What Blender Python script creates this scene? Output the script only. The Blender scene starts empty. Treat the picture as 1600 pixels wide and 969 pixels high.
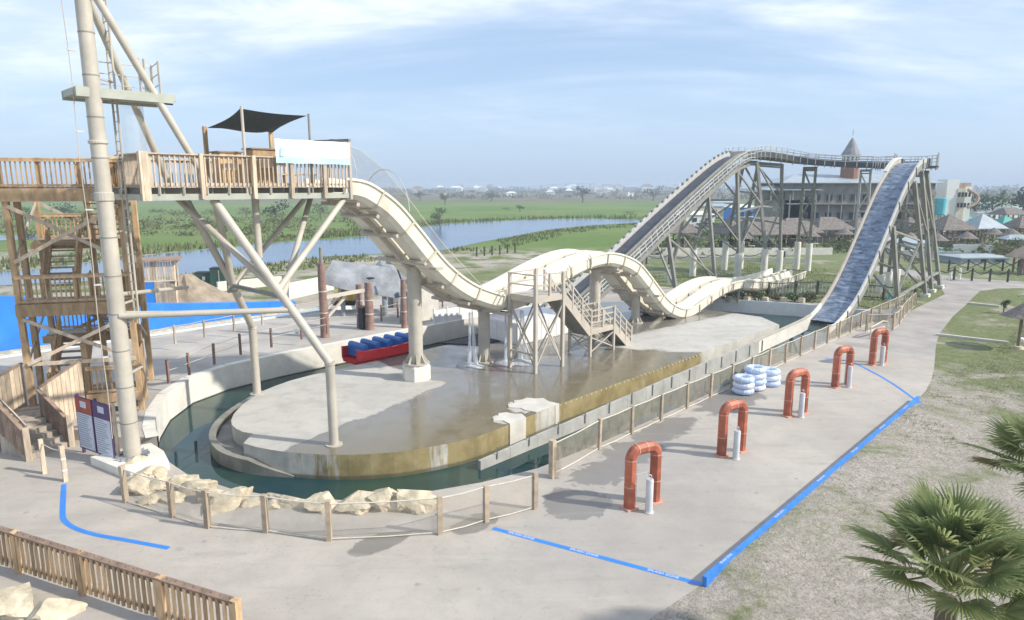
import bpy, math, random
from mathutils import Vector, Matrix, noise as mnoise
from mathutils.geometry import tessellate_polygon
R = math.radians
rnd = random.Random(7)
SC = bpy.context.scene
COL = SC.collection

# ------------------------------------------------------------------ camera
PITCH, FPX, CAMH = R(10.5), 1044.0, 9.0
cam_d = bpy.data.cameras.new('camera')
cam = bpy.data.objects.new('camera', cam_d)
COL.objects.link(cam)
cam.location = (0, 0, CAMH)
cam.rotation_euler = (R(90) - PITCH, 0, 0)
cam_d.sensor_width = 36.0
cam_d.lens = 36.0 * FPX / 1600.0
cam_d.clip_end = 20000
SC.camera = cam

# ------------------------------------------------------------------ light
SUN_AZ = Vector((0.965, -0.26, 0)).normalized()
SUN_EL = R(36)
sun_dir = Vector((SUN_AZ.x * math.cos(SUN_EL), SUN_AZ.y * math.cos(SUN_EL), math.sin(SUN_EL)))
sd = bpy.data.lights.new('sun', 'SUN')
sd.energy = 3.6
sd.angle = R(1.5)
sd.color = (1.0, 0.93, 0.82)
so = bpy.data.objects.new('sun', sd)
COL.objects.link(so)
so.rotation_euler = (-sun_dir).to_track_quat('-Z', 'Y').to_euler()
so.location = (60, -20, 60)

world = bpy.data.worlds.new('World')
SC.world = world
world.use_nodes = True
wn, wl = world.node_tree.nodes, world.node_tree.links
wn.clear()
wo = wn.new('ShaderNodeOutputWorld')
bg = wn.new('ShaderNodeBackground')
sky = wn.new('ShaderNodeTexSky')
sky.sky_type = 'NISHITA'
sky.sun_disc = False
sky.sun_elevation = SUN_EL
sky.sun_rotation = math.atan2(sun_dir.x, sun_dir.y)
sky.air_density = 1.0
sky.dust_density = 1.2
sky.ozone_density = 1.0
SKY_STR = 0.10
bg.inputs['Strength'].default_value = SKY_STR
tc = wn.new('ShaderNodeTexCoord')
sep = wn.new('ShaderNodeSeparateXYZ')
wl.new(tc.outputs['Generated'], sep.inputs[0])


def wmath(op, a, b=None):
    n = wn.new('ShaderNodeMath')
    n.operation = op
    for i, x in enumerate((a, b)):
        if x is None:
            continue
        if isinstance(x, (int, float)):
            n.inputs[i].default_value = x
        else:
            wl.new(x, n.inputs[i])
    return n.outputs[0]


zc = wmath('MAXIMUM', sep.outputs[2], 0.0)
zz = wmath('ADD', zc, 0.16)
cmb = wn.new('ShaderNodeCombineXYZ')
wl.new(wmath('DIVIDE', sep.outputs[0], zz), cmb.inputs[0])
wl.new(wmath('DIVIDE', sep.outputs[1], zz), cmb.inputs[1])


def wnoise(scale, detail, rough, dist, off):
    n = wn.new('ShaderNodeTexNoise')
    n.inputs['Scale'].default_value = scale
    n.inputs['Detail'].default_value = detail
    n.inputs['Roughness'].default_value = rough
    n.inputs['Distortion'].default_value = dist
    m = wn.new('ShaderNodeMapping')
    m.inputs['Location'].default_value = off
    m.inputs['Scale'].default_value = (0.55, 1.0, 1.0)
    wl.new(cmb.outputs[0], m.inputs[0])
    wl.new(m.outputs[0], n.inputs['Vector'])
    return n.outputs['Fac']


def wramp(x, a, b, lo=0.0, hi=1.0):
    n = wn.new('ShaderNodeMapRange')
    n.interpolation_type = 'SMOOTHSTEP'
    n.inputs['From Min'].default_value = a
    n.inputs['From Max'].default_value = b
    n.inputs['To Min'].default_value = lo
    n.inputs['To Max'].default_value = hi
    wl.new(x, n.inputs['Value'])
    return n.outputs[0]


c1 = wramp(wnoise(0.75, 7, 0.58, 0.6, (3.1, 1.7, 0)), 0.28, 0.60)
c2 = wramp(wnoise(2.4, 6, 0.6, 0.3, (9.0, 4.0, 2)), 0.40, 0.75, 0.35, 1.0)
cl = wmath('MULTIPLY', c1, c2)
hi_band = wramp(sep.outputs[2], 0.03, 0.20, 0.0, 1.0)      # clouds thin out towards the horizon haze
veil = wramp(sep.outputs[2], -0.05, 0.45, 0.62, 0.45)
cloud = wmath('MULTIPLY', wmath('MULTIPLY', cl, hi_band), 0.78)
mixv = wn.new('ShaderNodeMix')
mixv.data_type = 'RGBA'
mixv.inputs['B'].default_value = (4.2, 5.9, 8.6, 1)          # thin even veil of high haze
wl.new(sky.outputs[0], mixv.inputs['A'])
wl.new(veil, mixv.inputs['Factor'])
mixc = wn.new('ShaderNodeMix')
mixc.data_type = 'RGBA'
mixc.inputs['B'].default_value = (9.6, 9.9, 10.4, 1)
wl.new(mixv.outputs['Result'], mixc.inputs['A'])
wl.new(cloud, mixc.inputs['Factor'])
wl.new(mixc.outputs['Result'], bg.inputs['Color'])
wl.new(bg.outputs[0], wo.inputs[0])

SC.view_settings.view_transform = 'Standard'
SC.view_settings.look = 'None'
SC.view_settings.gamma = 1.0
SC.view_settings.exposure = 0.45
SC.view_settings.use_curve_mapping = False
SC.render.engine = 'CYCLES'
SC.cycles.use_denoising = True
SC.cycles.max_bounces = 6
SC.cycles.diffuse_bounces = 3
SC.cycles.glossy_bounces = 3
SC.cycles.transmission_bounces = 4
SC.cycles.volume_bounces = 0
SC.cycles.transparent_max_bounces = 16

# ------------------------------------------------------------------ frames
# The park is laid out on one axis: s runs along the slide, t across it to the right.
OX, OY = -4.52, 30.3
E = Vector((0.694, 0.72, 0)).normalized()
N = Vector((0.72, -0.694, 0)).normalized()
UP = Vector((0, 0, 1))
FANG = math.atan2(E.y, E.x)


def S(s, t, z=0.0):
    return Vector((OX, OY, 0)) + E * s + N * t + UP * z


def gat(u, v, z=0.0):
    """survey helper: point of the level z on the photograph's line of sight (u, v)"""
    a, b = (u - 800) / FPX, (v - 484.5) / FPX
    d = Vector((a, math.cos(PITCH) - b * math.sin(PITCH), -math.sin(PITCH) - b * math.cos(PITCH)))
    return Vector((0, 0, CAMH)) + d * ((z - CAMH) / d.z)


def dat(u, v, y):
    a, b = (u - 800) / FPX, (v - 484.5) / FPX
    d = Vector((a, math.cos(PITCH) - b * math.sin(PITCH), -math.sin(PITCH) - b * math.cos(PITCH)))
    return Vector((0, 0, CAMH)) + d * (y / d.y)


# ------------------------------------------------------------------ materials
def new_mat(name):
    m = bpy.data.materials.new(name)
    m.use_nodes = True
    nt = m.node_tree
    return m, nt.nodes, nt.links, nt.nodes['Principled BSDF']


def coord(nodes, links, scale=(1, 1, 1), rot=0.0, kind='Object'):
    t = nodes.new('ShaderNodeTexCoord')
    mp = nodes.new('ShaderNodeMapping')
    mp.inputs['Scale'].default_value = scale
    mp.inputs['Rotation'].default_value = (0, 0, rot)
    links.new(t.outputs[kind], mp.inputs[0])
    return mp.outputs[0]


def tex(nodes, links, vec, scale, detail=4, rough=0.55, dist=0.0):
    n = nodes.new('ShaderNodeTexNoise')
    n.inputs['Scale'].default_value = scale
    n.inputs['Detail'].default_value = detail
    n.inputs['Roughness'].default_value = rough
    n.inputs['Distortion'].default_value = dist
    links.new(vec, n.inputs['Vector'])
    return n.outputs['Fac']


def rng(nodes, links, x, a, b, lo=0.0, hi=1.0):
    n = nodes.new('ShaderNodeMapRange')
    n.interpolation_type = 'SMOOTHSTEP'
    n.inputs['From Min'].default_value = a
    n.inputs['From Max'].default_value = b
    n.inputs['To Min'].default_value = lo
    n.inputs['To Max'].default_value = hi
    links.new(x, n.inputs['Value'])
    return n.outputs[0]


def mixc_(nodes, links, fac, a, b):
    n = nodes.new('ShaderNodeMix')
    n.data_type = 'RGBA'
    for k, x in (('Factor', fac), ('A', a), ('B', b)):
        if isinstance(x, (int, float)):
            n.inputs[k].default_value = x
        elif isinstance(x, tuple):
            n.inputs[k].default_value = (*x, 1) if len(x) == 3 else x
        else:
            links.new(x, n.inputs[k])
    return n.outputs['Result']


def m_(nodes, links, op, a, b=None, c=None):
    n = nodes.new('ShaderNodeMath')
    n.operation = op
    for i, x in enumerate((a, b, c)):
        if x is None:
            continue
        if isinstance(x, (int, float)):
            n.inputs[i].default_value = x
        else:
            links.new(x, n.inputs[i])
    return n.outputs[0]


def bump(nodes, links, h, strength, dist=0.02):
    b = nodes.new('ShaderNodeBump')
    b.inputs['Strength'].default_value = strength
    b.inputs['Distance'].default_value = dist
    links.new(h, b.inputs['Height'])
    return b.outputs[0]


def simple(name, col, rough=0.6, var=0.18, scale=3.0, metal=0.0, bmp=0.0, spec=0.5, stain=None, per_obj=0.0, stretch=(1, 1, 1)):
    m, nd, lk, p = new_mat(name)
    v = coord(nd, lk, stretch)
    f = rng(nd, lk, tex(nd, lk, v, scale, 6, 0.62), 0.3, 0.72)
    c = mixc_(nd, lk, f, tuple(x * (1 - var) for x in col), tuple(min(1, x * (1 + var)) for x in col))
    if stain:
        f2 = rng(nd, lk, tex(nd, lk, coord(nd, lk, (1, 1, 0.35)), scale * 0.7, 7, 0.7, 0.4), 0.56, 0.75, 0, 0.7)
        c = mixc_(nd, lk, f2, c, stain)
    if per_obj:
        oi = nd.new('ShaderNodeObjectInfo')
        k = rng(nd, lk, oi.outputs['Random'], 0, 1, 1 - per_obj, 1 + per_obj)
        mm = nd.new('ShaderNodeMix')
        mm.data_type = 'RGBA'
        mm.blend_type = 'MULTIPLY'
        mm.inputs['Factor'].default_value = 1
        lk.new(c, mm.inputs['A'])
        lk.new(k, mm.inputs['B'])
        c = mm.outputs['Result']
    lk.new(c, p.inputs['Base Color'])
    p.inputs['Roughness'].default_value = rough
    p.inputs['Metallic'].default_value = metal
    p.inputs['Specular IOR Level'].default_value = spec
    if bmp:
        lk.new(bump(nd, lk, tex(nd, lk, coord(nd, lk, stretch), scale * 4, 5, 0.6), bmp), p.inputs['Normal'])
    return m


M = {}
M['steel_beige'] = simple('painted_beige_steel', (0.49, 0.455, 0.385), 0.5, 0.12, 1.2, stain=(0.33, 0.285, 0.22))
M['steel_green'] = simple('painted_grey_green_steel', (0.40, 0.42, 0.36), 0.55, 0.10, 1.5)
M['steel_dark'] = simple('weathered_dark_steel', (0.26, 0.26, 0.235), 0.6, 0.15, 1.0, stain=(0.17, 0.14, 0.11))
M['track_steel'] = simple('dark_track_steel', (0.115, 0.118, 0.12), 0.6, 0.2, 1.0, stain=(0.2, 0.19, 0.17))
M['steel_taupe'] = simple('painted_taupe_steel', (0.50, 0.45, 0.38), 0.5, 0.1, 1.5)
M['galv'] = simple('galvanised_grey', (0.50, 0.51, 0.50), 0.5, 0.12, 3.0)
M['fibreglass'] = simple('white_fibreglass', (0.79, 0.75, 0.63), 0.35, 0.08, 1.3, stain=(0.52, 0.46, 0.34))
M['flange'] = simple('fibreglass_flange', (0.58, 0.53, 0.42), 0.5, 0.08, 2.0)
M['wood'] = simple('pressure_treated_pine', (0.48, 0.33, 0.185), 0.8, 0.25, 3.0, bmp=0.3, per_obj=0.22, stretch=(2.0, 2.0, 0.6))
M['wood_pale'] = simple('weathered_pale_pine', (0.56, 0.46, 0.345), 0.8, 0.2, 3.0, bmp=0.3, per_obj=0.18, stretch=(2.0, 2.0, 0.6))
M['wood_grey'] = simple('silvered_grey_timber', (0.40, 0.35, 0.29), 0.85, 0.22, 3.0, bmp=0.3, per_obj=0.2, stretch=(2.0, 2.0, 0.6))
M['wood_dark'] = simple('brown_weathered_rail_timber', (0.27, 0.19, 0.14), 0.85, 0.25, 3.0, bmp=0.3, per_obj=0.15)
M['wood_slat'] = simple('warm_brown_picket', (0.54, 0.37, 0.205), 0.8, 0.35, 2.0, bmp=0.4, per_obj=0.38, stretch=(2, 2, 0.5))
M['post_wood'] = simple('fence_post_timber', (0.42, 0.34, 0.25), 0.85, 0.22, 3.0, bmp=0.3, per_obj=0.15)
M['post_red'] = simple('redwood_rope_post', (0.24, 0.145, 0.12), 0.8, 0.2, 4.0, per_obj=0.15)
M['trunk_red'] = simple('red_brown_log', (0.285, 0.185, 0.155), 0.85, 0.25, 3.0, bmp=0.5)
M['rope'] = simple('pale_rope', (0.60, 0.56, 0.48), 0.9, 0.1, 8.0)
M['blue_paint'] = simple('bright_blue_paint', (0.03, 0.22, 0.72), 0.45, 0.10, 0.8, stain=(0.06, 0.28, 0.74))
M['blue_curb'] = simple('blue_curb_paint', (0.04, 0.22, 0.66), 0.5, 0.14, 2.5, stain=(0.12, 0.33, 0.70))
M['white_paint'] = simple('white_paint', (0.80, 0.80, 0.78), 0.6, 0.06, 2.0, stain=(0.6, 0.58, 0.53))
M['white_clean'] = simple('clean_white_pvc', (0.78, 0.79, 0.80), 0.4, 0.04, 3.0)
M['banner'] = simple('banner_vinyl', (0.86, 0.87, 0.87), 0.4, 0.02, 1.0)
M['banner_blue'] = simple('banner_aqua_print', (0.50, 0.78, 0.88), 0.4, 0.12, 2.0)
M['orange'] = simple('orange_red_fibreglass', (0.40, 0.115, 0.062), 0.5, 0.26, 2.6, stain=(0.25, 0.06, 0.04), per_obj=0.16)
M['orange_seam'] = simple('pale_orange_seam', (0.62, 0.34, 0.25), 0.6, 0.1, 3.0)
M['red_boat'] = simple('red_gelcoat', (0.60, 0.022, 0.028), 0.25, 0.12, 1.5)
M['dark_red'] = simple('dark_red_gelcoat', (0.16, 0.02, 0.02), 0.5, 0.15, 1.5)
M['blue_seat'] = simple('blue_seat_foam', (0.015, 0.13, 0.42), 0.45, 0.08, 4.0)
M['shade_cloth'] = simple('dark_shade_cloth', (0.065, 0.085, 0.095), 0.9, 0.12, 6.0)
M['belt'] = simple('dark_conveyor_belt', (0.055, 0.065, 0.085), 0.5, 0.3, 1.5, stain=(0.10, 0.11, 0.13))
M['black'] = simple('dark_rubber', (0.03, 0.03, 0.035), 0.7, 0.2, 4.0)  # one even near-black for rubber, bin, pipes and apron
M['tube_blue'] = simple('pale_blue_vinyl', (0.52, 0.64, 0.84), 0.3, 0.08, 3.0)
M['tube_white'] = simple('clear_white_vinyl', (0.70, 0.76, 0.86), 0.3, 0.05, 3.0)
M['rock'] = simple('cream_limestone', (0.56, 0.49, 0.36), 0.9, 0.32, 2.6, bmp=1.0, stain=(0.30, 0.25, 0.18))
M['rock_grey'] = simple('grey_rockwork', (0.255, 0.275, 0.30), 0.85, 0.35, 0.7, bmp=0.8, stain=(0.36, 0.34, 0.30))
M['conc_wall'] = simple('pale_concrete_wall', (0.58, 0.56, 0.50), 0.85, 0.13, 1.3, bmp=0.25, stain=(0.38, 0.36, 0.30))
M['conc_grey'] = simple('grey_cast_concrete', (0.40, 0.40, 0.375), 0.85, 0.16, 1.3, bmp=0.25, stain=(0.24, 0.235, 0.20))
M['conc_wet'] = simple('damp_stained_concrete', (0.255, 0.245, 0.21), 0.6, 0.25, 1.6, bmp=0.2, stain=(0.13, 0.12, 0.09))
M['conc_white'] = simple('whitewashed_concrete', (0.72, 0.70, 0.63), 0.8, 0.10, 1.0, bmp=0.2, stain=(0.50, 0.48, 0.42))
M['crevice_shade'] = simple('crevice_shade_rock', (0.07, 0.075, 0.085), 0.9, 0.2, 2.0)  # near-black colour carrying the shade inside the canopy hole
M['bollard_paint'] = simple('worn_pale_grey_paint', (0.58, 0.60, 0.61), 0.45, 0.08, 3.0, stain=(0.42, 0.42, 0.40))
M['green_dark'] = simple('dark_green_paint', (0.03, 0.085, 0.06), 0.6, 0.2, 3.0)
M['brick'] = simple('red_brick', (0.27, 0.14, 0.095), 0.85, 0.2, 4.0)
M['roof_grey'] = simple('grey_shingle', (0.27, 0.27, 0.29), 0.85, 0.2, 2.0)
M['roof_metal'] = simple('blue_grey_metal_roof', (0.34, 0.40, 0.44), 0.5, 0.12, 0.7)
M['teal_roof'] = simple('teal_canvas', (0.05, 0.36, 0.29), 0.6, 0.12, 2.0)
M['teal_tank'] = simple('turquoise_paint', (0.10, 0.50, 0.56), 0.5, 0.1, 2.0)
M['thatch'] = simple('grey_brown_thatch', (0.19, 0.168, 0.150), 0.95, 0.35, 3.0, bmp=0.8)
M['build_wall'] = simple('grey_brown_render', (0.29, 0.272, 0.255), 0.85, 0.25, 0.6)
M['cream'] = simple('cream_render', (0.60, 0.55, 0.46), 0.85, 0.12, 0.8)
M['tan'] = simple('tan_render', (0.42, 0.32, 0.24), 0.85, 0.2, 0.8)
M['glass_dark'] = simple('dark_window', (0.04, 0.05, 0.06), 0.15, 0.2, 0.5)
M['bark'] = simple('tree_bark', (0.16, 0.12, 0.085), 0.9, 0.25, 4.0, bmp=0.6)
M['yellow'] = simple('yellow_paint', (0.55, 0.36, 0.04), 0.5, 0.15, 2.0)
M['fence_dark'] = simple('dark_green_fence', (0.06, 0.065, 0.055), 0.7, 0.2, 2.0)
M['roof_tile'] = simple('far_roof', (0.24, 0.17, 0.15), 0.85, 0.2, 2.0)
M['sign_red'] = simple('sign_red_print', (0.36, 0.075, 0.045), 0.5, 0.15, 5.0)
M['sign_purple'] = simple('sign_dark_purple_print', (0.085, 0.045, 0.14), 0.5, 0.15, 5.0)
M['sign_white'] = simple('sign_pale_panel', (0.55, 0.60, 0.68), 0.5, 0.04, 5.0)
M['sign_ink'] = simple('sign_grey_ink', (0.20, 0.24, 0.34), 0.6, 0.05, 5.0)
M['dirt'] = simple('brown_dirt', (0.33, 0.27, 0.20), 0.95, 0.25, 1.2, bmp=0.7)
M['car_white'] = simple('white_car_paint', (0.75, 0.75, 0.75), 0.25, 0.03, 1.0)
M['car_dark'] = simple('dark_car_paint', (0.10, 0.11, 0.13), 0.25, 0.05, 1.0)


def leaf_mat(name, c1, c2, trans=0.3, scale=1.2):
    m, nd, lk, p = new_mat(name)
    oi = nd.new('ShaderNodeObjectInfo')
    ge = nd.new('ShaderNodeNewGeometry')
    f = tex(nd, lk, coord(nd, lk), scale, 3)
    fac = m_(nd, lk, 'ADD', m_(nd, lk, 'MULTIPLY', ge.outputs['Random Per Island'], 0.6), m_(nd, lk, 'MULTIPLY', f, 0.4))
    c = mixc_(nd, lk, fac, c1, c2)
    lk.new(c, p.inputs['Base Color'])
    p.inputs['Roughness'].default_value = 0.6
    tr = nd.new('ShaderNodeBsdfTranslucent')
    lk.new(c, tr.inputs['Color'])
    mx = nd.new('ShaderNodeMixShader')
    mx.inputs[0].default_value = trans
    lk.new(p.outputs[0], mx.inputs[1])
    lk.new(tr.outputs[0], mx.inputs[2])
    lk.new(mx.outputs[0], nd['Material Output'].inputs['Surface'])
    return m


M['leaf_palm'] = leaf_mat('fan_palm_leaf', (0.19, 0.27, 0.11), (0.50, 0.52, 0.26), 0.55)
M['leaf_dry'] = leaf_mat('dry_palm_leaf', (0.30, 0.24, 0.12), (0.42, 0.35, 0.19), 0.2)
M['leaf_dark'] = leaf_mat('dark_evergreen_leaf', (0.020, 0.040, 0.018), (0.060, 0.090, 0.035), 0.2)
M['leaf_mid'] = leaf_mat('bush_leaf', (0.035, 0.075, 0.022), (0.095, 0.145, 0.045), 0.25)
M['leaf_olive'] = leaf_mat('olive_leaf', (0.075, 0.085, 0.035), (0.16, 0.16, 0.075), 0.25)
M['grass_green'] = leaf_mat('grass_blade', (0.12, 0.165, 0.050), (0.26, 0.285, 0.12), 0.4, 0.5)
M['grass_dry'] = leaf_mat('dry_grass_blade', (0.32, 0.28, 0.20), (0.52, 0.47, 0.36), 0.4, 0.5)
M['reed'] = leaf_mat('reed_blade', (0.06, 0.11, 0.028), (0.22, 0.21, 0.08), 0.3, 0.05)
M['petiole'] = simple('palm_petiole', (0.27, 0.31, 0.12), 0.6, 0.2, 3.0)


def st_coords(nd, lk):
    """(t, s) of the park frame from world position"""
    g = nd.new('ShaderNodeNewGeometry')
    sub = nd.new('ShaderNodeVectorMath')
    sub.operation = 'SUBTRACT'
    sub.inputs[1].default_value = (OX, OY, 0)
    lk.new(g.outputs['Position'], sub.inputs[0])
    out = []
    for ax in (E, N):
        d = nd.new('ShaderNodeVectorMath')
        d.operation = 'DOT_PRODUCT'
        d.inputs[1].default_value = ax
        lk.new(sub.outputs[0], d.inputs[0])
        out.append(d.outputs['Value'])
    return out[0], out[1], g.outputs['Position']


def blob(nd, lk, s, t, nz, cs, ct, rs, rt, amp=0.8, soft=0.12):
    """soft-edged ragged patch round (cs, ct)"""
    a = m_(nd, lk, 'DIVIDE', m_(nd, lk, 'SUBTRACT', s, cs), rs)
    b = m_(nd, lk, 'DIVIDE', m_(nd, lk, 'SUBTRACT', t, ct), rt)
    d = m_(nd, lk, 'SQRT', m_(nd, lk, 'ADD', m_(nd, lk, 'MULTIPLY', a, a), m_(nd, lk, 'MULTIPLY', b, b)))
    d = m_(nd, lk, 'ADD', d, m_(nd, lk, 'MULTIPLY', m_(nd, lk, 'SUBTRACT', nz, 0.5), amp))
    return rng(nd, lk, d, 1.0 - soft, 1.0 + soft, 1.0, 0.0)


def concrete_mat():
    m, nd, lk, p = new_mat('plaza_concrete')
    s, t, pos = st_coords(nd, lk)
    big = tex(nd, lk, pos, 0.16, 5, 0.6, 0.5)
    mid = tex(nd, lk, pos, 0.9, 6, 0.65, 0.2)
    fine = tex(nd, lk, pos, 9.0, 5, 0.7)
    c = mixc_(nd, lk, rng(nd, lk, big, 0.3, 0.7), (0.405, 0.368, 0.325), (0.495, 0.455, 0.402))
    c = mixc_(nd, lk, rng(nd, lk, mid, 0.35, 0.75, 0, 0.5), c, (0.315, 0.298, 0.27))
    c = mixc_(nd, lk, rng(nd, lk, fine, 0.55, 0.75, 0, 0.5), c, (0.24, 0.225, 0.205))
    # dirty tracks and spots
    sp = nd.new('ShaderNodeTexVoronoi')
    sp.inputs['Scale'].default_value = 0.9
    lk.new(pos, sp.inputs['Vector'])
    c = mixc_(nd, lk, rng(nd, lk, sp.outputs['Distance'], 0.03, 0.09, 0.55, 0.0), c, (0.22, 0.21, 0.2))
    wob = tex(nd, lk, pos, 0.45, 5, 0.6, 0.6)
    wob2 = tex(nd, lk, pos, 1.1, 4, 0.6, 1.2)
    # hairline cracks
    cr = tex(nd, lk, pos, 0.32, 4, 0.6, 0.0)
    crk = rng(nd, lk, m_(nd, lk, 'ABSOLUTE', m_(nd, lk, 'SUBTRACT', cr, 0.5)), 0.0, 0.0025, 0.22, 0.0)
    c = mixc_(nd, lk, crk, c, (0.2, 0.19, 0.18))
    # wet splashes along the mesh fence
    ws = [blob(nd, lk, s, t, wob2, -4.5, 13.15, 1.0, 0.95, 1.1, 0.04), blob(nd, lk, s, t, wob2, -2.2, 12.5, 1.6, 0.75, 2.4, 0.05), blob(nd, lk, s, t, wob2, -9.6, 10.85, 0.9, 0.42, 0.8, 0.08), blob(nd, lk, s, t, wob2, -7.3, 11.9, 0.75, 0.45, 0.9, 0.08),
          blob(nd, lk, s, t, wob2, 2.6, 11.9, 2.0, 0.7, 1.5), blob(nd, lk, s, t, wob2, -0.2, 12.2, 1.2, 0.9, 1.8),
          blob(nd, lk, s, t, wob2, 7.5, 12.0, 2.4, 0.9, 1.9)]
    w = ws[0]
    for x in ws[1:]:
        w = m_(nd, lk, 'MAXIMUM', w, x)
    c = mixc_(nd, lk, m_(nd, lk, 'MULTIPLY', w, 0.74), c, (0.15, 0.14, 0.125))
    mp2 = nd.new('ShaderNodeMapping')
    mp2.inputs['Rotation'].default_value = (0, 0, -0.5)
    mp2.inputs['Scale'].default_value = (0.25, 2.2, 1)
    lk.new(pos, mp2.inputs[0])
    strk = tex(nd, lk, mp2.outputs[0], 0.8, 6, 0.7, 0.3)
    c = mixc_(nd, lk, rng(nd, lk, strk, 0.52, 0.72, 0, 0.38), c, (0.27, 0.255, 0.235))
    c = mixc_(nd, lk, rng(nd, lk, strk, 0.45, 0.28, 0, 0.35), c, (0.55, 0.515, 0.455))
    pit = tex(nd, lk, pos, 3.4, 6, 0.72, 0.4)
    c = mixc_(nd, lk, rng(nd, lk, pit, 0.57, 0.70, 0, 0.4), c, (0.25, 0.235, 0.215))
    # damp bloom in the splash zone, deepened to paint in faint shadows
    z = blob(nd, lk, s, t, wob, -3.0, 14.6, 5.5, 2.8, 1.4, 0.4)
    c = mixc_(nd, lk, m_(nd, lk, 'MULTIPLY', z, 0.32), c, (0.26, 0.26, 0.265))
    lk.new(c, p.inputs['Base Color'])
    lk.new(rng(nd, lk, w, 0, 1, 0.85, 0.45), p.inputs['Roughness'])
    p.inputs['Specular IOR Level'].default_value = 0.35
    lk.new(bump(nd, lk, fine, 0.25, 0.01), p.inputs['Normal'])
    return m


def island_mat():
    m, nd, lk, p = new_mat('island_concrete')
    s, t, pos = st_coords(nd, lk)
    big = tex(nd, lk, pos, 0.25, 5, 0.6, 0.4)
    mid = tex(nd, lk, pos, 1.1, 6, 0.65, 0.2)
    fine = tex(nd, lk, pos, 10.0, 4, 0.7)
    c = mixc_(nd, lk, rng(nd, lk, big, 0.3, 0.7), (0.455, 0.44, 0.40), (0.535, 0.515, 0.465))
    c = mixc_(nd, lk, rng(nd, lk, mid, 0.42, 0.68, 0, 0.6), c, (0.36, 0.345, 0.315))
    c = mixc_(nd, lk, rng(nd, lk, fine, 0.55, 0.75, 0, 0.45), c, (0.32, 0.30, 0.27))
    # wet sheet: starts on a ragged line left of the first column and ends by the stairs
    wob = m_(nd, lk, 'MULTIPLY', m_(nd, lk, 'SUBTRACT', tex(nd, lk, pos, 0.5, 6, 0.62, 0.9), 0.5), 3.4)
    a1 = m_(nd, lk, 'SUBTRACT', m_(nd, lk, 'ADD', t, m_(nd, lk, 'MULTIPLY', s, 0.23)), 1.65)
    a2 = m_(nd, lk, 'SUBTRACT', s, 0.55)
    a = m_(nd, lk, 'ADD', m_(nd, lk, 'MAXIMUM', a1, a2), m_(nd, lk, 'MULTIPLY', wob, 0.42))
    left = rng(nd, lk, a, -0.07, 0.07)
    b = m_(nd, lk, 'ADD', m_(nd, lk, 'SUBTRACT', s, m_(nd, lk, 'MULTIPLY', t, 0.55)), m_(nd, lk, 'MULTIPLY', wob, 0.7))
    right = rng(nd, lk, b, 9.6, 10.2, 1.0, 0.0)
    far = rng(nd, lk, m_(nd, lk, 'ADD', m_(nd, lk, 'SUBTRACT', t, m_(nd, lk, 'MULTIPLY', s, 0.13)), m_(nd, lk, 'MULTIPLY', wob, 0.4)), -0.25, 0.1, 1.0, 0.0)  # under the slide
    wet = m_(nd, lk, 'MULTIPLY', left, m_(nd, lk, 'MAXIMUM', right, far))
    dn = tex(nd, lk, pos, 1.6, 5, 0.65, 0.8)
    dry = m_(nd, lk, 'MAXIMUM', blob(nd, lk, s, t, dn, 0.75, 6.35, 0.95, 0.75, 1.3, 0.06), blob(nd, lk, s, t, dn, -0.95, 6.95, 0.6, 0.6, 1.3, 0.06))
    wet = m_(nd, lk, 'MULTIPLY', wet, m_(nd, lk, 'SUBTRACT', 1.0, dry))
    # the front and right parts of the wet floor are browner with algae
    alg = rng(nd, lk, m_(nd, lk, 'ADD', t, m_(nd, lk, 'MULTIPLY', wob, 0.5)), 2.2, 6.4)
    wc = mixc_(nd, lk, alg, (0.165, 0.158, 0.145), (0.150, 0.122, 0.062))
    wc = mixc_(nd, lk, rng(nd, lk, mid, 0.4, 0.7, 0, 0.5), wc, (0.185, 0.165, 0.115))
    c = mixc_(nd, lk, m_(nd, lk, 'MULTIPLY', wet, 0.9), c, wc)
    lk.new(c, p.inputs['Base Color'])
    rr = m_(nd, lk, 'ADD', 0.09, m_(nd, lk, 'MULTIPLY', rng(nd, lk, mid, 0.35, 0.7), 0.2))
    lk.new(m_(nd, lk, 'ADD', m_(nd, lk, 'MULTIPLY', m_(nd, lk, 'SUBTRACT', 1.0, wet), 0.65), rr), p.inputs['Roughness'])
    lk.new(bump(nd, lk, m_(nd, lk, 'MULTIPLY', fine, m_(nd, lk, 'SUBTRACT', 1.05, wet)), 0.25, 0.008), p.inputs['Normal'])
    return m


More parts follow.
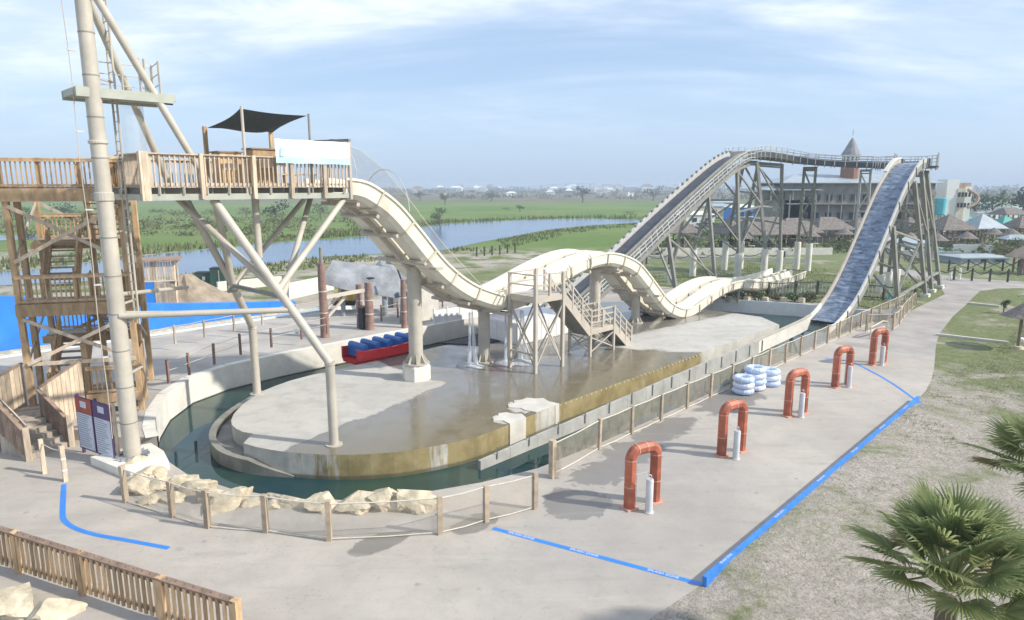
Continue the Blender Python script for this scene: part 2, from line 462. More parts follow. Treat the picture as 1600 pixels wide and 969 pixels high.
def island_wall_mat():
    m, nd, lk, p = new_mat('island_wall_concrete')
    s, t, pos = st_coords(nd, lk)
    sp = nd.new('ShaderNodeSeparateXYZ')
    lk.new(pos, sp.inputs[0])
    mp = nd.new('ShaderNodeMapping')
    mp.inputs['Scale'].default_value = (1, 1, 0.12)
    lk.new(pos, mp.inputs[0])
    streak = tex(nd, lk, mp.outputs[0], 2.6, 6, 0.7, 0.1)
    mid = tex(nd, lk, pos, 1.3, 5, 0.65, 0.2)
    c = mixc_(nd, lk, rng(nd, lk, mid, 0.3, 0.7), (0.42, 0.41, 0.37), (0.58, 0.56, 0.50))
    c = mixc_(nd, lk, rng(nd, lk, streak, 0.55, 0.72, 0, 0.6), c, (0.20, 0.19, 0.16))
    # ochre algae where water runs over the lip
    on = rng(nd, lk, m_(nd, lk, 'ADD', s, m_(nd, lk, 'MULTIPLY', m_(nd, lk, 'SUBTRACT', streak, 0.5), 5.0)), -8.2, -7.5)
    off = rng(nd, lk, s, 13.6, 14.2, 1.0, 0.0)
    k = m_(nd, lk, 'MULTIPLY', m_(nd, lk, 'MULTIPLY', on, off), rng(nd, lk, streak, 0.30, 0.45, 0.75, 1.0))
    for c_, w_ in ((1.0, 0.55), (-0.75, 0.4), (-4.6, 0.22)):     # dry pale faces in the ochre
        gap = rng(nd, lk, m_(nd, lk, 'ADD', m_(nd, lk, 'ABSOLUTE', m_(nd, lk, 'SUBTRACT', s, c_)), m_(nd, lk, 'MULTIPLY', m_(nd, lk, 'SUBTRACT', streak, 0.5), 2.2)), w_ - 0.22, w_ + 0.16)
        k = m_(nd, lk, 'MULTIPLY', k, gap)
    oc = mixc_(nd, lk, rng(nd, lk, mid, 0.3, 0.7), (0.22, 0.165, 0.055), (0.34, 0.27, 0.11))
    c = mixc_(nd, lk, m_(nd, lk, 'MULTIPLY', k, 0.88), c, oc)
    # tide line near the water
    tide = rng(nd, lk, m_(nd, lk, 'ADD', sp.outputs[2], m_(nd, lk, 'MULTIPLY', streak, 0.12)), -0.66, -0.56, 0.75, 0.0)
    c = mixc_(nd, lk, tide, c, (0.09, 0.09, 0.06))
    lk.new(c, p.inputs['Base Color'])
    lk.new(rng(nd, lk, k, 0, 1, 0.85, 0.35), p.inputs['Roughness'])
    lk.new(bump(nd, lk, mid, 0.2, 0.02), p.inputs['Normal'])
    return m


def ground_mat():
    m, nd, lk, p = new_mat('ground_soil_and_grass')
    s, t, pos = st_coords(nd, lk)
    sp = nd.new('ShaderNodeSeparateXYZ')
    lk.new(pos, sp.inputs[0])
    x, y = sp.outputs[0], sp.outputs[1]
    big = tex(nd, lk, pos, 0.02, 5, 0.6, 0.4)
    mid = tex(nd, lk, pos, 0.28, 6, 0.65, 0.5)
    small = tex(nd, lk, pos, 2.2, 6, 0.7, 0.3)
    grit = tex(nd, lk, pos, 14.0, 4, 0.75)
    sand = mixc_(nd, lk, rng(nd, lk, small, 0.3, 0.7), (0.45, 0.405, 0.35), (0.60, 0.545, 0.485))
    sand = mixc_(nd, lk, rng(nd, lk, grit, 0.45, 0.68, 0, 0.7), sand, (0.19, 0.165, 0.13))
    clod = tex(nd, lk, pos, 3.6, 7, 0.78, 0.8)
    sand = mixc_(nd, lk, rng(nd, lk, clod, 0.50, 0.60, 0, 0.6), sand, (0.34, 0.31, 0.24))
    sand = mixc_(nd, lk, rng(nd, lk, clod, 0.40, 0.30, 0, 0.5), sand, (0.64, 0.59, 0.53))
    grass = mixc_(nd, lk, rng(nd, lk, small, 0.3, 0.7), (0.10, 0.15, 0.040), (0.21, 0.245, 0.085))
    meadow = mixc_(nd, lk, rng(nd, lk, big, 0.35, 0.65), (0.125, 0.205, 0.050), (0.185, 0.245, 0.080))
    meadow = mixc_(nd, lk, rng(nd, lk, mid, 0.5, 0.8, 0, 0.5), meadow, (0.085, 0.12, 0.04))
    scrub = mixc_(nd, lk, rng(nd, lk, big, 0.4, 0.6), (0.14, 0.125, 0.085), (0.19, 0.17, 0.11))
    # patchy grass in the sand near the plaza, denser further along
    dens = rng(nd, lk, s, 8.0, 28.0, 0.56, 0.42)
    pm = m_(nd, lk, 'SUBTRACT', m_(nd, lk, 'ADD', m_(nd, lk, 'MULTIPLY', mid, 0.75), m_(nd, lk, 'MULTIPLY', small, 0.25)), dens)
    patch = rng(nd, lk, pm, -0.07, 0.07, 0.0, 0.85)
    near = mixc_(nd, lk, patch, sand, grass)
    # beyond the park: construction sand on this bank, meadow over the water, scrub to the horizon
    far = rng(nd, lk, y, 86, 104)
    bank_n = m_(nd, lk, 'ADD', t, m_(nd, lk, 'MULTIPLY', m_(nd, lk, 'SUBTRACT', mid, 0.5), 22.0))
    bank = rng(nd, lk, bank_n, -30.0, -24.0)
    this_bank = mixc_(nd, lk, bank, mixc_(nd, lk, rng(nd, lk, mid, 0.4, 0.6), grass, sand), near)
    col = mixc_(nd, lk, far, this_bank, meadow)
    yy = m_(nd, lk, 'ADD', y, m_(nd, lk, 'MULTIPLY', m_(nd, lk, 'SUBTRACT', big, 0.5), 260.0))
    col = mixc_(nd, lk, rng(nd, lk, yy, 330, 460), col, scrub)
    lk.new(col, p.inputs['Base Color'])
    p.inputs['Roughness'].default_value = 0.95
    p.inputs['Specular IOR Level'].default_value = 0.15
    h = m_(nd, lk, 'ADD', m_(nd, lk, 'MULTIPLY', clod, 1.0), m_(nd, lk, 'MULTIPLY', grit, 0.4))
    lk.new(bump(nd, lk, h, 1.0, 0.13), p.inputs['Normal'])
    return m


def water_mat(name, deep, shallow, rough=0.06, scale=2.0, bstr=0.15, spec=0.5, stretch=(1, 1, 1)):
    m, nd, lk, p = new_mat(name)
    g = nd.new('ShaderNodeNewGeometry')
    mp = nd.new('ShaderNodeMapping')
    mp.inputs['Scale'].default_value = stretch
    lk.new(g.outputs['Position'], mp.inputs[0])
    f = tex(nd, lk, mp.outputs[0], scale * 0.12, 4, 0.6, 0.5)
    c = mixc_(nd, lk, rng(nd, lk, f, 0.35, 0.65), deep, shallow)
    lk.new(c, p.inputs['Base Color'])
    p.inputs['Roughness'].default_value = rough
    p.inputs['IOR'].default_value = 1.33
    p.inputs['Specular IOR Level'].default_value = spec
    lk.new(bump(nd, lk, tex(nd, lk, mp.outputs[0], scale, 5, 0.6, 0.3), bstr, 0.05), p.inputs['Normal'])
    return m


def slope_water_mat():
    """white-streaked water sheet running down the lift flume"""
    m, nd, lk, p = new_mat('running_water')
    s, t, pos = st_coords(nd, lk)
    cb = nd.new('ShaderNodeCombineXYZ')
    lk.new(m_(nd, lk, 'MULTIPLY', s, 4.2), cb.inputs[0])
    lk.new(m_(nd, lk, 'MULTIPLY', t, 1.5), cb.inputs[1])
    f = tex(nd, lk, cb.outputs[0], 1.0, 7, 0.66, 0.6)
    c = mixc_(nd, lk, rng(nd, lk, f, 0.36, 0.56), (0.060, 0.092, 0.145), (0.175, 0.23, 0.315))
    c = mixc_(nd, lk, rng(nd, lk, f, 0.55, 0.74, 0, 0.6), c, (0.60, 0.66, 0.74))
    lk.new(c, p.inputs['Base Color'])
    p.inputs['Roughness'].default_value = 0.18
    lk.new(bump(nd, lk, f, 0.6, 0.08), p.inputs['Normal'])
    return m


def net_mat(name, col, solid):
    """fine netting: threads too thin to pick apart, so part of the light passes"""
    m, nd, lk, p = new_mat(name)
    p.inputs['Base Color'].default_value = (*col, 1)
    p.inputs['Roughness'].default_value = 0.8
    f = tex(nd, lk, coord(nd, lk), 3.0, 4, 0.6)
    k = rng(nd, lk, f, 0.3, 0.7, solid * 0.75, solid * 1.25)
    tr = nd.new('ShaderNodeBsdfTransparent')
    mx = nd.new('ShaderNodeMixShader')
    lk.new(k, mx.inputs[0])
    lk.new(tr.outputs[0], mx.inputs[1])
    lk.new(p.outputs[0], mx.inputs[2])
    lk.new(mx.outputs[0], nd['Material Output'].inputs['Surface'])
    return m


M['concrete'] = concrete_mat()
M['island'] = island_mat()
M['island_wall'] = island_wall_mat()
M['ground'] = ground_mat()
M['canal'] = water_mat('canal_water', (0.012, 0.044, 0.056), (0.034, 0.068, 0.048), 0.03, 1.6, 0.03)
M['lake'] = water_mat('lake_water', (0.07, 0.12, 0.21), (0.10, 0.16, 0.26), 0.14, 1.0, 0.35, 0.5, (0.35, 1.0, 1))
M['pool'] = water_mat('pale_pool_water', (0.36, 0.46, 0.50), (0.46, 0.55, 0.57), 0.1, 1.5, 0.05)
M['run'] = slope_water_mat()
M['fall'] = net_mat('falling_water', (0.85, 0.9, 0.95), 0.42)
M['mesh'] = net_mat('fence_netting', (0.46, 0.40, 0.31), 0.30)
M['mesh_fine'] = net_mat('safety_netting', (0.50, 0.48, 0.42), 0.22)
M['mesh_grey'] = net_mat('grey_wire_mesh', (0.50, 0.52, 0.50), 0.20)
M['path'] = simple('path_asphalt', (0.36, 0.335, 0.31), 0.9, 0.18, 0.5, bmp=0.2)
M['walk'] = simple('walkway_concrete', (0.42, 0.395, 0.36), 0.85, 0.16, 0.5, bmp=0.15, stain=(0.28, 0.27, 0.26))

# ------------------------------------------------------------------ mesh helpers
ORIG = {}


class MB:
    def __init__(self):
        self.v, self.f = [], []

    def add(self, vs, fs):
        o = len(self.v)
        self.v += [Vector(x) for x in vs]
        self.f += [tuple(i + o for i in f) for f in fs]
        return self

    def box(self, c, ax, ay, az):
        c = Vector(c)
        vs = [c + ax * i + ay * j + az * k for k in (-1, 1) for j in (-1, 1) for i in (-1, 1)]
        return self.add(vs, [(0, 2, 3, 1), (4, 5, 7, 6), (0, 1, 5, 4), (2, 6, 7, 3), (0, 4, 6, 2), (1, 3, 7, 5)])

    def beam(self, p, q, w, h, up=UP):
        p, q = Vector(p), Vector(q)
        d = q - p
        L = d.length
        d.normalize()
        side = d.cross(up)
        if side.length < 1e-4:
            side = d.cross(Vector((1, 0, 0)) if abs(d.x) < 0.9 else E)
        side.normalize()
        u2 = side.cross(d).normalized()
        return self.box((p + q) / 2, d * (L / 2), side * (w / 2), u2 * (h / 2))

    def post(self, p, w, d, h, ang=None):
        ang = FANG if ang is None else ang
        ax = Vector((math.cos(ang), math.sin(ang), 0))
        ay = Vector((-ax.y, ax.x, 0))
        return self.box(Vector(p) + UP * h / 2, ax * w / 2, ay * d / 2, UP * h / 2)

    def tube(self, p, q, r, n=10, r2=None):
        return self.path([p, q], r, n, r2)

    def path(self, pts, r, n=8, r2=None, closed=False):
        pts = [Vector(x) for x in pts]
        k = len(pts)
        rings = []
        prev = None
        for i, p in enumerate(pts):
            if closed:
                d = pts[(i + 1) % k] - pts[i - 1]
            else:
                d = pts[min(i + 1, k - 1)] - pts[max(i - 1, 0)]
            d.normalize()
            if prev is None:
                a = d.cross(UP)
                if a.length < 1e-3:
                    a = d.cross(Vector((0, 1, 0)))
            else:
                a = prev - d * prev.dot(d)
            a.normalize()
            prev = a
            b = d.cross(a)
            rr = r if r2 is None else r + (r2 - r) * i / max(1, k - 1)
            rings.append([p + a * (rr * math.cos(2 * math.pi * j / n)) + b * (rr * math.sin(2 * math.pi * j / n)) for j in range(n)])
        vs = [x for rg in rings for x in rg]
        fs = []
        for i in range(k if closed else k - 1):
            o, o2 = i * n, ((i + 1) % k) * n
            for j in range(n):
                fs.append((o + j, o + (j + 1) % n, o2 + (j + 1) % n, o2 + j))
        if not closed:
            fs.append(tuple(range(n - 1, -1, -1)))
            fs.append(tuple((k - 1) * n + j for j in range(n)))
        return self.add(vs, fs)

    def lathe(self, c, prof, n=16):
        c = Vector(c)
        vs = [c + Vector((r * math.cos(2 * math.pi * j / n), r * math.sin(2 * math.pi * j / n), z)) for r, z in prof for j in range(n)]
        fs = []
        for i in range(len(prof) - 1):
            for j in range(n):
                fs.append((i * n + j, i * n + (j + 1) % n, (i + 1) * n + (j + 1) % n, (i + 1) * n + j))
        if prof[0][0] > 1e-4:
            fs.append(tuple(range(n - 1, -1, -1)))
        if prof[-1][0] > 1e-4:
            fs.append(tuple((len(prof) - 1) * n + j for j in range(n)))
        return self.add(vs, fs)

    def poly(self, pts, holes=()):
        loops = [[Vector(p) for p in pts]] + [[Vector(p) for p in h] for h in holes]
        flat = [p for l in loops for p in l]
        fs = []
        for tri in tessellate_polygon([[Vector((p.x, p.y, 0)) for p in l] for l in loops]):
            a, b, c = (flat[i] for i in tri)
            fs.append(tri if (b - a).cross(c - a).z > 0 else tri[::-1])
        return self.add(flat, fs)

    def prism(self, pts, z0, z1, top=True, bottom=False):
        pts = [Vector((p[0], p[1], 0)) for p in pts]
        area = sum(pts[i].x * pts[(i + 1) % len(pts)].y - pts[(i + 1) % len(pts)].x * pts[i].y for i in range(len(pts)))
        if area < 0:
            pts.reverse()
        n = len(pts)
        vs = [p + UP * z0 for p in pts] + [p + UP * z1 for p in pts]
        self.add(vs, [(i, (i + 1) % n, n + (i + 1) % n, n + i) for i in range(n)])
        if top:
            self.poly([p + UP * z1 for p in pts])
        if bottom:
            o = len(self.f)
            self.poly([p + UP * z0 for p in pts])
            self.f[o:] = [f[::-1] for f in self.f[o:]]
        return self

    def sweep(self, prof, frames, closed_prof=True, caps=True):
        """prof: (side, up) pairs; frames: (point, side, up)"""
        n = len(prof)
        vs = [p + sd_ * a + up_ * b for p, sd_, up_ in frames for a, b in prof]
        fs = []
        m = n if closed_prof else n - 1
        for i in range(len(frames) - 1):
            for j in range(m):
                fs.append((i * n + j, i * n + (j + 1) % n, (i + 1) * n + (j + 1) % n, (i + 1) * n + j))
        if closed_prof and caps:
            fs.append(tuple(range(n - 1, -1, -1)))
            fs.append(tuple((len(frames) - 1) * n + j for j in range(n)))
        return self.add(vs, fs)

    def blob(self, c, rx, ry, rz, amp=0.25, sub=3, seed=0, ang=0.0, cut=None):
        import bmesh
        bm = bmesh.new()
        bmesh.ops.create_icosphere(bm, subdivisions=sub, radius=1.0)
        ca, sa = math.cos(ang), math.sin(ang)
        vs = []
        for v in bm.verts:
            d = v.co.normalized()
            k = 1 + amp * mnoise.noise(d * 1.3 + Vector((seed * 3.7, seed, 0))) * 1.4 + amp * 0.5 * mnoise.noise(d * 3.5 + Vector((0, seed * 2.1, 5))) + amp * 0.28 * mnoise.noise(d * 9 + Vector((seed, 0, 3)))
            q = Vector((d.x * k, d.y * k, d.z * k))
            # a few flat facets like broken stone
            for f in range(9):
                rr = random.Random(seed * 17 + f)
                nn = Vector((rr.uniform(-1, 1), rr.uniform(-1, 1), rr.uniform(-0.3, 1))).normalized()
                lim = rr.uniform(0.52, 0.82)
                e = q.dot(nn) - lim
                if e > 0:
                    q -= nn * e * 0.97
            x, y, z = q.x * rx, q.y * ry, q.z * rz
            vs.append(Vector(c) + Vector((x * ca - y * sa, x * sa + y * ca, z)))
        fs = [tuple(v.index for v in f.verts) for f in bm.faces]
        bm.free()
        return self.add(vs, fs)

    def build(self, name, mat, parent=None, smooth=False, kind=None, loc=None):
        me = bpy.data.meshes.new(name)
        o = Vector(loc) if loc is not None else (ORIG[parent.name] if parent else Vector((0, 0, 0)))
        me.from_pydata([tuple(v - o) for v in self.v], [], self.f)
        me.update()
        if smooth:
            me.polygons.foreach_set('use_smooth', [True] * len(me.polygons))
            if smooth != 'all':
                try:
                    me.set_sharp_from_angle(angle=R(40))
                except Exception:
                    pass
        if isinstance(mat, str):
            mat = M[mat]
        me.materials.append(mat)
        ob = bpy.data.objects.new(name, me)
        COL.objects.link(ob)
        if parent:
            ob.parent = parent
            ob.location = o - ORIG[parent.name]
        else:
            ob.location = o
        ORIG[ob.name] = o
        if kind:
            ob['kind'] = kind
        return ob


LABELS = {}


def tag(o, label, cat, group=None):
    o['label'] = label
    o['category'] = cat
    if group:
        o['group'] = group
    return o


def thing(name, label, cat, loc, group=None):
    o = bpy.data.objects.new(name, None)
    o.empty_display_size = 0.3
    COL.objects.link(o)
    o.location = loc
    ORIG[o.name] = Vector(loc)
    return tag(o, label, cat, group)


def inst(mesh, name, parent, M4):
    """part sharing a mesh, at world matrix M4"""
    o = bpy.data.objects.new(name, mesh)
    COL.objects.link(o)
    o.parent = parent
    o.matrix_basis = Matrix.Translation(-ORIG[parent.name]) @ M4
    ORIG[o.name] = ORIG[parent.name]
    return o


def copy_tree(o, parent=None):
    c = o.copy()
    COL.objects.link(c)
    c.parent = parent
    for ch in list(o.children):
        copy_tree(ch, c)
    return c


def copy_thing(o, loc, label, rotz=None):
    kids = [x for x in o.children]
    c = o.copy()
    COL.objects.link(c)
    c.location = loc
    if rotz is not None:
        c.rotation_euler = (0, 0, rotz)
    for k in kids:
        copy_tree(k, c)
    c['label'] = label
    return c


def unit_mesh(name, w, d, h, mat):
    b = MB().box((0, 0, h / 2), Vector((w / 2, 0, 0)), Vector((0, d / 2, 0)), Vector((0, 0, h / 2)))
    me = bpy.data.meshes.new(name)
    me.from_pydata([tuple(v) for v in b.v], [], b.f)
    me.materials.append(M[mat])
    return me


def Mat(p, ang=0.0, lean=0.0):
    return Matrix.Translation(Vector(p)) @ Matrix.Rotation(ang, 4, 'Z') @ Matrix.Rotation(lean, 4, 'X')


def lerp(a, b, k):
    return a + (b - a) * k


def interp(tab, x):
    """smooth (Catmull-Rom) interpolation of a sorted table"""
    if x <= tab[0][0]:
        return tab[0][1]
    if x >= tab[-1][0]:
        return tab[-1][1]
    for i in range(len(tab) - 1):
        if tab[i][0] <= x <= tab[i + 1][0]:
            x0, y0 = tab[i]
            x1, y1 = tab[i + 1]
            m0 = (y1 - tab[i - 1][1]) / (x1 - tab[i - 1][0]) if i > 0 else (y1 - y0) / (x1 - x0)
            m1 = (tab[i + 2][1] - y0) / (tab[i + 2][0] - x0) if i + 2 < len(tab) else (y1 - y0) / (x1 - x0)
            h = x1 - x0
            u = (x - x0) / h
            return ((2 * u ** 3 - 3 * u ** 2 + 1) * y0 + (u ** 3 - 2 * u ** 2 + u) * h * m0
                    + (-2 * u ** 3 + 3 * u ** 2) * y1 + (u ** 3 - u ** 2) * h * m1)


def spline(pts, n=8):
    pts = [Vector(p) for p in pts]
    out = []
    for i in range(len(pts) - 1):
        p0, p1, p2, p3 = pts[max(i - 1, 0)], pts[i], pts[i + 1], pts[min(i + 2, len(pts) - 1)]
        for k in range(n):
            u = k / n
            out.append(0.5 * ((2 * p1) + (p2 - p0) * u + (2 * p0 - 5 * p1 + 4 * p2 - p3) * u * u + (3 * p1 - p0 - 3 * p2 + p3) * u ** 3))
    out.append(pts[-1])
    return out


def smooth_closed(pts, n=4):
    k = len(pts)
    pts = [Vector(p) for p in pts]
    out = []
    for i in range(k):
        p0, p1, p2, p3 = pts[i - 1], pts[i], pts[(i + 1) % k], pts[(i + 2) % k]
        for j in range(n):
            u = j / n
            out.append(0.5 * ((2 * p1) + (p2 - p0) * u + (2 * p0 - 5 * p1 + 4 * p2 - p3) * u * u + (3 * p1 - p0 - 3 * p2 + p3) * u ** 3))
    return out


def frames_of(pts):
    fr = []
    for i, p in enumerate(pts):
        d = (pts[min(i + 1, len(pts) - 1)] - pts[max(i - 1, 0)]).normalized()
        side = d.cross(UP).normalized()
        fr.append((p, side, side.cross(d).normalized()))
    return fr


WATER_Z = -0.8
exec_sections = []
# ================================================================== SETTING
canal = [S(*q) for q in [(33.5, 10.9), (24, 10.9), (12, 10.9), (0, 10.9), (-3.4, 10.75), (-5.4, 10.2), (-7.2, 9.4), (-8.9, 8.3), (-10.1, 6.9),
                         (-11.0, 5.0), (-11.5, 3.0), (-11.55, 1.4), (-11.35, 0.0), (-11.05, -1.3), (-10.4, -3.0), (-9.3, -5.0), (-7.7, -6.7), (-5.6, -7.6),
                         (-2.7, -7.85), (4, -7.85), (12, -7.85), (20, -7.85), (26, -4.5), (30.5, -1.0), (32.8, 5.2)]]
BIG = 4200
MB().poly([(-BIG, -200, 0), (BIG, -200, 0), (BIG, BIG, 0), (-BIG, BIG, 0)], [canal]).build('ground', 'ground', kind='structure')
sand_edge = gat(1015, 968)
plaza_out = [S(22.0, 16.5), S(19.5, 17.0), S(17, 17.42), S(15, 17.66), S(13, 17.76), S(-5.6, 17.75), sand_edge, sand_edge + Vector((-1.2, -2.6, 0)), Vector((-1, 4, 0)), Vector((-30, 4, 0)),
             Vector((-42, 20, 0)), S(-20, -22), S(4, -24), S(34, -11), S(35.5, 11.9), S(28, 14.9)]
MB().poly([p + UP * 0.004 for p in plaza_out], [[p + UP * 0.004 for p in canal]]).build('plaza_pavement', 'concrete', kind='structure')
path = [S(*q) for q in [(21.5, 11.6), (36, 11.9), (47, 11.9), (53, 10.2), (58, 6), (62, 0), (66, 0), (63, 6.5), (60, 11), (61, 15.5), (66, 30), (72, 46), (69, 48), (63, 31),
                        (57.5, 17.5), (54, 14.6), (51, 13.7), (46, 14.0), (41, 14.35), (36, 14.6), (32, 15.0), (29, 15.25), (26.5, 15.65), (24, 16.1), (21.9, 16.53)]]
MB().poly([p + UP * 0.008 for p in path]).build('asphalt_path', 'path', kind='structure')
# canal bed and banks
b = MB()
n = len(canal)
for i in range(n):
    p, q = canal[i], canal[(i + 1) % n]
    b.add([p, q, q - UP * 1.6, p - UP * 1.6], [(0, 1, 2, 3)])
b.poly([p - UP * 1.6 for p in canal])
b.build('canal_walls', 'conc_wall', kind='structure')
cx = sum((p for p in canal), Vector((0, 0, 0))) / n
MB().poly([p + (p - cx).normalized() * 0.02 + UP * WATER_Z for p in canal]).build('canal_water', 'canal', kind='structure')

# far lake, its banks
lake = [gat(u, v) for u, v in [(-120, 462), (0, 447), (120, 441), (250, 434), (330, 426), (420, 412), (500, 402), (600, 397), (690, 392), (745, 380), (800, 370), (860, 359), (930, 352),
                               (1005, 348), (1020, 345.5), (985, 343.5), (900, 342), (800, 345), (690, 351), (560, 371), (450, 378), (330, 390), (215, 401), (60, 421), (0, 424), (-120, 430)]]
lake = [Vector((p.x, p.y, 0.03)) for p in smooth_closed(lake, 3)]
MB().poly(lake).build('lake_water', 'lake', kind='structure')
pond = [gat(u, v) for u, v in [(-150, 379), (0, 376), (70, 373), (170, 366), (80, 367), (0, 368), (-150, 370)]]
MB().poly([Vector((p.x, p.y, 0.03)) for p in smooth_closed(pond, 3)]).build('pond_water', 'lake', kind='structure')

# raised walkway behind the canal
ci = lambda a, b_: canal[a:b_]
walk_front = [canal[i] for i in range(12, 22)]
walk_poly = walk_front + [S(21, -11.5), S(12, -13.0), S(6, -17.0), S(-6, -17.4), S(-14, -17.2), S(-19, -15), S(-15.0, -5.0), S(-13.6, -3.4), S(-12.6, -2.2), S(-12.3, -0.9)]
MB().prism(walk_poly, -0.2, 0.40).build('raised_walkway', 'walk', kind='structure')
# white rendered face of the canal wall under the walkway, butted 3 mm proud of the bank
b = MB()
for i in range(12, 21):
    p, q = canal[i], canal[i + 1]
    nv = (cx - (p + q) / 2)
    nv.z = 0
    nv = Vector((-(q - p).y, (q - p).x, 0)).normalized()
    if nv.dot(cx - p) < 0:
        nv = -nv
    b.add([p + nv * 0.05 - UP * 0.75, q + nv * 0.05 - UP * 0.75, q + nv * 0.05 + UP * 0.42, p + nv * 0.05 + UP * 0.42, p - nv * 0.35 + UP * 0.42, q - nv * 0.35 + UP * 0.42],
          [(0, 1, 2, 3), (3, 2, 5, 4)])
b.build('canal_rim', 'conc_white', kind='structure')

# island slab in the middle of the canal, with a lower kerb at its left end
isl = [(26, 5.2), (24.2, 7.2), (14, 7.2), (2, 7.25), (-1.0, 7.4), (-2.0, 7.47), (-2.9, 7.48), (-3.8, 7.34), (-4.6, 7.1), (-5.4, 6.8), (-6.0, 6.5), (-6.65, 6.05), (-7.2, 5.58), (-7.7, 5.05), (-8.1, 4.5), (-8.5, 3.9), (-8.8, 3.3), (-9.05, 2.65), (-9.2, 2.0)]
notch = [(-8.55, 1.35), (-8.72, 0.9), (-8.75, 0.4), (-8.68, -0.1), (-8.5, -0.6), (-8.15, -1.2), (-7.7, -1.75), (-7.2, -2.3), (-6.6, -2.8), (-5.95, -3.3), (-5.2, -3.65), (-4.3, -3.95), (-3.2, -4.1), (1, -4.15), (10, -4.2), (17, -4.3), (17, -8.4), (21, -8.4), (26, -4)]
isl_w = [S(*q) for q in isl + notch]
io = MB().prism([(p.x, p.y) for p in isl_w], -1.5, 0.10)
isl_o = io.build('island_platform', 'island', kind='structure')
isl_o.data.materials.append(M['island_wall'])
for f in isl_o.data.polygons:
    if abs(f.normal.z) < 0.5:
        f.material_index = 1
kerb_c = spline([S(*q) for q in [(-8.35, 4.0), (-8.85, 3.3), (-9.25, 2.6), (-9.5, 1.8), (-9.58, 0.8), (-9.25, -0.6), (-8.45, -2.0), (-7.2, -3.25), (-5.5, -4.4), (-3.6, -4.95), (-2.2, -4.9)]], 4)
nk = len(kerb_c)
fr_k = frames_of(kerb_c)
vs, fs = [], []
for i, (p, sd_, u_) in enumerate(fr_k):
    zt = lerp(-0.75, -0.30, min(1, i / (nk * 0.2)))
    for a_, z_ in ((-0.12, -1.5), (0.12, -1.5), (0.12, zt), (-0.12, zt)):
        vs.append(p + sd_ * a_ + UP * z_)
for i in range(nk - 1):
    for j in range(4):
        fs.append((i * 4 + j, i * 4 + (j + 1) % 4, (i + 1) * 4 + (j + 1) % 4, (i + 1) * 4 + j))
MB().add(vs, fs).build('island_kerb', 'conc_wet', kind='structure')
trough = [q for q in [(-8.9, 2.6), (-9.3, 1.6), (-9.42, 0.8), (-9.12, -0.6), (-8.35, -1.9), (-7.1, -3.15), (-5.5, -4.25), (-3.4, -4.8), (-3.2, -4.0), (-5.2, -3.5), (-6.6, -2.6), (-7.7, -1.5), (-8.4, -0.5), (-8.6, 0.4), (-8.4, 1.4), (-8.6, 2.2)]]
MB().prism([(S(*q).x, S(*q).y) for q in trough], -1.5, -0.50).build('island_ledge', 'conc_wet', kind='structure')
# divider wall between island channel and lift channel, cast in panels
dw = thing('divider_wall', 'long low grey concrete panel wall between the island and the lift channel', 'wall', S(10, 8.35))
for k in range(15):
    s0 = -3.6 + k * 1.5
    z0, z1 = [interp([(-3.6, -0.46), (4, -0.24), (12, -0.03), (20, 0.12), (26, 0.2)], x) + 0.008 * ((k * 7) % 3) for x in (s0, s0 + 1.5)]
    q0, q1 = S(s0 + 0.006, 8.15), S(s0 + 1.494, 8.15)
    MB().add([q0 - N * 0.07 - UP * 1.5, q1 - N * 0.07 - UP * 1.5, q1 + N * 0.07 - UP * 1.5, q0 + N * 0.07 - UP * 1.5, q0 - N * 0.07 + UP * z0, q1 - N * 0.07 + UP * z1, q1 + N * 0.07 + UP * z1, q0 + N * 0.07 + UP * z0],
             [(0, 1, 5, 4), (1, 2, 6, 5), (2, 3, 7, 6), (3, 0, 4, 7), (4, 5, 6, 7)]).build('panel', 'conc_grey', dw)
for k in range(14):
    MB().beam(S(-2.8 + 1.7 * k, 8.24, -0.6), S(-2.8 + 1.7 * k, 8.24, -0.15 + 0.015 * k), 0.05, 0.05).build('bracket', 'steel_dark', dw)

de = thing('drip_edge', 'row of small pale drip spouts along the ochre front edge of the island', 'drip edge', S(7, 7.2, 0))
for k in range(34):
    s_ = 1.9 + k * 0.355
    MB().box(S(s_, 7.225, 0.03), E * 0.03, N * 0.03, UP * 0.03).build('spout', 'cream', de)
for k, pl in enumerate(([(0.0, 6.1), (0.25, 5.8), (0.55, 5.88), (0.8, 5.62), (1.1, 5.8), (1.45, 5.75), (1.6, 6.1), (1.9, 6.3), (1.72, 6.75), (1.8, 7.27), (0.35, 7.28), (0.22, 6.8), (0.3, 6.5)], [(-1.5, 6.75), (-1.25, 6.45), (-1.0, 6.5), (-0.8, 6.3), (-0.5, 6.45), (-0.4, 6.8), (-0.2, 7.0), (-0.4, 7.42), (-1.35, 7.47), (-1.25, 7.0)])):
    o = MB().prism([(S(*q).x, S(*q).y) for q in pl], -0.72, 0.135).build('concrete_block', 'conc_wall')
    tag(o, ['larger pale dry concrete block at the wet front edge of the island', 'smaller pale dry concrete block at the ochre front edge of the island'][k], 'block')
# far basin wall and planting bed behind the island
fw = [S(33.4, 10.7), S(32.7, 5.2), S(30.4, -0.9), S(26, -4.4)]
b = MB()
for i in range(3):
    b.beam(fw[i] - UP * 0.35 , fw[i + 1] - UP * 0.35, 0.16, 1.1)
tag(b.build('basin_wall', 'white_paint'), 'pale blue-white basin wall behind the far end of the island', 'wall')

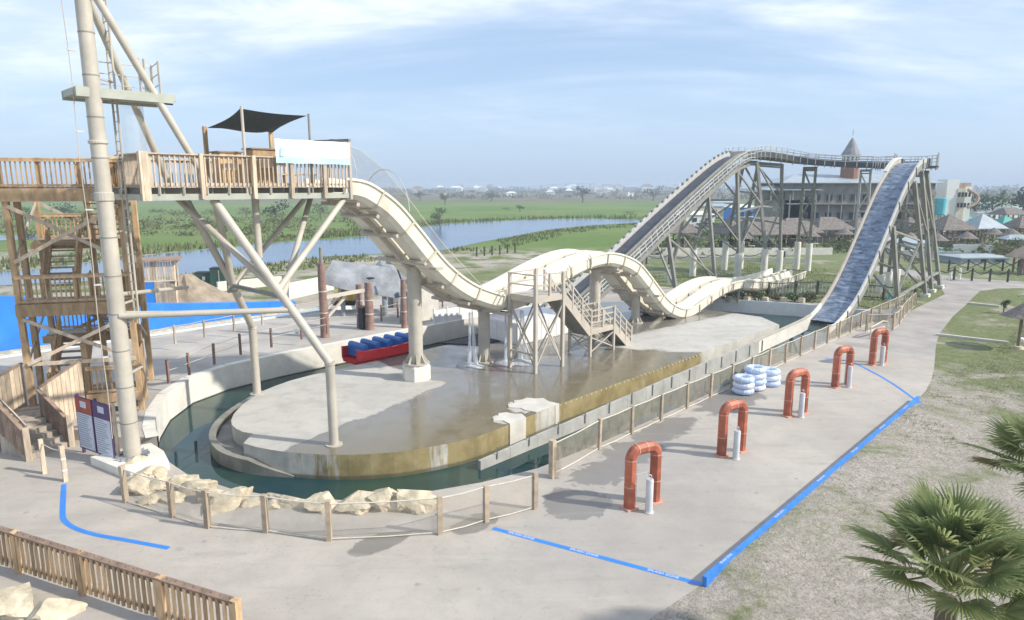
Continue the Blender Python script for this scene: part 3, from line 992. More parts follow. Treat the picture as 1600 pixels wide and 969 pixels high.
# ================================================================== WHITE TWO-LANE SLIDE
SL_Z = [(-4.3, 9.32), (-3.6, 9.25), (-3.0, 9.05), (-1.8, 8.28), (-0.67, 7.14), (0.74, 5.66), (2.28, 4.58), (3.96, 3.9), (4.85, 3.70), (5.6, 3.72), (6.75, 3.98), (8.8, 4.58), (10.9, 5.08),
        (12.8, 5.25), (14.4, 5.02), (16.2, 4.36), (17.7, 3.28), (19.74, 1.68), (21.2, 0.98), (22.3, 0.75), (23.4, 0.78), (25.0, 1.15), (27, 1.62), (29.14, 1.86), (31, 1.82), (34, 1.45), (37.2, 1.20), (40.5, 1.25), (43.5, 1.40)]
PROF_OUT = [(-0.72, 0), (-0.72, -0.09), (-0.655, -0.09), (-0.62, -0.62), (-0.42, -0.80), (0.42, -0.80), (0.62, -0.62), (0.655, -0.09), (0.72, -0.09), (0.72, 0)]
PROF = PROF_OUT + [(0.59, 0), (0.55, -0.5), (0.38, -0.68), (-0.38, -0.68), (-0.55, -0.5), (-0.59, 0)]
FL = [(a * 1.09, b_ * 1.06 - 0.005) for a, b_ in PROF_OUT]


def slide_pt(s, t):
    return S(s, t, interp(SL_Z, s))


def slide_frame(s, t):
    d = (slide_pt(s + 0.05, t) - slide_pt(s - 0.05, t)).normalized()
    side = d.cross(UP).normalized()
    return slide_pt(s, t), side, side.cross(d).normalized()


slide = thing('water_slide', 'long white two-lane fibreglass slide dropping from the wooden deck over a hump', 'water slide', S(18, 0))
for lane, tl in ((0, 0.93), (1, -0.93)):
    joints = []
    s = -4.3
    while s < 43.5:
        # flume pieces are about equally long along the chute
        joints.append(s)
        d = (slide_pt(s + 0.2, tl) - slide_pt(s, tl)).length / 0.2
        s += 1.75 / d
    joints.append(43.5)
    for a, c in zip(joints[:-1], joints[1:]):
        if c - a < 0.3:
            continue
        n = 5
        fr = [slide_frame(lerp(a + 0.008, c - 0.008, k / n), tl) for k in range(n + 1)]
        MB().sweep(PROF, fr).build('flume_segment', 'fibreglass', slide, smooth=True)
    for a in joints[1:-1]:
        fr = [slide_frame(a + dlt, tl) for dlt in (-0.035, 0.035)]
        inner = [(-0.60, -0.02), (-0.63, -0.63), (-0.43, -0.81), (0.43, -0.81), (0.63, -0.63), (0.60, -0.02)]
        outer = [(0.735, -0.02), (0.69, -0.66), (0.46, -0.88), (-0.46, -0.88), (-0.69, -0.66), (-0.735, -0.02)]
        MB().sweep(inner + outer, fr).build('flange', 'flange', slide)
# spine beam and cross arms under the drop and hump
for a in [-3.4, -2.2, -1.1, 0.05, 1.2, 2.6, 4.45, 7.0, 9.2, 11.4, 13.8, 16.0, 18.2, 20.0, 22.4, 28.2, 31.5, 35, 39]:
    p, sd_, up_ = slide_frame(a, 0)
    w = 1.75 if a in (0.05, 4.45, 13.8) else 1.35
    MB().beam(p - up_ * 0.95 - sd_ * w, p - up_ * 0.95 + sd_ * w, 0.14, 0.14, up=up_).build('cross_arm', 'steel_taupe', slide)
pts = [slide_frame(-4.1 + 0.5 * k, 0) for k in range(54)]
MB().sweep([(-0.1, -0.82), (-0.1, -1.0), (0.1, -1.0), (0.1, -0.82)], pts).build('spine_beam', 'steel_taupe', slide)
# little curved brackets on the outer wall of the hump
for a in (9.2, 11.0, 25.2, 27.0, 28.4):
    p, sd_, up_ = slide_frame(a, 1.65)
    MB().path([p - up_ * 0.55 + sd_ * 0.02, p - up_ * 0.3 + sd_ * 0.14, p + sd_ * 0.12, p + up_ * 0.18 + sd_ * 0.02], 0.035, 6).build('rim_bracket', 'steel_taupe', slide)
MB().beam(S(22.5, 1.2, 0.09), S(22.4, 1.2, 0.35), 0.16, 0.2).build('foot', 'steel_taupe', slide)
MB().beam(S(22.5, -1.2, 0.09), S(22.4, -1.2, 0.35), 0.16, 0.2).build('foot', 'steel_taupe', slide)
for a in (31.0, 35.0, 39.0, 43.0):
    z = interp(SL_Z, a)
    for tt in (-1.1, 1.1):
        MB().post(S(a, tt, 0.0), 0.16, 0.16, z - 0.9).build('foot', 'steel_taupe', slide)


def column(s, r, ztop, ped, label):
    c = thing('steel_column', label, 'column', S(s, 0, 0.1), 'round columns under the white slide')
    base = S(s, 0, 0.1)
    z0 = 0.0
    if ped:
        MB().lathe(base, [(0.66, -0.02), (0.66, 0.62), (0.58, 0.74)], 8).build('pedestal', 'conc_white', c)
        z0 = 0.74
    MB().lathe(base, [(r * 1.9, z0), (r * 1.9, z0 + 0.06), (r * 1.9, z0 + 0.06)], 16).build('base_plate', 'steel_beige', c)
    MB().lathe(base, [(r, z0 + 0.06), (r, ztop - 0.1), (r * 1.12, ztop - 0.1), (r * 1.12, ztop - 0.05)], 20).build('shaft', 'steel_beige', c, smooth=True)
    for k in range(8):
        a = 2 * math.pi * k / 8 + 0.2
        d = Vector((math.cos(a), math.sin(a), 0))
        q = base + UP * (z0 + 0.06)
        sdv = Vector((-d.y, d.x, 0)) * 0.02
        tri = [q + d * r * 0.98, q + d * r * 1.75, q + d * r * 0.98 + UP * 0.42]
        MB().add([x + sdv for x in tri] + [x - sdv for x in tri], [(0, 1, 2), (5, 4, 3), (0, 3, 4, 1), (1, 4, 5, 2), (2, 5, 3, 0)]).build('gusset', 'steel_beige', c)
    MB().beam(base + UP * ztop - N * 1.85, base + UP * ztop + N * 1.85, 0.42, 0.12).build('cap_beam', 'steel_taupe', c)
    return c


column(0.05, 0.33, 5.35, True, 'tall round column on an octagonal pedestal beside the red raft')
column(4.45, 0.30, 2.72, False, 'short bolted column between falling water jets under the slide dip')
column(13.8, 0.34, 4.0, False, 'thick round column in shade under the slide hump')
column(18.3, 0.28, 2.0, False, 'slim column below the slide descending toward the low dip')

# netting over the first drop: hoops and fine net
nt_ = thing('safety_net', 'fine brown safety netting arched over the first drop of the white slide', 'net', S(-2, 0, 8))


def hoop(s, hgt):
    p, sd_, up_ = slide_frame(s, 0)
    return [p + sd_ * (1.7 * math.cos(a)) + UP * (0.05 + hgt * math.sin(a)) for a in [math.pi * k / 14 for k in range(15)]]


HS = [(-3.9, 1.5), (-2.6, 1.6), (-1.4, 1.75), (-0.3, 1.85), (0.8, 1.75), (1.9, 1.4), (3.0, 0.95)]
rings = [hoop(*h) for h in HS]
b = MB()
vs = [p for r_ in rings for p in r_]
b.add(vs, [(i * 15 + j, i * 15 + j + 1, (i + 1) * 15 + j + 1, (i + 1) * 15 + j) for i in range(len(rings) - 1) for j in range(7, 14)])
b.build('net', 'mesh_fine', nt_)
for r_ in (rings[0], rings[2]):
    MB().path(r_, 0.02, 6).build('hoop', 'galv', nt_)
MB().path([r_[7] for r_ in rings] + [slide_frame(4.4, 0)[0] + UP * 0.2], 0.014, 5).build('top_cord', 'rope', nt_)

# water falling from the dip
for k, (s, t, z, w) in enumerate([(3.3, 0.2, 2.85, 0.16), (5.0, 1.0, 2.75, 0.14), (5.6, 1.5, 2.8, 0.16)]):
    f = thing('falling_water', ['single thin water jet falling left of the short bolted column', 'middle water jet falling right of the short bolted column',
                                'water jet falling next to the steel stair platform legs'][k], 'water', S(s, t, 0.1), 'water jets leaking from the slide')
    for j in range(4):
        rr = random.Random(k * 10 + j)
        dx, dt = rr.uniform(-w, w), rr.uniform(-w, w)
        pts = [S(s + dx * 0.6, t + dt * 0.6, z), S(s + dx * 0.9, t + dt, z * 0.62), S(s + dx * 1.2, t + dt * 1.2, z * 0.3), S(s + dx * 1.7, t + dt * 1.6, 0.12)]
        MB().path(spline(pts, 4), 0.035, 6, 0.075).build('jet', 'fall', f, smooth='all')
    MB().lathe(S(s, t, 0.10), [(0.75, 0.0), (0.5, 0.05), (0.25, 0.16), (0.0, 0.24)], 14).build('splash', 'fall', f, smooth='all')
# ================================================================== LEFT MAST WITH STAYS
mx = S(-12.42, 0.95, 0.0)
mast = thing('steel_mast', 'tall tapering beige steel mast with long diagonal stays left of the viewing deck', 'mast', mx)
pb = MB()
ped = [S(*q) for q in [(-13.4, 0.0), (-12.9, 2.3), (-11.75, 2.25), (-11.55, 1.2), (-11.6, 0.1)]]
pb.prism([(p.x, p.y) for p in ped], -0.4, 0.28)
pb.build('pedestal', 'conc_white', mast)
MTOP = 17.0
for k in range(14):
    z0, z1 = 0.28 + k * (MTOP - 0.28) / 14, 0.28 + (k + 1) * (MTOP - 0.28) / 14
    r0, r1 = lerp(0.262, 0.20, k / 14), lerp(0.262, 0.20, (k + 1) / 14)
    MB().lathe(mx, [(r0, z0), (r1, z1)], 24).build('shaft_section', 'steel_beige', mast, smooth=True)
    if k:
        MB().lathe(mx, [(r0 + 0.010, z0 - 0.018), (r0 + 0.010, z0 + 0.018)], 24).build('weld_ring', 'steel_dark', mast)
for z, hh in ((8.55, 0.25), (10.25, 0.08)):
    MB().lathe(mx, [(0.25, z), (0.27, z + 0.02), (0.27, z + hh), (0.25, z + hh + 0.02)], 20).build('collar', 'steel_beige', mast)
for k in range(14):
    a = 2 * math.pi * k / 14
    d = Vector((math.cos(a), math.sin(a), 0))
    MB().beam(mx + d * 0.27 + UP * 0.32, mx + d * 0.50 + UP * 0.34, 0.03, 0.09).build('bolt_gusset', 'rock_grey', mast)
# stays down to the deck, horizontal struts to the deck legs
top = mx + UP * 15.0
MB().tube(top + N * 0.2, S(-9.15, 0.9, 8.9), 0.115, 12).build('stay', 'steel_beige', mast, smooth=True)
MB().tube(top - N * 0.2, S(-9.35, -2.2, 8.9), 0.115, 12).build('stay', 'steel_beige', mast, smooth=True)
# maintenance platform part way up
pz = 11.72
b = MB()
b.box(S(-11.5, 0.35, pz + 0.05), E * 1.38, N * 0.75, UP * 0.1)
b.beam(S(-12.9, 1.08, pz), S(-10.2, 1.08, pz), 0.1, 0.26)
b.beam(S(-12.9, -0.4, pz), S(-10.2, -0.4, pz), 0.1, 0.26)
b.build('platform', 'steel_green', mast)
MB().tube(S(-10.4, 0.3, pz - 0.02), S(-9.95, 0.3, pz - 0.02), 0.075, 12).build('pipe_stub', 'black', mast)
for s, t in ((-11.1, 1.0), (-10.95, 1.0), (-10.5, 0.9), (-10.4, 0.0), (-10.3, -0.35), (-11.2, -0.35), (-11.9, -0.35)):
    MB().beam(S(s, t, pz + 0.1), S(s, t, pz + 1.15), 0.055, 0.055).build('rail_post', 'steel_beige', mast)
for z in (0.45, 0.78, 1.12):
    MB().path([S(-11.9, -0.35, pz + z), S(-10.3, -0.35, pz + z), S(-10.4, 0.3, pz + z), S(-10.5, 0.9, pz + z)], 0.016, 6).build('guard_rail', 'steel_beige', mast)
# ladder with its cage of netting
for t in (-0.1, 0.32):
    MB().tube(S(-11.62, t, 4.5), S(-11.62, t, MTOP), 0.035, 8).build('ladder_rail', 'steel_beige', mast)
rung = MB()
me = None
for k in range(40):
    z = 4.7 + k * 0.3
    if me is None:
        rung.tube(Vector((0, 0, 0)), N * 0.42, 0.015, 5)
        me = bpy.data.meshes.new('rung')
        me.from_pydata([tuple(v) for v in rung.v], [], rung.f)
        me.materials.append(M['steel_beige'])
    inst(me, 'rung', mast, Mat(S(-11.62, -0.1, z)))
for k in range(6):
    z = 3.0 + k * 2.3
    MB().beam(mx + UP * z, S(-11.62, 0.1, z), 0.06, 0.06).build('ladder_bracket', 'steel_beige', mast)
    MB().beam(mx - E * 0.3 - N * 0.1 + UP * (z + 0.7), mx - E * 0.52 - N * 0.1 + UP * (z + 0.7), 0.05, 0.05).build('cable_bracket', 'galv', mast)
MB().path([mx - E * 0.5 - N * 0.1 + UP * (1.0 + 0.8 * k) + E * (0.02 * math.sin(k)) for k in range(20)], 0.014, 5).build('cable', 'steel_taupe', mast)
b = MB()
vs = []
for k in range(9):
    a = math.pi * (k / 8) - 0.6
    for z in (9.3, 11.6):
        vs.append(S(-11.25 + 0.42 * math.cos(a), 0.15 + 0.5 * math.sin(a), z))
b.add(vs, [(2 * k, 2 * k + 2, 2 * k + 3, 2 * k + 1) for k in range(8)])
b.build('ladder_net', 'mesh_grey', mast)

# ================================================================== VIEWING DECK
DS0, DS1, DT0, DT1 = -11.45, -4.15, -3.5, 1.62
deck = thing('viewing_deck', 'elevated wooden viewing deck on crossed beige steel pipe legs', 'deck', S(-7.8, 0, 0))
# floor boards
nb = 36
for k in range(nb):
    t = lerp(DT0, DT1, (k + 0.5) / nb)
    MB().box(S((DS0 + DS1) / 2, t, 8.97), E * (DS1 - DS0) / 2, N * ((DT1 - DT0) / nb / 2 - 0.006), UP * 0.02).build('floor_board', 'wood_grey', deck)
for k in range(15):
    s = lerp(DS0 + 0.1, DS1 - 0.1, k / 14)
    MB().beam(S(s, DT0 + 0.1, 8.855), S(s, DT1 - 0.2, 8.855), 0.05, 0.18).build('joist', 'steel_dark', deck)
for t in (DT1 - 0.08, -1.0, DT0 + 0.08):
    MB().beam(S(DS0 - 0.2, t, 8.655), S(DS1 + 0.1, t, 8.655), 0.14, 0.2).build('edge_beam', 'steel_green', deck)
for s in (DS0 - 0.1, DS1 + 0.0):
    MB().beam(S(s, DT0, 8.654), S(s, DT1 - 0.18, 8.654), 0.12, 0.19).build('edge_beam', 'steel_green', deck)
BAL = unit_mesh('baluster', 0.042, 0.042, 0.98, 'wood_pale')
BAL2 = unit_mesh('baluster', 0.042, 0.042, 0.98, 'wood')


def railing(root, p, q, z, h=1.0, posts=None, bal=BAL, sp=0.155, wood='wood_pale', post_drop=0.35, kick=True, pw=0.12):
    p, q = Vector((p.x, p.y, 0)), Vector((q.x, q.y, 0))
    L = (q - p).length
    d = (q - p).normalized()
    a = math.atan2(d.y, d.x)
    nb_ = max(2, int(L / sp))
    for k in range(1, nb_):
        w = p + d * (L * k / nb_)
        inst(bal, 'baluster', root, Mat(w + UP * (z - 0.02), a, rnd.uniform(-0.012, 0.012)) @ Matrix.Scale(h / 1.0, 4, Vector((0, 0, 1))))
    off = Vector((-d.y, d.x, 0)) * 0.045
    MB().beam(p + off + UP * (z + h - 0.07), q + off + UP * (z + h - 0.07), 0.04, 0.09).build('top_rail', wood, root)
    MB().beam(p + UP * (z + h + 0.0), q + UP * (z + h + 0.0), 0.15, 0.035).build('cap_rail', wood, root)
    MB().beam(p + off + UP * (z + 0.06), q + off + UP * (z + 0.06), 0.04, 0.09).build('bottom_rail', wood, root)
    for f in (posts if posts is not None else (0, 0.5, 1)):
        w = p + d * (L * f) - off * 1.6
        MB().post(w + UP * (z - post_drop), pw, pw, h + post_drop + 0.03, a).build('post', wood, root)


railing(deck, S(DS0, DT1), S(DS1, DT1), 9.0, posts=(0.0, 0.235, 0.475, 0.665, 0.845), post_drop=0.42)
railing(deck, S(DS0, -0.35), S(DS0, DT1), 9.0, posts=(0.0,), wood='wood_pale', sp=0.13)
railing(deck, S(DS0, DT0), S(DS1, DT0), 9.0, posts=(0, 0.25, 0.5, 0.75, 1))
railing(deck, S(DS1, DT1), S(DS1, 1.72 - 0.05), 9.0, posts=())
MB().post(S(DS0, DT1 + 0.02, 8.55), 0.26, 0.2, 1.5).build('corner_post', 'wood_pale', deck)
for k in range(10):
    s = lerp(DS0 + 0.4, DS1 - 0.3, k / 9)
    MB().beam(S(s, DT1 + 0.02, 8.74), S(s, DT1 + 0.02, 8.98), 0.06, 0.06).build('short_stud', 'steel_beige', deck)
# tall end frame holding the banner
for t in (DT1, 0.2):
    MB().post(S(DS1 + 0.02, t, 8.5), 0.1, 0.1, 2.25).build('end_post', 'steel_taupe', deck)
MB().beam(S(DS1 + 0.02, DT1 + 0.06, 10.72), S(DS1 + 0.02, -0.9, 10.78), 0.1, 0.1).build('end_beam', 'steel_dark', deck)
# steel pipe legs
LA, LB = S(-6.23, -3.16), S(-7.06, 4.43)
LBt, LAt = LB + UP * 3.05, LA + UP * 3.05
NA = S(-7.55, -1.7, 5.15)


def pipe(p, q, r, name='pipe_leg', mt='steel_beige'):
    MB().tube(p, q, r, 14).build(name, mt, deck, smooth=True)


pipe(LA + UP * 0.1, LAt, 0.165)
pipe(LB + UP * 0.1, LBt, 0.165)
for L in (LA, LB):
    MB().lathe(L + UP * 0.1, [(0.3, 0.0), (0.3, 0.035), (0.0, 0.035)], 16).build('base_plate', 'steel_beige', deck)
for L in (LAt, LBt):
    MB().lathe(L, [(0.19, -0.05), (0.19, 0.05)], 14).build('collar', 'steel_taupe', deck)
pipe(LAt, NA, 0.15)
pipe(NA, S(-9.35, -0.9, 8.55), 0.13)
pipe(NA, S(-8.6, -0.2, 8.55), 0.13)
pipe(LBt, S(-9.25, 1.25, 8.55), 0.15)
LM = lerp(LBt, S(-9.25, 1.25, 8.55), 0.41)
pipe(LM, S(-9.75, -0.5, 8.55), 0.11, 'brace')
pipe(lerp(LBt, S(-9.25, 1.25, 8.55), 0.45), S(-4.25, 1.35, 8.55), 0.115, 'brace')
pipe(NA, S(-3.9, -2.2, 8.55), 0.105, 'brace')
pipe(LM, S(-4.6, -0.6, 8.55), 0.105, 'brace')
pipe(S(-7.4, 0.4, 6.4), S(-7.4, 0.4, 8.55), 0.13, 'king_post')
pipe(NA, LM, 0.085, 'cross_strut', 'steel_dark')
MB().box(NA, E * 0.22, N * 0.06, UP * 0.26).build('node_plate', 'steel_dark', deck)
pipe(mx + UP * 5.0 + N * 0.2, lerp(LBt, S(-9.25, 1.25, 8.55), 0.33), 0.10, 'strut')
pipe(mx + UP * 5.0 - N * 0.3, NA + UP * (-1.05) + N * 0.3, 0.09, 'strut')
pipe(mx + UP * 5.6 - N * 0.3, S(-8.6, -3.6, 5.0), 0.075, 'strut')

# things standing on the deck
for k, (s, t, w, h, lab) in enumerate([(-8.55, 0.9, 0.75, 1.12, 'low wooden operator box under the left end of the shade sail'),
                                       (-7.25, 0.7, 0.85, 1.28, 'taller wooden operator box under the middle of the shade sail')]):
    c = thing('operator_box', lab, 'booth', S(s, t, 8.99))
    o = S(s, t, 8.99)
    for sx, sy, a_, b_, wd in ((1, 0, N, E, w * 0.4), (-1, 0, N, E, w * 0.4), (0, 1, E, N, w / 2), (0, -1, E, N, w / 2)):
        MB().box(o + (b_ * (sx or sy) * (w / 2 if sx else w * 0.4)) + UP * h / 2, a_ * (wd - 0.015), b_ * 0.014, UP * h / 2).build('side_board', 'wood', c)
    MB().box(o + UP * (h + 0.03), E * (w / 2 + 0.06), N * (w * 0.4 + 0.06), UP * 0.025).build('top_board', 'wood_dark', c)
    MB().box(o + UP * (h * 0.6) + N * (w * 0.4 + 0.03), E * w * 0.3, N * 0.012, UP * 0.12).build('panel', 'wood_pale', c)
for k in range(2):
    s = -6.1 + k * 1.2
    c = thing('deck_bench', ['pale wooden bench on the deck behind the banner, left one', 'pale wooden bench on the deck near the slide entrance'][k], 'bench', S(s, -0.6, 8.99), 'benches on the viewing deck')
    for j in range(3):
        MB().box(S(s, -0.6 + (j - 1) * 0.15, 9.45), E * 0.5, N * 0.065, UP * 0.02).build('seat_board', 'wood_pale', c)
    for j in (-1, 1):
        MB().post(S(s + j * 0.4, -0.6, 8.99), 0.08, 0.36, 0.44).build('leg', 'wood_pale', c)

# shade sail
sail = thing('shade_sail', 'dark grey four-cornered shade sail stretched above the viewing deck', 'shade sail', S(-6.6, 0, 9))
TL, RR, LL, BB = S(-8.2, 1.45, 11.58), S(-5.72, 1.45, 11.52), S(-8.12, -1.6, 11.12), S(-5.5, -1.7, 11.1)
b = MB()
n = 12
vs = []
for i in range(n + 1):
    for j in range(n + 1):
        u, v = i / n, j / n
        p = lerp(lerp(TL, RR, u), lerp(LL, BB, u), v)
        p = p - UP * 0.34 * (1 - (2 * u - 1) ** 2) * (1 - (2 * v - 1) ** 2)
        cpt = (TL + LL + RR + BB) / 4
        edge = max(abs(2 * u - 1), abs(2 * v - 1))
        along = (1 - (2 * u - 1) ** 2) if abs(2 * v - 1) >= abs(2 * u - 1) else (1 - (2 * v - 1) ** 2)
        p = p.lerp(cpt, 0.12 * along * edge)
        vs.append(p)
b.add(vs, [(i * (n + 1) + j, (i + 1) * (n + 1) + j, (i + 1) * (n + 1) + j + 1, i * (n + 1) + j + 1) for i in range(n) for j in range(n)])
b.build('cloth', 'shade_cloth', sail, smooth='all')
for p, w, mt in ((TL, 0.05, 'steel_taupe'), (RR, 0.045, 'steel_dark')):
    MB().tube(Vector((p.x, p.y, 8.6)) + N * 0.1, Vector((p.x, p.y, p.z + 0.06)) + N * 0.1, w, 10).build('pole', mt, sail)
for p in (LL, BB):
    MB().post(Vector((p.x, p.y, 8.99)) - E * 0.08, 0.13, 0.13, p.z - 8.99 + 0.05).build('timber_post', 'wood', sail)

# banner on the railing
ban = thing('vinyl_banner', 'white vinyl banner with a pale aqua wave along its lower edge on the deck railing', 'banner', S(-5.7, 1.8, 10.2))
b = MB()
n = 18
vs = []
for i in range(n + 1):
    s = lerp(-7.2, -4.22, i / n)
    for z in (9.80 + 0.01 * math.sin(i), 10.03 + 0.035 * math.sin(i * 0.8), 10.62 + 0.008 * math.cos(i * 0.9)):
        vs.append(S(s, 1.80 + 0.02 * math.sin(i * 0.7 + z), z))
b2 = MB().add(vs, [(3 * i + 1, 3 * i + 4, 3 * i + 5, 3 * i + 2) for i in range(n)])
b2.build('upper_sheet', 'banner', ban)
b3 = MB().add(vs, [(3 * i, 3 * i + 3, 3 * i + 4, 3 * i + 1) for i in range(n)])
b3.build('lower_wave_print', 'banner_blue', ban)
MB().add([S(-7.05, 1.825, 10.03), S(-6.9, 1.825, 10.03), S(-6.85, 1.825, 10.3), S(-6.95, 1.825, 10.42), S(-7.03, 1.825, 10.3)], [(0, 1, 2, 3, 4)]).build('splash_print', 'banner_blue', ban)

# ================================================================== WOODEN STAIR TOWER
FR = Vector((-14.49, 25.02, 0))
TA = Vector((-0.965, -0.26, 0)).normalized()
TB = Vector((-0.40, 0.917, 0)).normalized()
TANG = math.atan2(-TA.y, -TA.x)
TW = lambda a, b_, z=0.0: FR + TA * a + TB * b_ + UP * z
TWD, TDP = 3.65, 4.4
tower = thing('stair_tower', 'tall wooden stair tower with zigzag flights and slatted railings at the left edge', 'stair tower', TW(1.8, 2, 0.4))
for a, b_, z1 in ((0, 0, 9.0), (0.0, TDP, 9.0), (TWD, 0, 9.0), (TWD, TDP, 9.0), (1.75, 0.05, 3.2), (1.75, TDP, 9.0), (0.0, 1.5, 9.0), (TWD, 1.5, 9.0)):
    MB().post(TW(a, b_, 0.38), 0.19, 0.19, z1 - 0.38, TANG).build('post', 'wood', tower)


def tbeam(p, q, w=0.06, h=0.24, name='beam', mt='wood'):
    MB().beam(p, q, w, h).build(name, mt, tower)


def platform(a0, a1, b0, b1, z, fascia=0.42):
    k = max(3, int((b1 - b0) / 0.16))
    for i in range(k):
        bb = lerp(b0, b1, (i + 0.5) / k)
        MB().box(TW((a0 + a1) / 2, bb, z - 0.02), TA * (a1 - a0) / 2, TB * ((b1 - b0) / k / 2 - 0.006), UP * 0.02).build('floor_board', 'wood_grey', tower)
    for bb in (b0 - 0.04, b1 + 0.04):
        tbeam(TW(a0 - 0.12, bb, z - 0.05 - fascia / 2), TW(a1 + 0.12, bb, z - 0.05 - fascia / 2), 0.06, fascia, 'fascia')
    for aa in (a0, a1):
        tbeam(TW(aa, b0, z - 0.06 - fascia / 2), TW(aa, b1, z - 0.06 - fascia / 2), 0.05, fascia - 0.02, 'fascia')


platform(-0.1, TWD + 1.2, -0.1, 1.3, 8.97, 0.46)
platform(0.1, TWD, TDP - 1.2, TDP, 6.85, 0.3)
platform(-0.1, TWD, -0.1, 1.2, 4.80, 0.46)
platform(0.1, TWD, TDP - 1.2, TDP, 2.95, 0.3)
platform(0.05, 1.7, -0.1, 1.3, 1.25, 0.36)
railing(tower, TW(-0.35, -0.14), TW(TWD + 1.2, -0.14), 8.97, bal=BAL2, wood='wood', posts=(0.06, 0.30, 0.55, 0.78), sp=0.15)
railing(tower, TW(-0.1, -0.14), TW(TWD, -0.14), 4.80, bal=BAL2, wood='wood', posts=(0.5,), sp=0.15)
railing(tower, TW(-0.14, -0.1), TW(-0.14, 1.4), 4.80, bal=BAL2, wood='wood', posts=(1,), sp=0.15)
railing(tower, TW(0.1, -0.14), TW(1.75, -0.14), 1.25, bal=BAL2, wood='wood', posts=(), sp=0.15)
railing(tower, TW(0.1, TDP + 0.1), TW(TWD, TDP + 0.1), 6.85, bal=BAL2, wood='wood', posts=(0, 1), sp=0.16)
railing(tower, TW(0.1, TDP + 0.1), TW(TWD, TDP + 0.1), 2.95, bal=BAL2, wood='wood', posts=(0, 1), sp=0.16)


def flight(a0, a1, z0, z1, b0, b1):
    k = 9
    for i in range(k):
        f = (i + 0.5) / k
        bb, z = lerp(b0, b1, f), lerp(z0, z1, (i + 1) / (k + 1))
        MB().box(TW((a0 + a1) / 2, bb, z), TA * ((a1 - a0) / 2 - 0.03), TB * 0.135, UP * 0.022).build('tread', 'wood_grey', tower)
    for aa in (a0, a1):
        tbeam(TW(aa, b0, z0 - 0.06), TW(aa, b1, z1 - 0.06), 0.055, 0.3, 'stringer', 'wood')
        tbeam(TW(aa, b0, z0 + 0.95), TW(aa, b1, z1 + 0.95), 0.06, 0.10, 'hand_rail', 'wood')
        tbeam(TW(aa, b0, z0 + 0.5), TW(aa, b1, z1 + 0.5), 0.04, 0.09, 'hand_rail', 'wood')
        for q in range(11):
            f = (q + 0.5) / 11
            inst(BAL2, 'baluster', tower, Mat(TW(aa, lerp(b0, b1, f), lerp(z0, z1, f)), TANG) @ Matrix.Scale(0.95, 4, Vector((0, 0, 1))))
        for f in (0.05, 0.5, 0.95):
            MB().post(TW(aa + 0.05, lerp(b0, b1, f), lerp(z0, z1, f) - 0.1), 0.09, 0.09, 1.08, TANG).build('rail_post', 'wood', tower)


flight(1.95, 3.05, 1.0, 2.95, 0.2, TDP - 1.15)
flight(0.35, 1.45, 2.95, 4.80, TDP - 1.15, 1.25)
flight(1.95, 3.05, 4.80, 6.85, 1.2, TDP - 1.15)
flight(0.35, 1.45, 6.85, 8.97, TDP - 1.15, 1.35)
for z0, z1 in ((2.5, 4.2), (6.3, 8.3)):
    tbeam(TW(0.05, -0.1, z0), TW(TWD - 0.05, -0.1, z1), 0.045, 0.13, 'brace', 'wood_pale')
    tbeam(TW(0.05, -0.16, z1), TW(TWD - 0.05, -0.16, z0), 0.045, 0.13, 'brace', 'wood_pale')
    tbeam(TW(0.0, 0.1, z1), TW(0.0, TDP - 0.1, z0), 0.045, 0.13, 'brace', 'wood_grey')
    tbeam(TW(TWD, 0.1, z0), TW(TWD, TDP - 0.1, z1), 0.045, 0.13, 'brace', 'wood_grey')
    tbeam(TW(0.05, TDP + 0.16, z0), TW(TWD - 0.05, TDP + 0.16, z1), 0.045, 0.13, 'brace', 'wood_grey')
    tbeam(TW(0.05, TDP + 0.22, z1), TW(TWD - 0.05, TDP + 0.22, z0), 0.045, 0.13, 'brace', 'wood_grey')
tbeam(TW(0.0, -0.1, 2.5), TW(TWD, -0.1, 2.5), 0.05, 0.14, 'brace', 'wood_pale')
tbeam(TW(0.1, -0.1, 0.5), TW(1.75, -0.1, 0.95), 0.045, 0.13, 'brace', 'wood_pale')
tbeam(TW(0.1, -0.16, 0.95), TW(1.75, -0.16, 0.5), 0.045, 0.13, 'brace', 'wood_pale')
# boarding on the lower right side
for k in range(9):
    MB().box(TW(-0.12, 0.2 + k * 0.15, 1.75), TB * 0.068, TA * 0.012, UP * 1.1).build('side_board', 'wood', tower)
for k in range(8):
    MB().box(TW(-0.12, 0.15 + k * 0.15, 4.2), TB * 0.068, TA * 0.012, UP * 0.42).build('side_board', 'wood', tower)
# bridge from the tower to the viewing deck
br = thing('deck_bridge', 'short plank bridge joining the stair tower to the viewing deck behind the mast', 'bridge', TW(-0.8, 0.6, 8.9))
pA, pB = TW(-0.25, 1.25), TW(-0.25, -0.1)
qA, qB = S(DS0 - 0.18, -2.6), S(DS0 - 0.18, -0.2)
for k in range(12):
    u0, u1 = k / 12 + 0.004, (k + 1) / 12 - 0.004
    pts_ = [lerp(pB, qB, u0), lerp(pB, qB, u1), lerp(pA, qA, u1), lerp(pA, qA, u0)]
    MB().prism([(p.x, p.y) for p in pts_], 8.93, 8.975, bottom=True).build('plank', 'wood_grey', br)
MB().beam(pB + UP * 8.78, qB + UP * 8.78, 0.08, 0.26).build('side_beam', 'wood', br)
MB().beam(pA + UP * 8.78, qA + UP * 8.78, 0.08, 0.26).build('side_beam', 'wood', br)
railing(br, pB, qB, 8.97, bal=BAL2, wood='wood', posts=(), sp=0.15)
railing(br, pA, qA, 8.97, bal=BAL2, wood='wood', posts=(), sp=0.15)

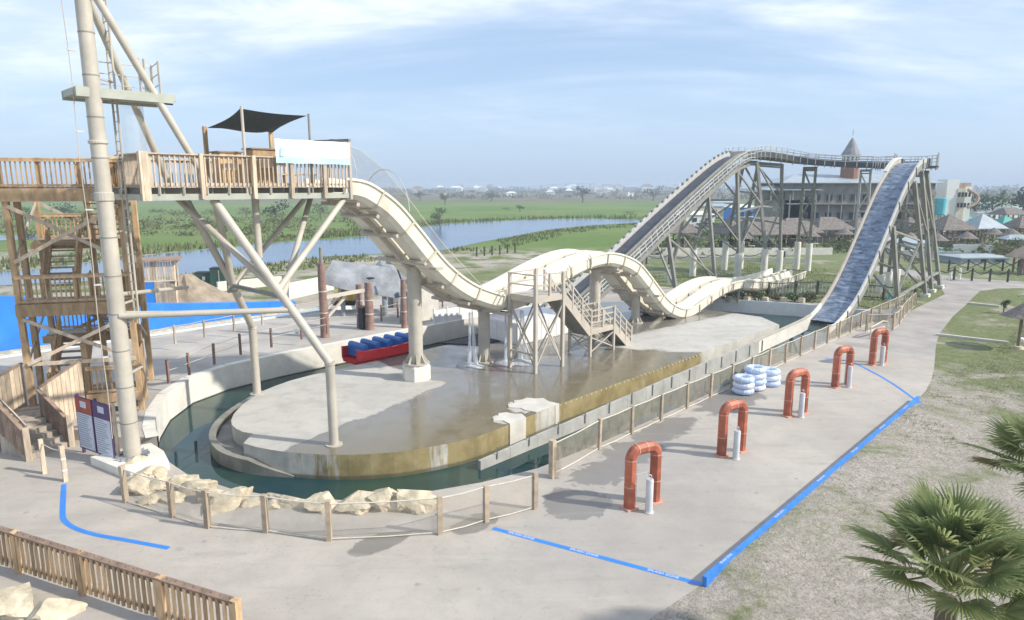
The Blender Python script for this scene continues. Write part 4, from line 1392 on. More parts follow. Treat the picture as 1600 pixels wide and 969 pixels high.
# entrance steps and boarded ramp
ent = thing('entrance_steps', 'broad grey timber steps and boarded ramp leading up into the stair tower', 'steps', Vector((-17, 22.5, 0)))
B0, B1 = Vector((-16.15, 21.0, 0)), Vector((-15.55, 22.25, 0))
dd = Vector((-0.90, 0.43, 0))
for k in range(5):
    a, c = B0 + dd * (0.30 * k), B1 + dd * (0.30 * k)
    MB().prism([(p.x, p.y) for p in (a, c, c + dd * 0.295, a + dd * 0.295)], 0.0 + 0.004, 0.17 * (k + 1)).build('step', 'wood_grey', ent)
U0, U1 = B0 + dd * 1.5, B1 + dd * 1.5
walk = [U0, U1, Vector((-16.35, 24.0, 0)), Vector((-16.5, 24.6, 0)), Vector((-18.0, 24.2, 0)), Vector((-18.6, 22.9, 0)), Vector((-18.3, 21.9, 0))]
for k in range(10):
    u0, u1 = k / 10 + 0.004, (k + 1) / 10 - 0.004
    A_, B_ = [U0, Vector((-18.3, 22.3, 0)), Vector((-18.15, 24.2, 0))], [U1, Vector((-16.7, 23.7, 0)), Vector((-16.45, 24.6, 0))]

    def along(P, u):
        return lerp(P[0], P[1], u * 2) if u < 0.5 else lerp(P[1], P[2], u * 2 - 1)
    MB().prism([(p.x, p.y) for p in (along(A_, u0), along(B_, u0), along(B_, u1), along(A_, u1))], 0.82, 0.9, bottom=True).build('ramp_board', 'wood_grey', ent)


def board_wall(p, q, z0a, z0b, za, zb, mt='wood_pale', wd=0.16, capm='wood_dark'):
    L = (q - p).length
    d = (q - p).normalized()
    k = max(2, int(L / wd))
    for i in range(k):
        f = (i + 0.5) / k
        c_ = p + d * (L * f)
        lo, hi = lerp(z0a, z0b, f), lerp(za, zb, f)
        MB().box(c_ + UP * (lo + hi) / 2, d * (L / k / 2 - 0.006), Vector((-d.y, d.x, 0)) * (0.016 + 0.003 * (i % 2)), UP * (hi - lo) / 2).build('wall_board', mt, ent)
    MB().beam(p + UP * (za + 0.025), q + UP * (zb + 0.025), 0.13, 0.045).build('cap_rail', capm, ent)


board_wall(B0, U0, 0.05, 0.75, 1.0, 1.85, 'wood_dark')
board_wall(B1, U1, 0.05, 0.75, 1.0, 1.85, 'wood_dark')
board_wall(U0, Vector((-18.9, 22.5, 0)), 0.3, 0.3, 1.85, 1.9, 'wood_dark')
board_wall(Vector((-18.9, 22.6, 0)), Vector((-18.25, 24.1, 0)), 0.4, 0.4, 1.95, 2.5)
board_wall(Vector((-19.4, 21.6, 0)), Vector((-18.95, 22.5, 0)), 0.4, 0.4, 1.7, 1.9)
board_wall(U1, Vector((-16.25, 24.4, 0)), 0.4, 0.4, 1.9, 2.55)
MB().post(B0 + Vector((0.1, -0.05, 0)), 0.14, 0.14, 1.15, 0.3).build('newel_post', 'wood_pale', ent)
MB().post(B1 + Vector((0.1, -0.02, 0)), 0.14, 0.14, 1.15, 0.3).build('newel_post', 'wood_pale', ent)
MB().beam(B0 + UP * 1.12 + TB * 0.3, U0 + UP * 1.97 + TB * 0.3, 0.05, 0.07).build('hand_rail', 'wood_pale', ent)

# information board
sg = thing('information_board', 'two-panel notice board with a red and a purple heading beside the timber steps', 'sign', Vector((-14.0, 21, 0)))
P0, P1 = Vector((-14.75, 21.62, 0)), Vector((-12.92, 20.55, 0))
sdv = (P1 - P0).normalized()
snv = Vector((sdv.y, -sdv.x, 0))
if snv.y > 0:
    snv = -snv
for k in range(2):
    c0 = lerp(P0, P1, k * 0.5 + 0.012)
    c1 = lerp(P0, P1, k * 0.5 + 0.488)
    mid_ = (c0 + c1) / 2
    hw = (c1 - c0).length / 2
    pn = MB().box(mid_ + UP * 1.15, sdv * hw, snv * 0.025, UP * 0.92).build('panel', 'sign_purple', sg)
    MB().box(mid_ + UP * 1.80 + snv * 0.029, sdv * (hw - 0.02), snv * 0.003, UP * 0.25).build('heading', 'sign_red' if k == 0 else 'sign_purple', pn)
    MB().box(mid_ + UP * 1.84 + snv * 0.034, sdv * hw * 0.36, snv * 0.002, UP * 0.11).build('emblem', 'sign_white', pn)
    MB().box(mid_ + UP * 0.90 + snv * 0.029, sdv * (hw - 0.05), snv * 0.003, UP * 0.62).build('text_sheet', 'sign_white', pn)
    b = MB()
    rr = random.Random(k)
    for j in range(15):
        w = rr.uniform(0.55, 0.92) * (hw - 0.09)
        b.box(mid_ + UP * (1.46 - j * 0.077) + snv * 0.034 - sdv * ((hw - 0.09) - w), sdv * w, snv * 0.0015, UP * 0.012)
    b.build('text_lines', 'sign_ink', pn)
for p in (P0, (P0 + P1) / 2, P1):
    MB().post(p - snv * 0.09, 0.08, 0.08, 2.1, math.atan2(sdv.y, sdv.x)).build('post', 'sign_purple' if p is not P1 else 'wood_pale', sg)
# ================================================================== LIFT FLUME WITH RUNNING WATER
CZ = [(19.4, 0.22), (22.0, 0.42), (24.5, 0.80), (27.0, 1.62), (29.0, 2.75), (31.1, 4.40), (33.5, 6.55), (36.0, 8.75), (37.5, 9.75), (39.7, 10.85), (42.0, 11.15), (43.2, 11.2)]
CT = 9.76
up_pts = [S(19.4 + 0.6 * k, CT, interp(CZ, 19.4 + 0.6 * k)) for k in range(38)]
turn = spline([S(42.2, CT, 11.15), S(46.0, 8.9, 11.1), S(49.0, 7.0, 11.15), S(52.3, 5.0, 11.3), S(53.2, 1.0, 11.5), S(52.6, -2.6, 11.85), S(50.4, -5.0, 12.3), S(47.0, -5.9, 12.45),
               S(44.2, -5.9, 12.25)], 7)
RZ = [(11.0, -1.0), (14.5, -0.5), (17.0, 0.6), (20.0, 1.95), (24.5, 3.95), (30.0, 6.65), (36.0, 9.45), (40.5, 11.40), (43.0, 12.15), (44.2, 12.25)]
dn_pts = [S(44.2 - 0.8 * k, -5.9, interp(RZ, 44.2 - 0.8 * k)) for k in range(42)]
lift = thing('lift_flume', 'steep flume full of running blue water climbing beside the plaza fence', 'water flume', S(30, CT, 0))
HW = 0.86


def rail_prof(side, w=0.09, hi=0.0, lo=-0.75):
    a = side * HW
    c = side * (HW + w)
    return [(a, hi), (c, hi), (c, lo), (a, lo)]


fr = frames_of(up_pts)
WAT0 = next(i for i, p in enumerate(up_pts) if (p - S(24.2, CT, p.z)).dot(E) > 0)
for i in range(0, 37, 3):
    seg = fr[i:i + 4]
    if len(seg) < 2:
        break
    for side, lab in ((-1, 'side_wall'), (1, 'side_wall')):
        if (side == 1 and i < 6) or (side == -1 and i < 9):
            continue
        if side == 1:
            MB().sweep([(HW + 0.01, -0.30), (HW + 0.08, -0.30), (HW + 0.08, -0.75), (HW + 0.01, -0.75)], seg).build('wall_skirt', 'steel_dark', lift)
        w = MB().sweep(rail_prof(side, lo=-0.30 if side == 1 else -0.75), seg).build('side_wall', 'conc_white' if i < 12 else ('steel_taupe' if side < 0 else 'galv'), lift)
        if side == 1 and i >= 6:
            p, sd_, up_ = seg[len(seg) // 2]
            MB().box(p + sd_ * (HW + 0.12) - up_ * 0.36, sd_ * 0.03, up_ * 0.36, sd_.cross(up_) * 0.05).build('wall_stiffener', 'steel_dark', lift)
rim_p = spline([S(18.2, 8.15, 0.06), S(20.2, 8.18, 0.18), S(22.4, 8.45, 0.42), S(24.0, 8.78, 0.70), S(24.85, 8.855, 0.86)], 6)
MB().sweep([(-0.06, 0.0), (0.06, 0.0), (0.06, -0.8), (-0.06, -0.8)], [(p, sd_, UP) for p, sd_, u_ in frames_of(rim_p)]).build('curved_rim', 'conc_white', lift)
MB().sweep([(-0.10, 0.06), (0.10, 0.06), (0.10, 0.003), (-0.10, 0.003)], [(p, sd_, UP) for p, sd_, u_ in frames_of(rim_p)]).build('rim_cap', 'steel_taupe', lift)
fw_ = fr[WAT0:]
MB().sweep([(-HW, -0.62), (HW, -0.62), (HW, -0.72), (-HW, -0.72)], fw_).build('flume_bed', 'steel_dark', lift)
wv = []
nx = 8
for i, (p, sd_, up_) in enumerate(fw_):
    for j in range(nx + 1):
        x = (j / nx * 2 - 1) * (HW - 0.01)
        wv.append(p + sd_ * x + up_ * (-0.30 + 0.035 * mnoise.noise(Vector((i * 0.9, j * 0.8, 0)))))
MB().add(wv, [(i * (nx + 1) + j, i * (nx + 1) + j + 1, (i + 1) * (nx + 1) + j + 1, (i + 1) * (nx + 1) + j) for i in range(len(fw_) - 1) for j in range(nx)]).build('running_water', 'run', lift, smooth='all')
# white lip at the crest
pts = fr[-7:]
MB().sweep([(-HW - 0.22, 0.02), (-HW - 0.22, 0.12), (-HW + 0.06, 0.12), (-HW + 0.06, 0.02)], pts).build('crest_lip', 'conc_white', lift)

# top curve and dark down ramp
tr_ = thing('coaster_track', 'high curved grey track with walkway rails leading into a steep dark belt ramp', 'ride track', S(46, 0, 0))
fr2 = frames_of(turn)
for i in range(0, len(fr2) - 1, 4):
    seg = fr2[i:i + 5]
    MB().sweep([(-HW, -0.50), (HW, -0.50), (HW, -0.66), (-HW, -0.66)], seg).build('track_bed', 'track_steel', tr_)
    for side in (-1, 1):
        MB().sweep(rail_prof(side, 0.12, 0.0, -0.64), seg).build('side_wall', 'track_steel', tr_)
for side in (-1, 1):
    for i in range(1, len(fr2), 2):
        p, sd_, up_ = fr2[i]
        MB().beam(p + sd_ * side * (HW + 0.62) - UP * 0.8, p + sd_ * side * (HW + 0.62) + UP * 0.42, 0.06, 0.06).build('rail_post', 'galv', tr_)
    for z in (-0.1, 0.18, 0.42):
        MB().path([p + sd_ * side * (HW + 0.62) + UP * z for p, sd_, up_ in fr2], 0.03, 5).build('walk_rail', 'galv', tr_)
    MB().sweep([(side * (HW + 0.14), -0.58), (side * (HW + 0.7), -0.58), (side * (HW + 0.7), -0.64), (side * (HW + 0.14), -0.64)], fr2).build('walkway', 'track_steel', tr_)
fr3 = frames_of(dn_pts)
for i in range(0, len(fr3) - 1, 3):
    seg = fr3[i:i + 4]
    if len(seg) < 2:
        break
    MB().sweep([(-HW + 0.1, -0.40), (HW - 0.1, -0.40), (HW - 0.1, -0.5), (-HW + 0.1, -0.5)], seg).build('belt', 'belt', tr_)
    for side in (-1, 1):
        MB().sweep(rail_prof(side, 0.10, 0.0, -0.6), seg).build('side_wall', 'galv' if side > 0 else 'steel_dark', tr_)
for i in range(len(fr3) - 3):
    p, sd_, up_ = fr3[i]
    d = sd_.cross(up_)
    # sd_ points to the right when going down: the plaza side is -sd_
    MB().box(p + sd_ * (HW - 0.02) + up_ * 0.05, sd_ * 0.09, up_ * 0.08, d * 0.11).build('roller_bracket', 'steel_dark', tr_)
    MB().beam(p - sd_ * (HW + 0.75) - up_ * 0.75, p - sd_ * (HW + 0.75) + UP * 0.15, 0.06, 0.06).build('rail_post', 'galv', tr_)
for z in (-0.55, -0.2, 0.12):
    MB().path([p - sd_ * (HW + 0.75) + UP * z for p, sd_, up_ in fr3[:-4]], 0.035, 5).build('walk_rail', 'galv', tr_)
MB().sweep([(-HW - 0.16, -0.72), (-HW - 0.82, -0.72), (-HW - 0.82, -0.80), (-HW - 0.16, -0.80)], fr3[:-4]).build('walkway', 'steel_dark', tr_)
MB().sweep([(-HW - 0.16, -1.15), (-HW - 0.30, -1.15), (-HW - 0.30, -1.45), (-HW - 0.16, -1.45)], fr3[:-6]).build('ramp_girder', 'steel_dark', tr_)
MB().sweep([(HW + 0.16, -1.15), (HW + 0.30, -1.15), (HW + 0.30, -1.45), (HW + 0.16, -1.45)], fr3[:-6]).build('ramp_girder', 'steel_dark', tr_)
for i in range(1, len(fr3) - 8, 2):
    p, sd_, up_ = fr3[i]
    p2, s2, u2 = fr3[i + 1]
    MB().beam(p - sd_ * (HW + 0.23) - up_ * 0.72, p2 - s2 * (HW + 0.23) - u2 * 1.15, 0.06, 0.06).build('girder_web', 'galv', tr_)
    MB().beam(p - sd_ * (HW + 0.23) - up_ * 1.3, p + sd_ * (HW + 0.23) - up_ * 1.3, 0.1, 0.1).build('cross_tie', 'steel_dark', tr_)


# ------------------------------------------------------------------ trestle towers
def bent(label, A, B, tA, tB, pier, groups='steel trestles under the ride track', nx_=2, w=0.27, mt='steel_dark'):
    """one trestle bent: two battered legs, X bracing between, concrete piers"""
    c = thing('trestle_tower', label, 'trestle', Vector((A.x, A.y, 0)), groups)
    lo = []
    for P, T, ph in ((A, tA, pier[0]), (B, tB, pier[1])):
        P0_ = Vector((P.x, P.y, 0))
        if ph > 0.3:
            MB().lathe(P0_, [(0.33, -0.05), (0.33, ph), (0.30, ph + 0.02)], 16).build('pier', 'conc_white', c, smooth=True)
        else:
            MB().box(P0_ + UP * 0.12, E * 0.32, N * 0.32, UP * 0.14).build('footing', 'conc_white', c)
            ph = 0.26
        MB().beam(P0_ + UP * ph, T, w, w).build('leg', mt, c)
        lo.append((P0_ + UP * ph, T))
    (a0, a1), (b0, b1) = lo
    MB().beam(a1 - (a1 - a0).normalized() * 0.1, b1 - (b1 - b0).normalized() * 0.1, w * 0.9, w * 1.1).build('cap_beam', mt, c)
    for k in range(nx_):
        f0, f1 = k / nx_ * 0.96 + 0.02, (k + 1) / nx_ * 0.96
        if k % 2 == 0:
            MB().beam(lerp(a0, a1, f0), lerp(b0, b1, f1), w * 0.55, w * 0.55).build('brace', mt, c)
        else:
            MB().beam(lerp(b0, b1, f0), lerp(a0, a1, f1), w * 0.55, w * 0.55).build('brace', mt, c)
        MB().beam(lerp(a0, a1, f1), lerp(b0, b1, f1), w * 0.5, w * 0.6).build('tie', mt, c)
    return lo


def ramp_z(s):
    return interp(RZ, s) - 1.45


l1 = bent('shortest trestle half hidden behind the white slide hump', S(30.2, -3.9), S(30.8, -8.2), S(30.2, -5.0, ramp_z(30.2)), S(30.8, -6.9, ramp_z(30.8)), (0.1, 0.1), nx_=1)
l2 = bent('second trestle under the belt ramp standing on low footings', S(36.8, -3.8), S(37.2, -8.6), S(36.8, -5.0, ramp_z(36.8)), S(37.2, -6.9, ramp_z(37.2)), (0.1, 1.2), nx_=2)
l3 = bent('tall trestle on white piers under the upper belt ramp', S(43.6, -5.0), S(42.6, -9.3), S(42.6, -5.2, ramp_z(42.6)), S(42.2, -6.9, ramp_z(42.2)), (2.5, 2.6), nx_=3)
l4 = bent('tallest trestle on white piers under the ramp crest', S(47.6, -4.1), S(49.3, -9.2), S(46.3, -5.0, 11.4), S(47.6, -6.9, 11.5), (2.75, 3.1), nx_=3)
l5 = bent('right trestle of the crest group standing on white piers', S(51.6, -4.2), S(51.8, -8.6), S(50.2, -4.1, 11.2), S(49.4, -6.2, 11.4), (2.3, 3.0), nx_=3)
for (p, q) in ((l3[0], l4[0]), (l4[0], l5[0])):
    # longitudinal bracing belongs to the taller neighbour
    c = bpy.data.objects['trestle_tower.003']
    MB().beam(lerp(p[0], p[1], 0.05), lerp(q[0], q[1], 0.52), 0.14, 0.14).build('brace', 'steel_dark', c)
    MB().beam(lerp(p[0], p[1], 0.98), lerp(q[0], q[1], 0.52), 0.14, 0.14).build('brace', 'steel_dark', c)
    MB().beam(lerp(p[0], p[1], 0.5), lerp(q[0], q[1], 0.5), 0.14, 0.16).build('tie', 'steel_dark', c)
c = bpy.data.objects['trestle_tower.001']
MB().beam(lerp(l2[0][0], l2[0][1], 0.9), lerp(l3[0][0], l3[0][1], 0.15), 0.14, 0.14).build('brace', 'steel_dark', c)
MB().beam(lerp(l1[0][0], l1[0][1], 0.9), lerp(l2[0][0], l2[0][1], 0.1), 0.14, 0.14).build('brace', 'steel_dark', c)
bent('slim twin-leg trestle under the middle of the high track, left of the brick tower', S(55.3, -2.6), S(55.5, -3.9), S(52.9, -1.7, 10.9), S(53.0, -2.9, 10.9), (2.9, 3.0), nx_=3)
bent('pale lattice trestle just left of the water-filled flume', S(54.6, 3.2), S(53.8, 2.4), S(53.1, 3.4, 10.6), S(53.2, 2.5, 10.6), (1.0, 1.0), nx_=5, mt='galv', w=0.2)
r1 = bent('shortest trestle on the right of the flume, with slender legs', S(36.5, 11.0), S(36.8, 7.6), S(34.2, 10.7, 6.2), S(34.4, 8.8, 6.4), (0.2, 1.4), nx_=2)
r2 = bent('second trestle right of the flume with raking braces', S(44.4, 11.0), S(44.6, 7.5), S(38.6, 10.7, 9.3), S(38.6, 8.8, 9.3), (0.2, 1.5), nx_=3)
r3 = bent('third trestle right of the flume below the crest lip', S(47.6, 10.75), S(48.0, 7.2), S(42.0, 10.3, 10.2), S(42.2, 8.8, 10.2), (0.2, 1.4), nx_=3)
r4 = bent('outermost trestle right of the flume beside the asphalt path', S(50.8, 10.7), S(51.4, 7.0), S(45.4, 9.9, 10.2), S(45.8, 8.4, 10.2), (0.2, 1.3), nx_=3)
c = bpy.data.objects['trestle_tower.008']
for (p, q) in ((r1[0], r2[0]), (r2[0], r3[0]), (r3[0], r4[0])):
    MB().beam(lerp(p[0], p[1], 0.12), lerp(q[0], q[1], 0.12), 0.14, 0.2).build('tie', 'steel_dark', c)
    MB().beam(lerp(p[0], p[1], 0.16), lerp(q[0], q[1], 0.5), 0.13, 0.13).build('brace', 'steel_dark', c)
    MB().beam(lerp(p[0], p[1], 0.95), lerp(q[0], q[1], 0.5), 0.13, 0.13).build('brace', 'steel_dark', c)

# ================================================================== STEEL STAIR BESIDE THE SLIDE
st = thing('steel_stair', 'beige steel access stair with two landings next to the white slide', 'stair', S(8, 2.5, 0.1))


def spost(s, t, z0, z1, w=0.16):
    MB().post(S(s, t, z0), w, w, z1 - z0).build('post', 'steel_taupe', st)


def sbeam(p, q, w=0.06, h=0.12, name='beam'):
    MB().beam(p, q, w, h).build(name, 'steel_taupe', st)


Z1, Z2 = 3.85, 1.55
PL = [(4.55, 3.45), (6.45, 3.55), (6.45, 1.75), (4.55, 1.75)]
for s, t in PL:
    spost(s, t, 0.1, Z1 + 1.05)
MB().box(S(5.5, 2.6, Z1 - 0.03), E * 0.98, N * 0.88, UP * 0.025).build('landing_plate', 'steel_taupe', st)
for i in range(4):
    a, c_ = PL[i], PL[(i + 1) % 4]
    sbeam(S(*a, Z1 - 0.18), S(*c_, Z1 - 0.18), 0.08, 0.28)
    if i != 1:
        for z in (0.5, 1.0):
            sbeam(S(*a, Z1 + z), S(*c_, Z1 + z), 0.05, 0.07, 'guard_rail')
    sbeam(S(*a, 0.3), S(*c_, Z1 - 0.5), 0.05, 0.07, 'brace')
    sbeam(S(*a, Z1 - 0.5), S(*c_, 0.3), 0.05, 0.07, 'brace')
sbeam(S(4.55, 1.75, 1.0), S(4.55, 3.45, 1.0), 0.06, 0.1)
spost(5.5, 3.5, Z1, Z1 + 1.05, 0.12)
QL = [(9.0, 3.35), (11.1, 3.35), (11.1, 1.95), (9.0, 1.95)]
for s, t in QL:
    spost(s, t, 0.1, Z2 + 1.05, 0.13)
MB().box(S(10.05, 2.65, Z2 - 0.03), E * 1.08, N * 0.72, UP * 0.025).build('landing_plate', 'steel_taupe', st)
for i in range(4):
    a, c_ = QL[i], QL[(i + 1) % 4]
    sbeam(S(*a, Z2 - 0.16), S(*c_, Z2 - 0.16), 0.08, 0.24)
    if i in (0, 2):
        for z in (0.35, 0.68, 1.0):
            sbeam(S(*a, Z2 + z), S(*c_, Z2 + z), 0.05, 0.06, 'guard_rail')
    sbeam(S(*a, 0.3), S(*c_, Z2 - 0.4), 0.04, 0.06, 'brace')
    sbeam(S(*a, Z2 - 0.4), S(*c_, 0.3), 0.04, 0.06, 'brace')
spost(10.05, 3.35, Z2, Z2 + 1.0, 0.1)


def sflight(s0, s1, z0, z1, t0, t1, k):
    for t in (t0, t1):
        sbeam(S(s0, t, z0 - 0.16), S(s1, t, z1 - 0.16), 0.06, 0.42, 'stringer')
        for z in (0.35, 0.68, 1.0):
            sbeam(S(s0, t, z0 + z), S(s1, t, z1 + z), 0.045, 0.06, 'guard_rail')
        for f in (0.0, 0.34, 0.67, 1.0):
            s_, z_ = lerp(s0, s1, f), lerp(z0, z1, f)
            spost(s_, t, z_ - 0.15, z_ + 1.03, 0.1)
    MB().add([S(s0, t0, z0 - 0.34), S(s1, t0, z1 - 0.34), S(s1, t1, z1 - 0.34), S(s0, t1, z0 - 0.34), S(s0, t0, z0 - 0.31), S(s1, t0, z1 - 0.31), S(s1, t1, z1 - 0.31), S(s0, t1, z0 - 0.31)], [(3, 2, 1, 0), (4, 5, 6, 7), (0, 1, 5, 4), (2, 3, 7, 6)]).build('soffit', 'steel_dark', st)
    for i in range(k):
        f = (i + 0.5) / k
        MB().box(S(lerp(s0, s1, f), (t0 + t1) / 2, lerp(z0, z1, f)), E * 0.12, N * (t1 - t0 - 0.08) / 2, UP * 0.02).build('tread', 'steel_taupe', st)


sflight(6.55, 8.95, Z1, Z2, 2.25, 3.42, 11)
sflight(11.15, 12.9, Z2, 0.12, 2.2, 3.3, 7)

# ================================================================== RED RAFTS
def raft(s, t, z, label, ang=0.0, L=3.3):
    c = thing('red_raft', label, 'raft', S(s, t, z), 'red ride rafts')
    o = S(s, t, z)
    ca, sa = math.cos(ang), math.sin(ang)
    ex = (E * ca + N * sa)
    nx2 = (N * ca - E * sa)
    Q = lambda a, b_, h: o + ex * a + nx2 * b_ + UP * h
    # hull as a swept section with raised, pointed bow
    sta = [(-L / 2, 0.74, 0.78), (-L / 2 + 0.25, 0.88, 0.72), (0, 0.92, 0.66), (L / 2 - 0.6, 0.88, 0.72), (L / 2 - 0.15, 0.72, 0.82), (L / 2 + 0.05, 0.5, 0.88)]
    vs = []
    for a, hw, hh in sta:
        for b_, h in ((-hw * 0.8, 0.0), (-hw, 0.22), (-hw, hh), (-hw + 0.1, hh + 0.02), (-hw + 0.12, 0.2), (hw - 0.12, 0.2), (hw - 0.1, hh + 0.02), (hw, hh), (hw, 0.22), (hw * 0.8, 0.0)):
            vs.append(Q(a, b_, h))
    k = 10
    fs = [(i * k + j, i * k + (j + 1) % k, (i + 1) * k + (j + 1) % k, (i + 1) * k + j) for i in range(len(sta) - 1) for j in range(k)]
    fs += [tuple(range(k - 1, -1, -1)), tuple((len(sta) - 1) * k + j for j in range(k))]
    MB().add(vs, fs).build('hull', 'red_boat', c)
    MB().path([Q(a, 0.84, 0.30) for a in (-L / 2 + 0.2, 0, L / 2 - 0.5)], 0.05, 6).build('bumper', 'dark_red', c)
    MB().path([Q(a, -0.84, 0.30) for a in (-L / 2 + 0.2, 0, L / 2 - 0.5)], 0.05, 6).build('bumper', 'dark_red', c)
    for i in range(5):
        a = -L / 2 + 0.5 + i * (L - 0.9) / 4.4
        b = MB()
        prof = [(a - 0.16, 0.3), (a + 0.12, 0.3), (a + 0.20, 0.86), (a + 0.14, 0.98), (a - 0.02, 0.98), (a - 0.10, 0.88)]
        m = len(prof)
        b.add([Q(x, -0.72, h) for x, h in prof] + [Q(x, 0.72, h) for x, h in prof],
              [tuple(range(m)), tuple(range(2 * m - 1, m - 1, -1))] + [(j, m + j, m + (j + 1) % m, (j + 1) % m) for j in range(m)])
        b.build('seat_back', 'blue_seat', c)
        MB().box(Q(a + 0.32, 0, 0.30), ex * 0.18, nx2 * 0.56, UP * 0.05).build('seat_pad', 'black', c)


raft(1.7, -5.0, 0.0, 'red raft with five blue seat backs moored beside the dry end of the island', 0.0, 4.2)
raft(9.8, -4.9, 1.9, 'second red raft mostly hidden behind the upper stair landing', 0.1, 3.2)
# dark concrete splash chute next to the raft, white pump housings behind
b = MB()
pts = [S(5.6, -4.35), S(11.5, -4.35), S(11.5, -4.15), S(5.6, -4.15)]
MB().prism([(p.x, p.y) for p in [S(5.4, -4.6), S(9.4, -4.6), S(9.4, -2.6), S(6.6, -2.6)]], 0.05, 0.16).build('splash_apron', 'black', kind='structure')
ph = thing('pump_housing', 'low white pump house with panelled sides under the slide dip', 'housing', S(9, -4, 0.1))
MB().prism([(p.x, p.y) for p in [S(8.2, -1.2), S(13.0, -1.2), S(13.0, -4.4), S(8.2, -4.4)]], 0.1, 1.35).build('body', 'white_clean', ph)
for k in range(7):
    MB().box(S(8.5 + k * 0.68, -1.19, 0.72), E * 0.31, N * 0.02, UP * 0.56).build('panel', 'white_paint', ph)
for k in range(4):
    MB().box(S(8.19, -1.6 - k * 0.8, 0.72), N * 0.36, E * 0.02, UP * 0.56).build('panel', 'white_paint', ph)
wf = thing('white_parapet', 'low white panelled parapet left of the falling water', 'parapet', S(8, -7.6, 0.4))
for k in range(6):
    MB().box(S(8.2 + k * 1.1, -7.95, 0.82), E * 0.53, N * 0.04, UP * 0.46).build('panel', 'white_clean', wf)
for k in range(7):
    MB().post(S(7.65 + k * 1.1, -7.92, 0.38), 0.09, 0.09, 1.05).build('post', 'white_paint', wf)
cb_ = thing('concrete_cabinet', 'pale leaning concrete equipment cabinet behind the tall round column', 'cabinet', S(8.0, -9.2, 0.4))
for k, (ds, w) in enumerate(((0, 0.55), (1.2, 0.75))):
    b = MB()
    o = S(7.0 + ds, -9.4, 0.4)
    b.add([o - E * w - N * 0.5, o + E * w - N * 0.5, o + E * w + N * 0.5, o - E * w + N * 0.5,
           o - E * w * 0.85 - N * 0.4 + UP * 2.1, o + E * w * 0.85 - N * 0.4 + UP * 2.0, o + E * w * 0.85 + N * 0.4 + UP * 2.0, o - E * w * 0.85 + N * 0.4 + UP * 2.1],
          [(4, 5, 6, 7), (0, 1, 5, 4), (1, 2, 6, 5), (2, 3, 7, 6), (3, 0, 4, 7)])
    b.build(['side', 'body'][k], ['rock_grey', 'conc_wall'][k], cb_)

# ================================================================== PLAZA THINGS
def arch_parts(c, o, ang):
    ax = Vector((math.cos(ang), math.sin(ang), 0))
    ay = Vector((-ax.y, ax.x, 0))
    W2, H, r, cr = 0.455, 1.74, 0.168, 0.27
    pts = [o - ax * W2, o - ax * W2 + UP * 0.68, o - ax * W2 + UP * (H - cr)]
    for k in range(1, 6):
        a = math.pi - k * (math.pi / 2) / 6
        pts.append(o + ax * (-W2 + cr + cr * math.cos(a)) + UP * (H - cr + cr * math.sin(a)))
    pts.append(o + UP * H - ax * 0.05)
    pts.append(o + UP * H + ax * 0.05)
    for k in range(1, 6):
        a = math.pi / 2 - k * (math.pi / 2) / 6
        pts.append(o + ax * (W2 - cr + cr * math.cos(a)) + UP * (H - cr + cr * math.sin(a)))
    pts += [o + ax * W2 + UP * (H - cr), o + ax * W2 + UP * 0.68, o + ax * W2]

    def oct_frames(P):
        fr_ = []
        for i, p in enumerate(P):
            d = (P[min(i + 1, len(P) - 1)] - P[max(i - 1, 0)]).normalized()
            u = ay.cross(d).normalized()
            fr_.append((p, ay, u))
        return fr_
    prof = [(r * math.cos(math.pi / 8 + k * math.pi / 4), r * math.sin(math.pi / 8 + k * math.pi / 4)) for k in range(8)]
    f = oct_frames(pts)
    prof2 = [(x * 1.035, y * 1.035) for x, y in prof]
    cuts = [0, 1, 2, 8, 9 + 5, len(f) - 2, len(f) - 1]
    cuts = [0, 1, 2, 7, 9, 15, 16, len(f) - 1]
    cuts = sorted(set(min(x, len(f) - 1) for x in cuts))
    for a, b_ in zip(cuts[:-1], cuts[1:]):
        MB().sweep(prof, f[a:b_ + 1]).build('pipe_segment', 'orange', c)
    for a in cuts[1:-1]:
        p, sd_, u = f[a]
        d = sd_.cross(u)
        MB().sweep(prof2, [(p - d * 0.012, sd_, u), (p + d * 0.012, sd_, u)]).build('seam', 'orange_seam', c)
    for sx in (-1, 1):
        MB().box(o + ax * sx * W2 + UP * 0.03, ax * 0.19, ay * 0.19, UP * 0.025).build('base', 'orange_seam', c)
    return ax, ay


labs = ['nearest orange-red pipe arch at the front of the plaza', 'second orange-red pipe arch from the front, with a scuffed left leg',
        'third orange-red pipe arch from the front, beside the stacked tubes', 'fourth orange-red pipe arch from the front',
        'farthest orange-red pipe arch next to the plaza fence corner']
plabs = ['white bollard post under the nearest orange arch', 'white bollard post under the second orange arch', 'white bollard post under the third orange arch beside the tubes',
         'white bollard post under the fourth orange arch', 'white bollard post under the farthest orange arch']
pos_ = [S(-3.24, 14.58), S(2.1, 14.68), S(7.63, 14.7), S(12.98, 14.7), S(18.35, 14.7)]
bpos = [S(-3.49, 14.97), S(1.75, 15.02), S(7.42, 15.0), S(12.98, 15.02), S(18.2, 14.95)]
AANG = FANG - 0.31
a0 = thing('pipe_arch', labs[0], 'arch', pos_[0], 'orange pipe arches on the plaza')
arch_parts(a0, pos_[0] + UP * 0.0, AANG)
p0 = thing('white_bollard', plabs[0], 'bollard', bpos[0], 'white bollards under the arches')
MB().lathe(bpos[0], [(0.105, 0.0), (0.105, 0.97), (0.095, 1.0), (0.0, 1.0)], 18).build('shaft', 'bollard_paint', p0, smooth=True)
MB().lathe(bpos[0], [(0.14, 0.0), (0.14, 0.035), (0.10, 0.04)], 18).build('foot', 'conc_wall', p0)
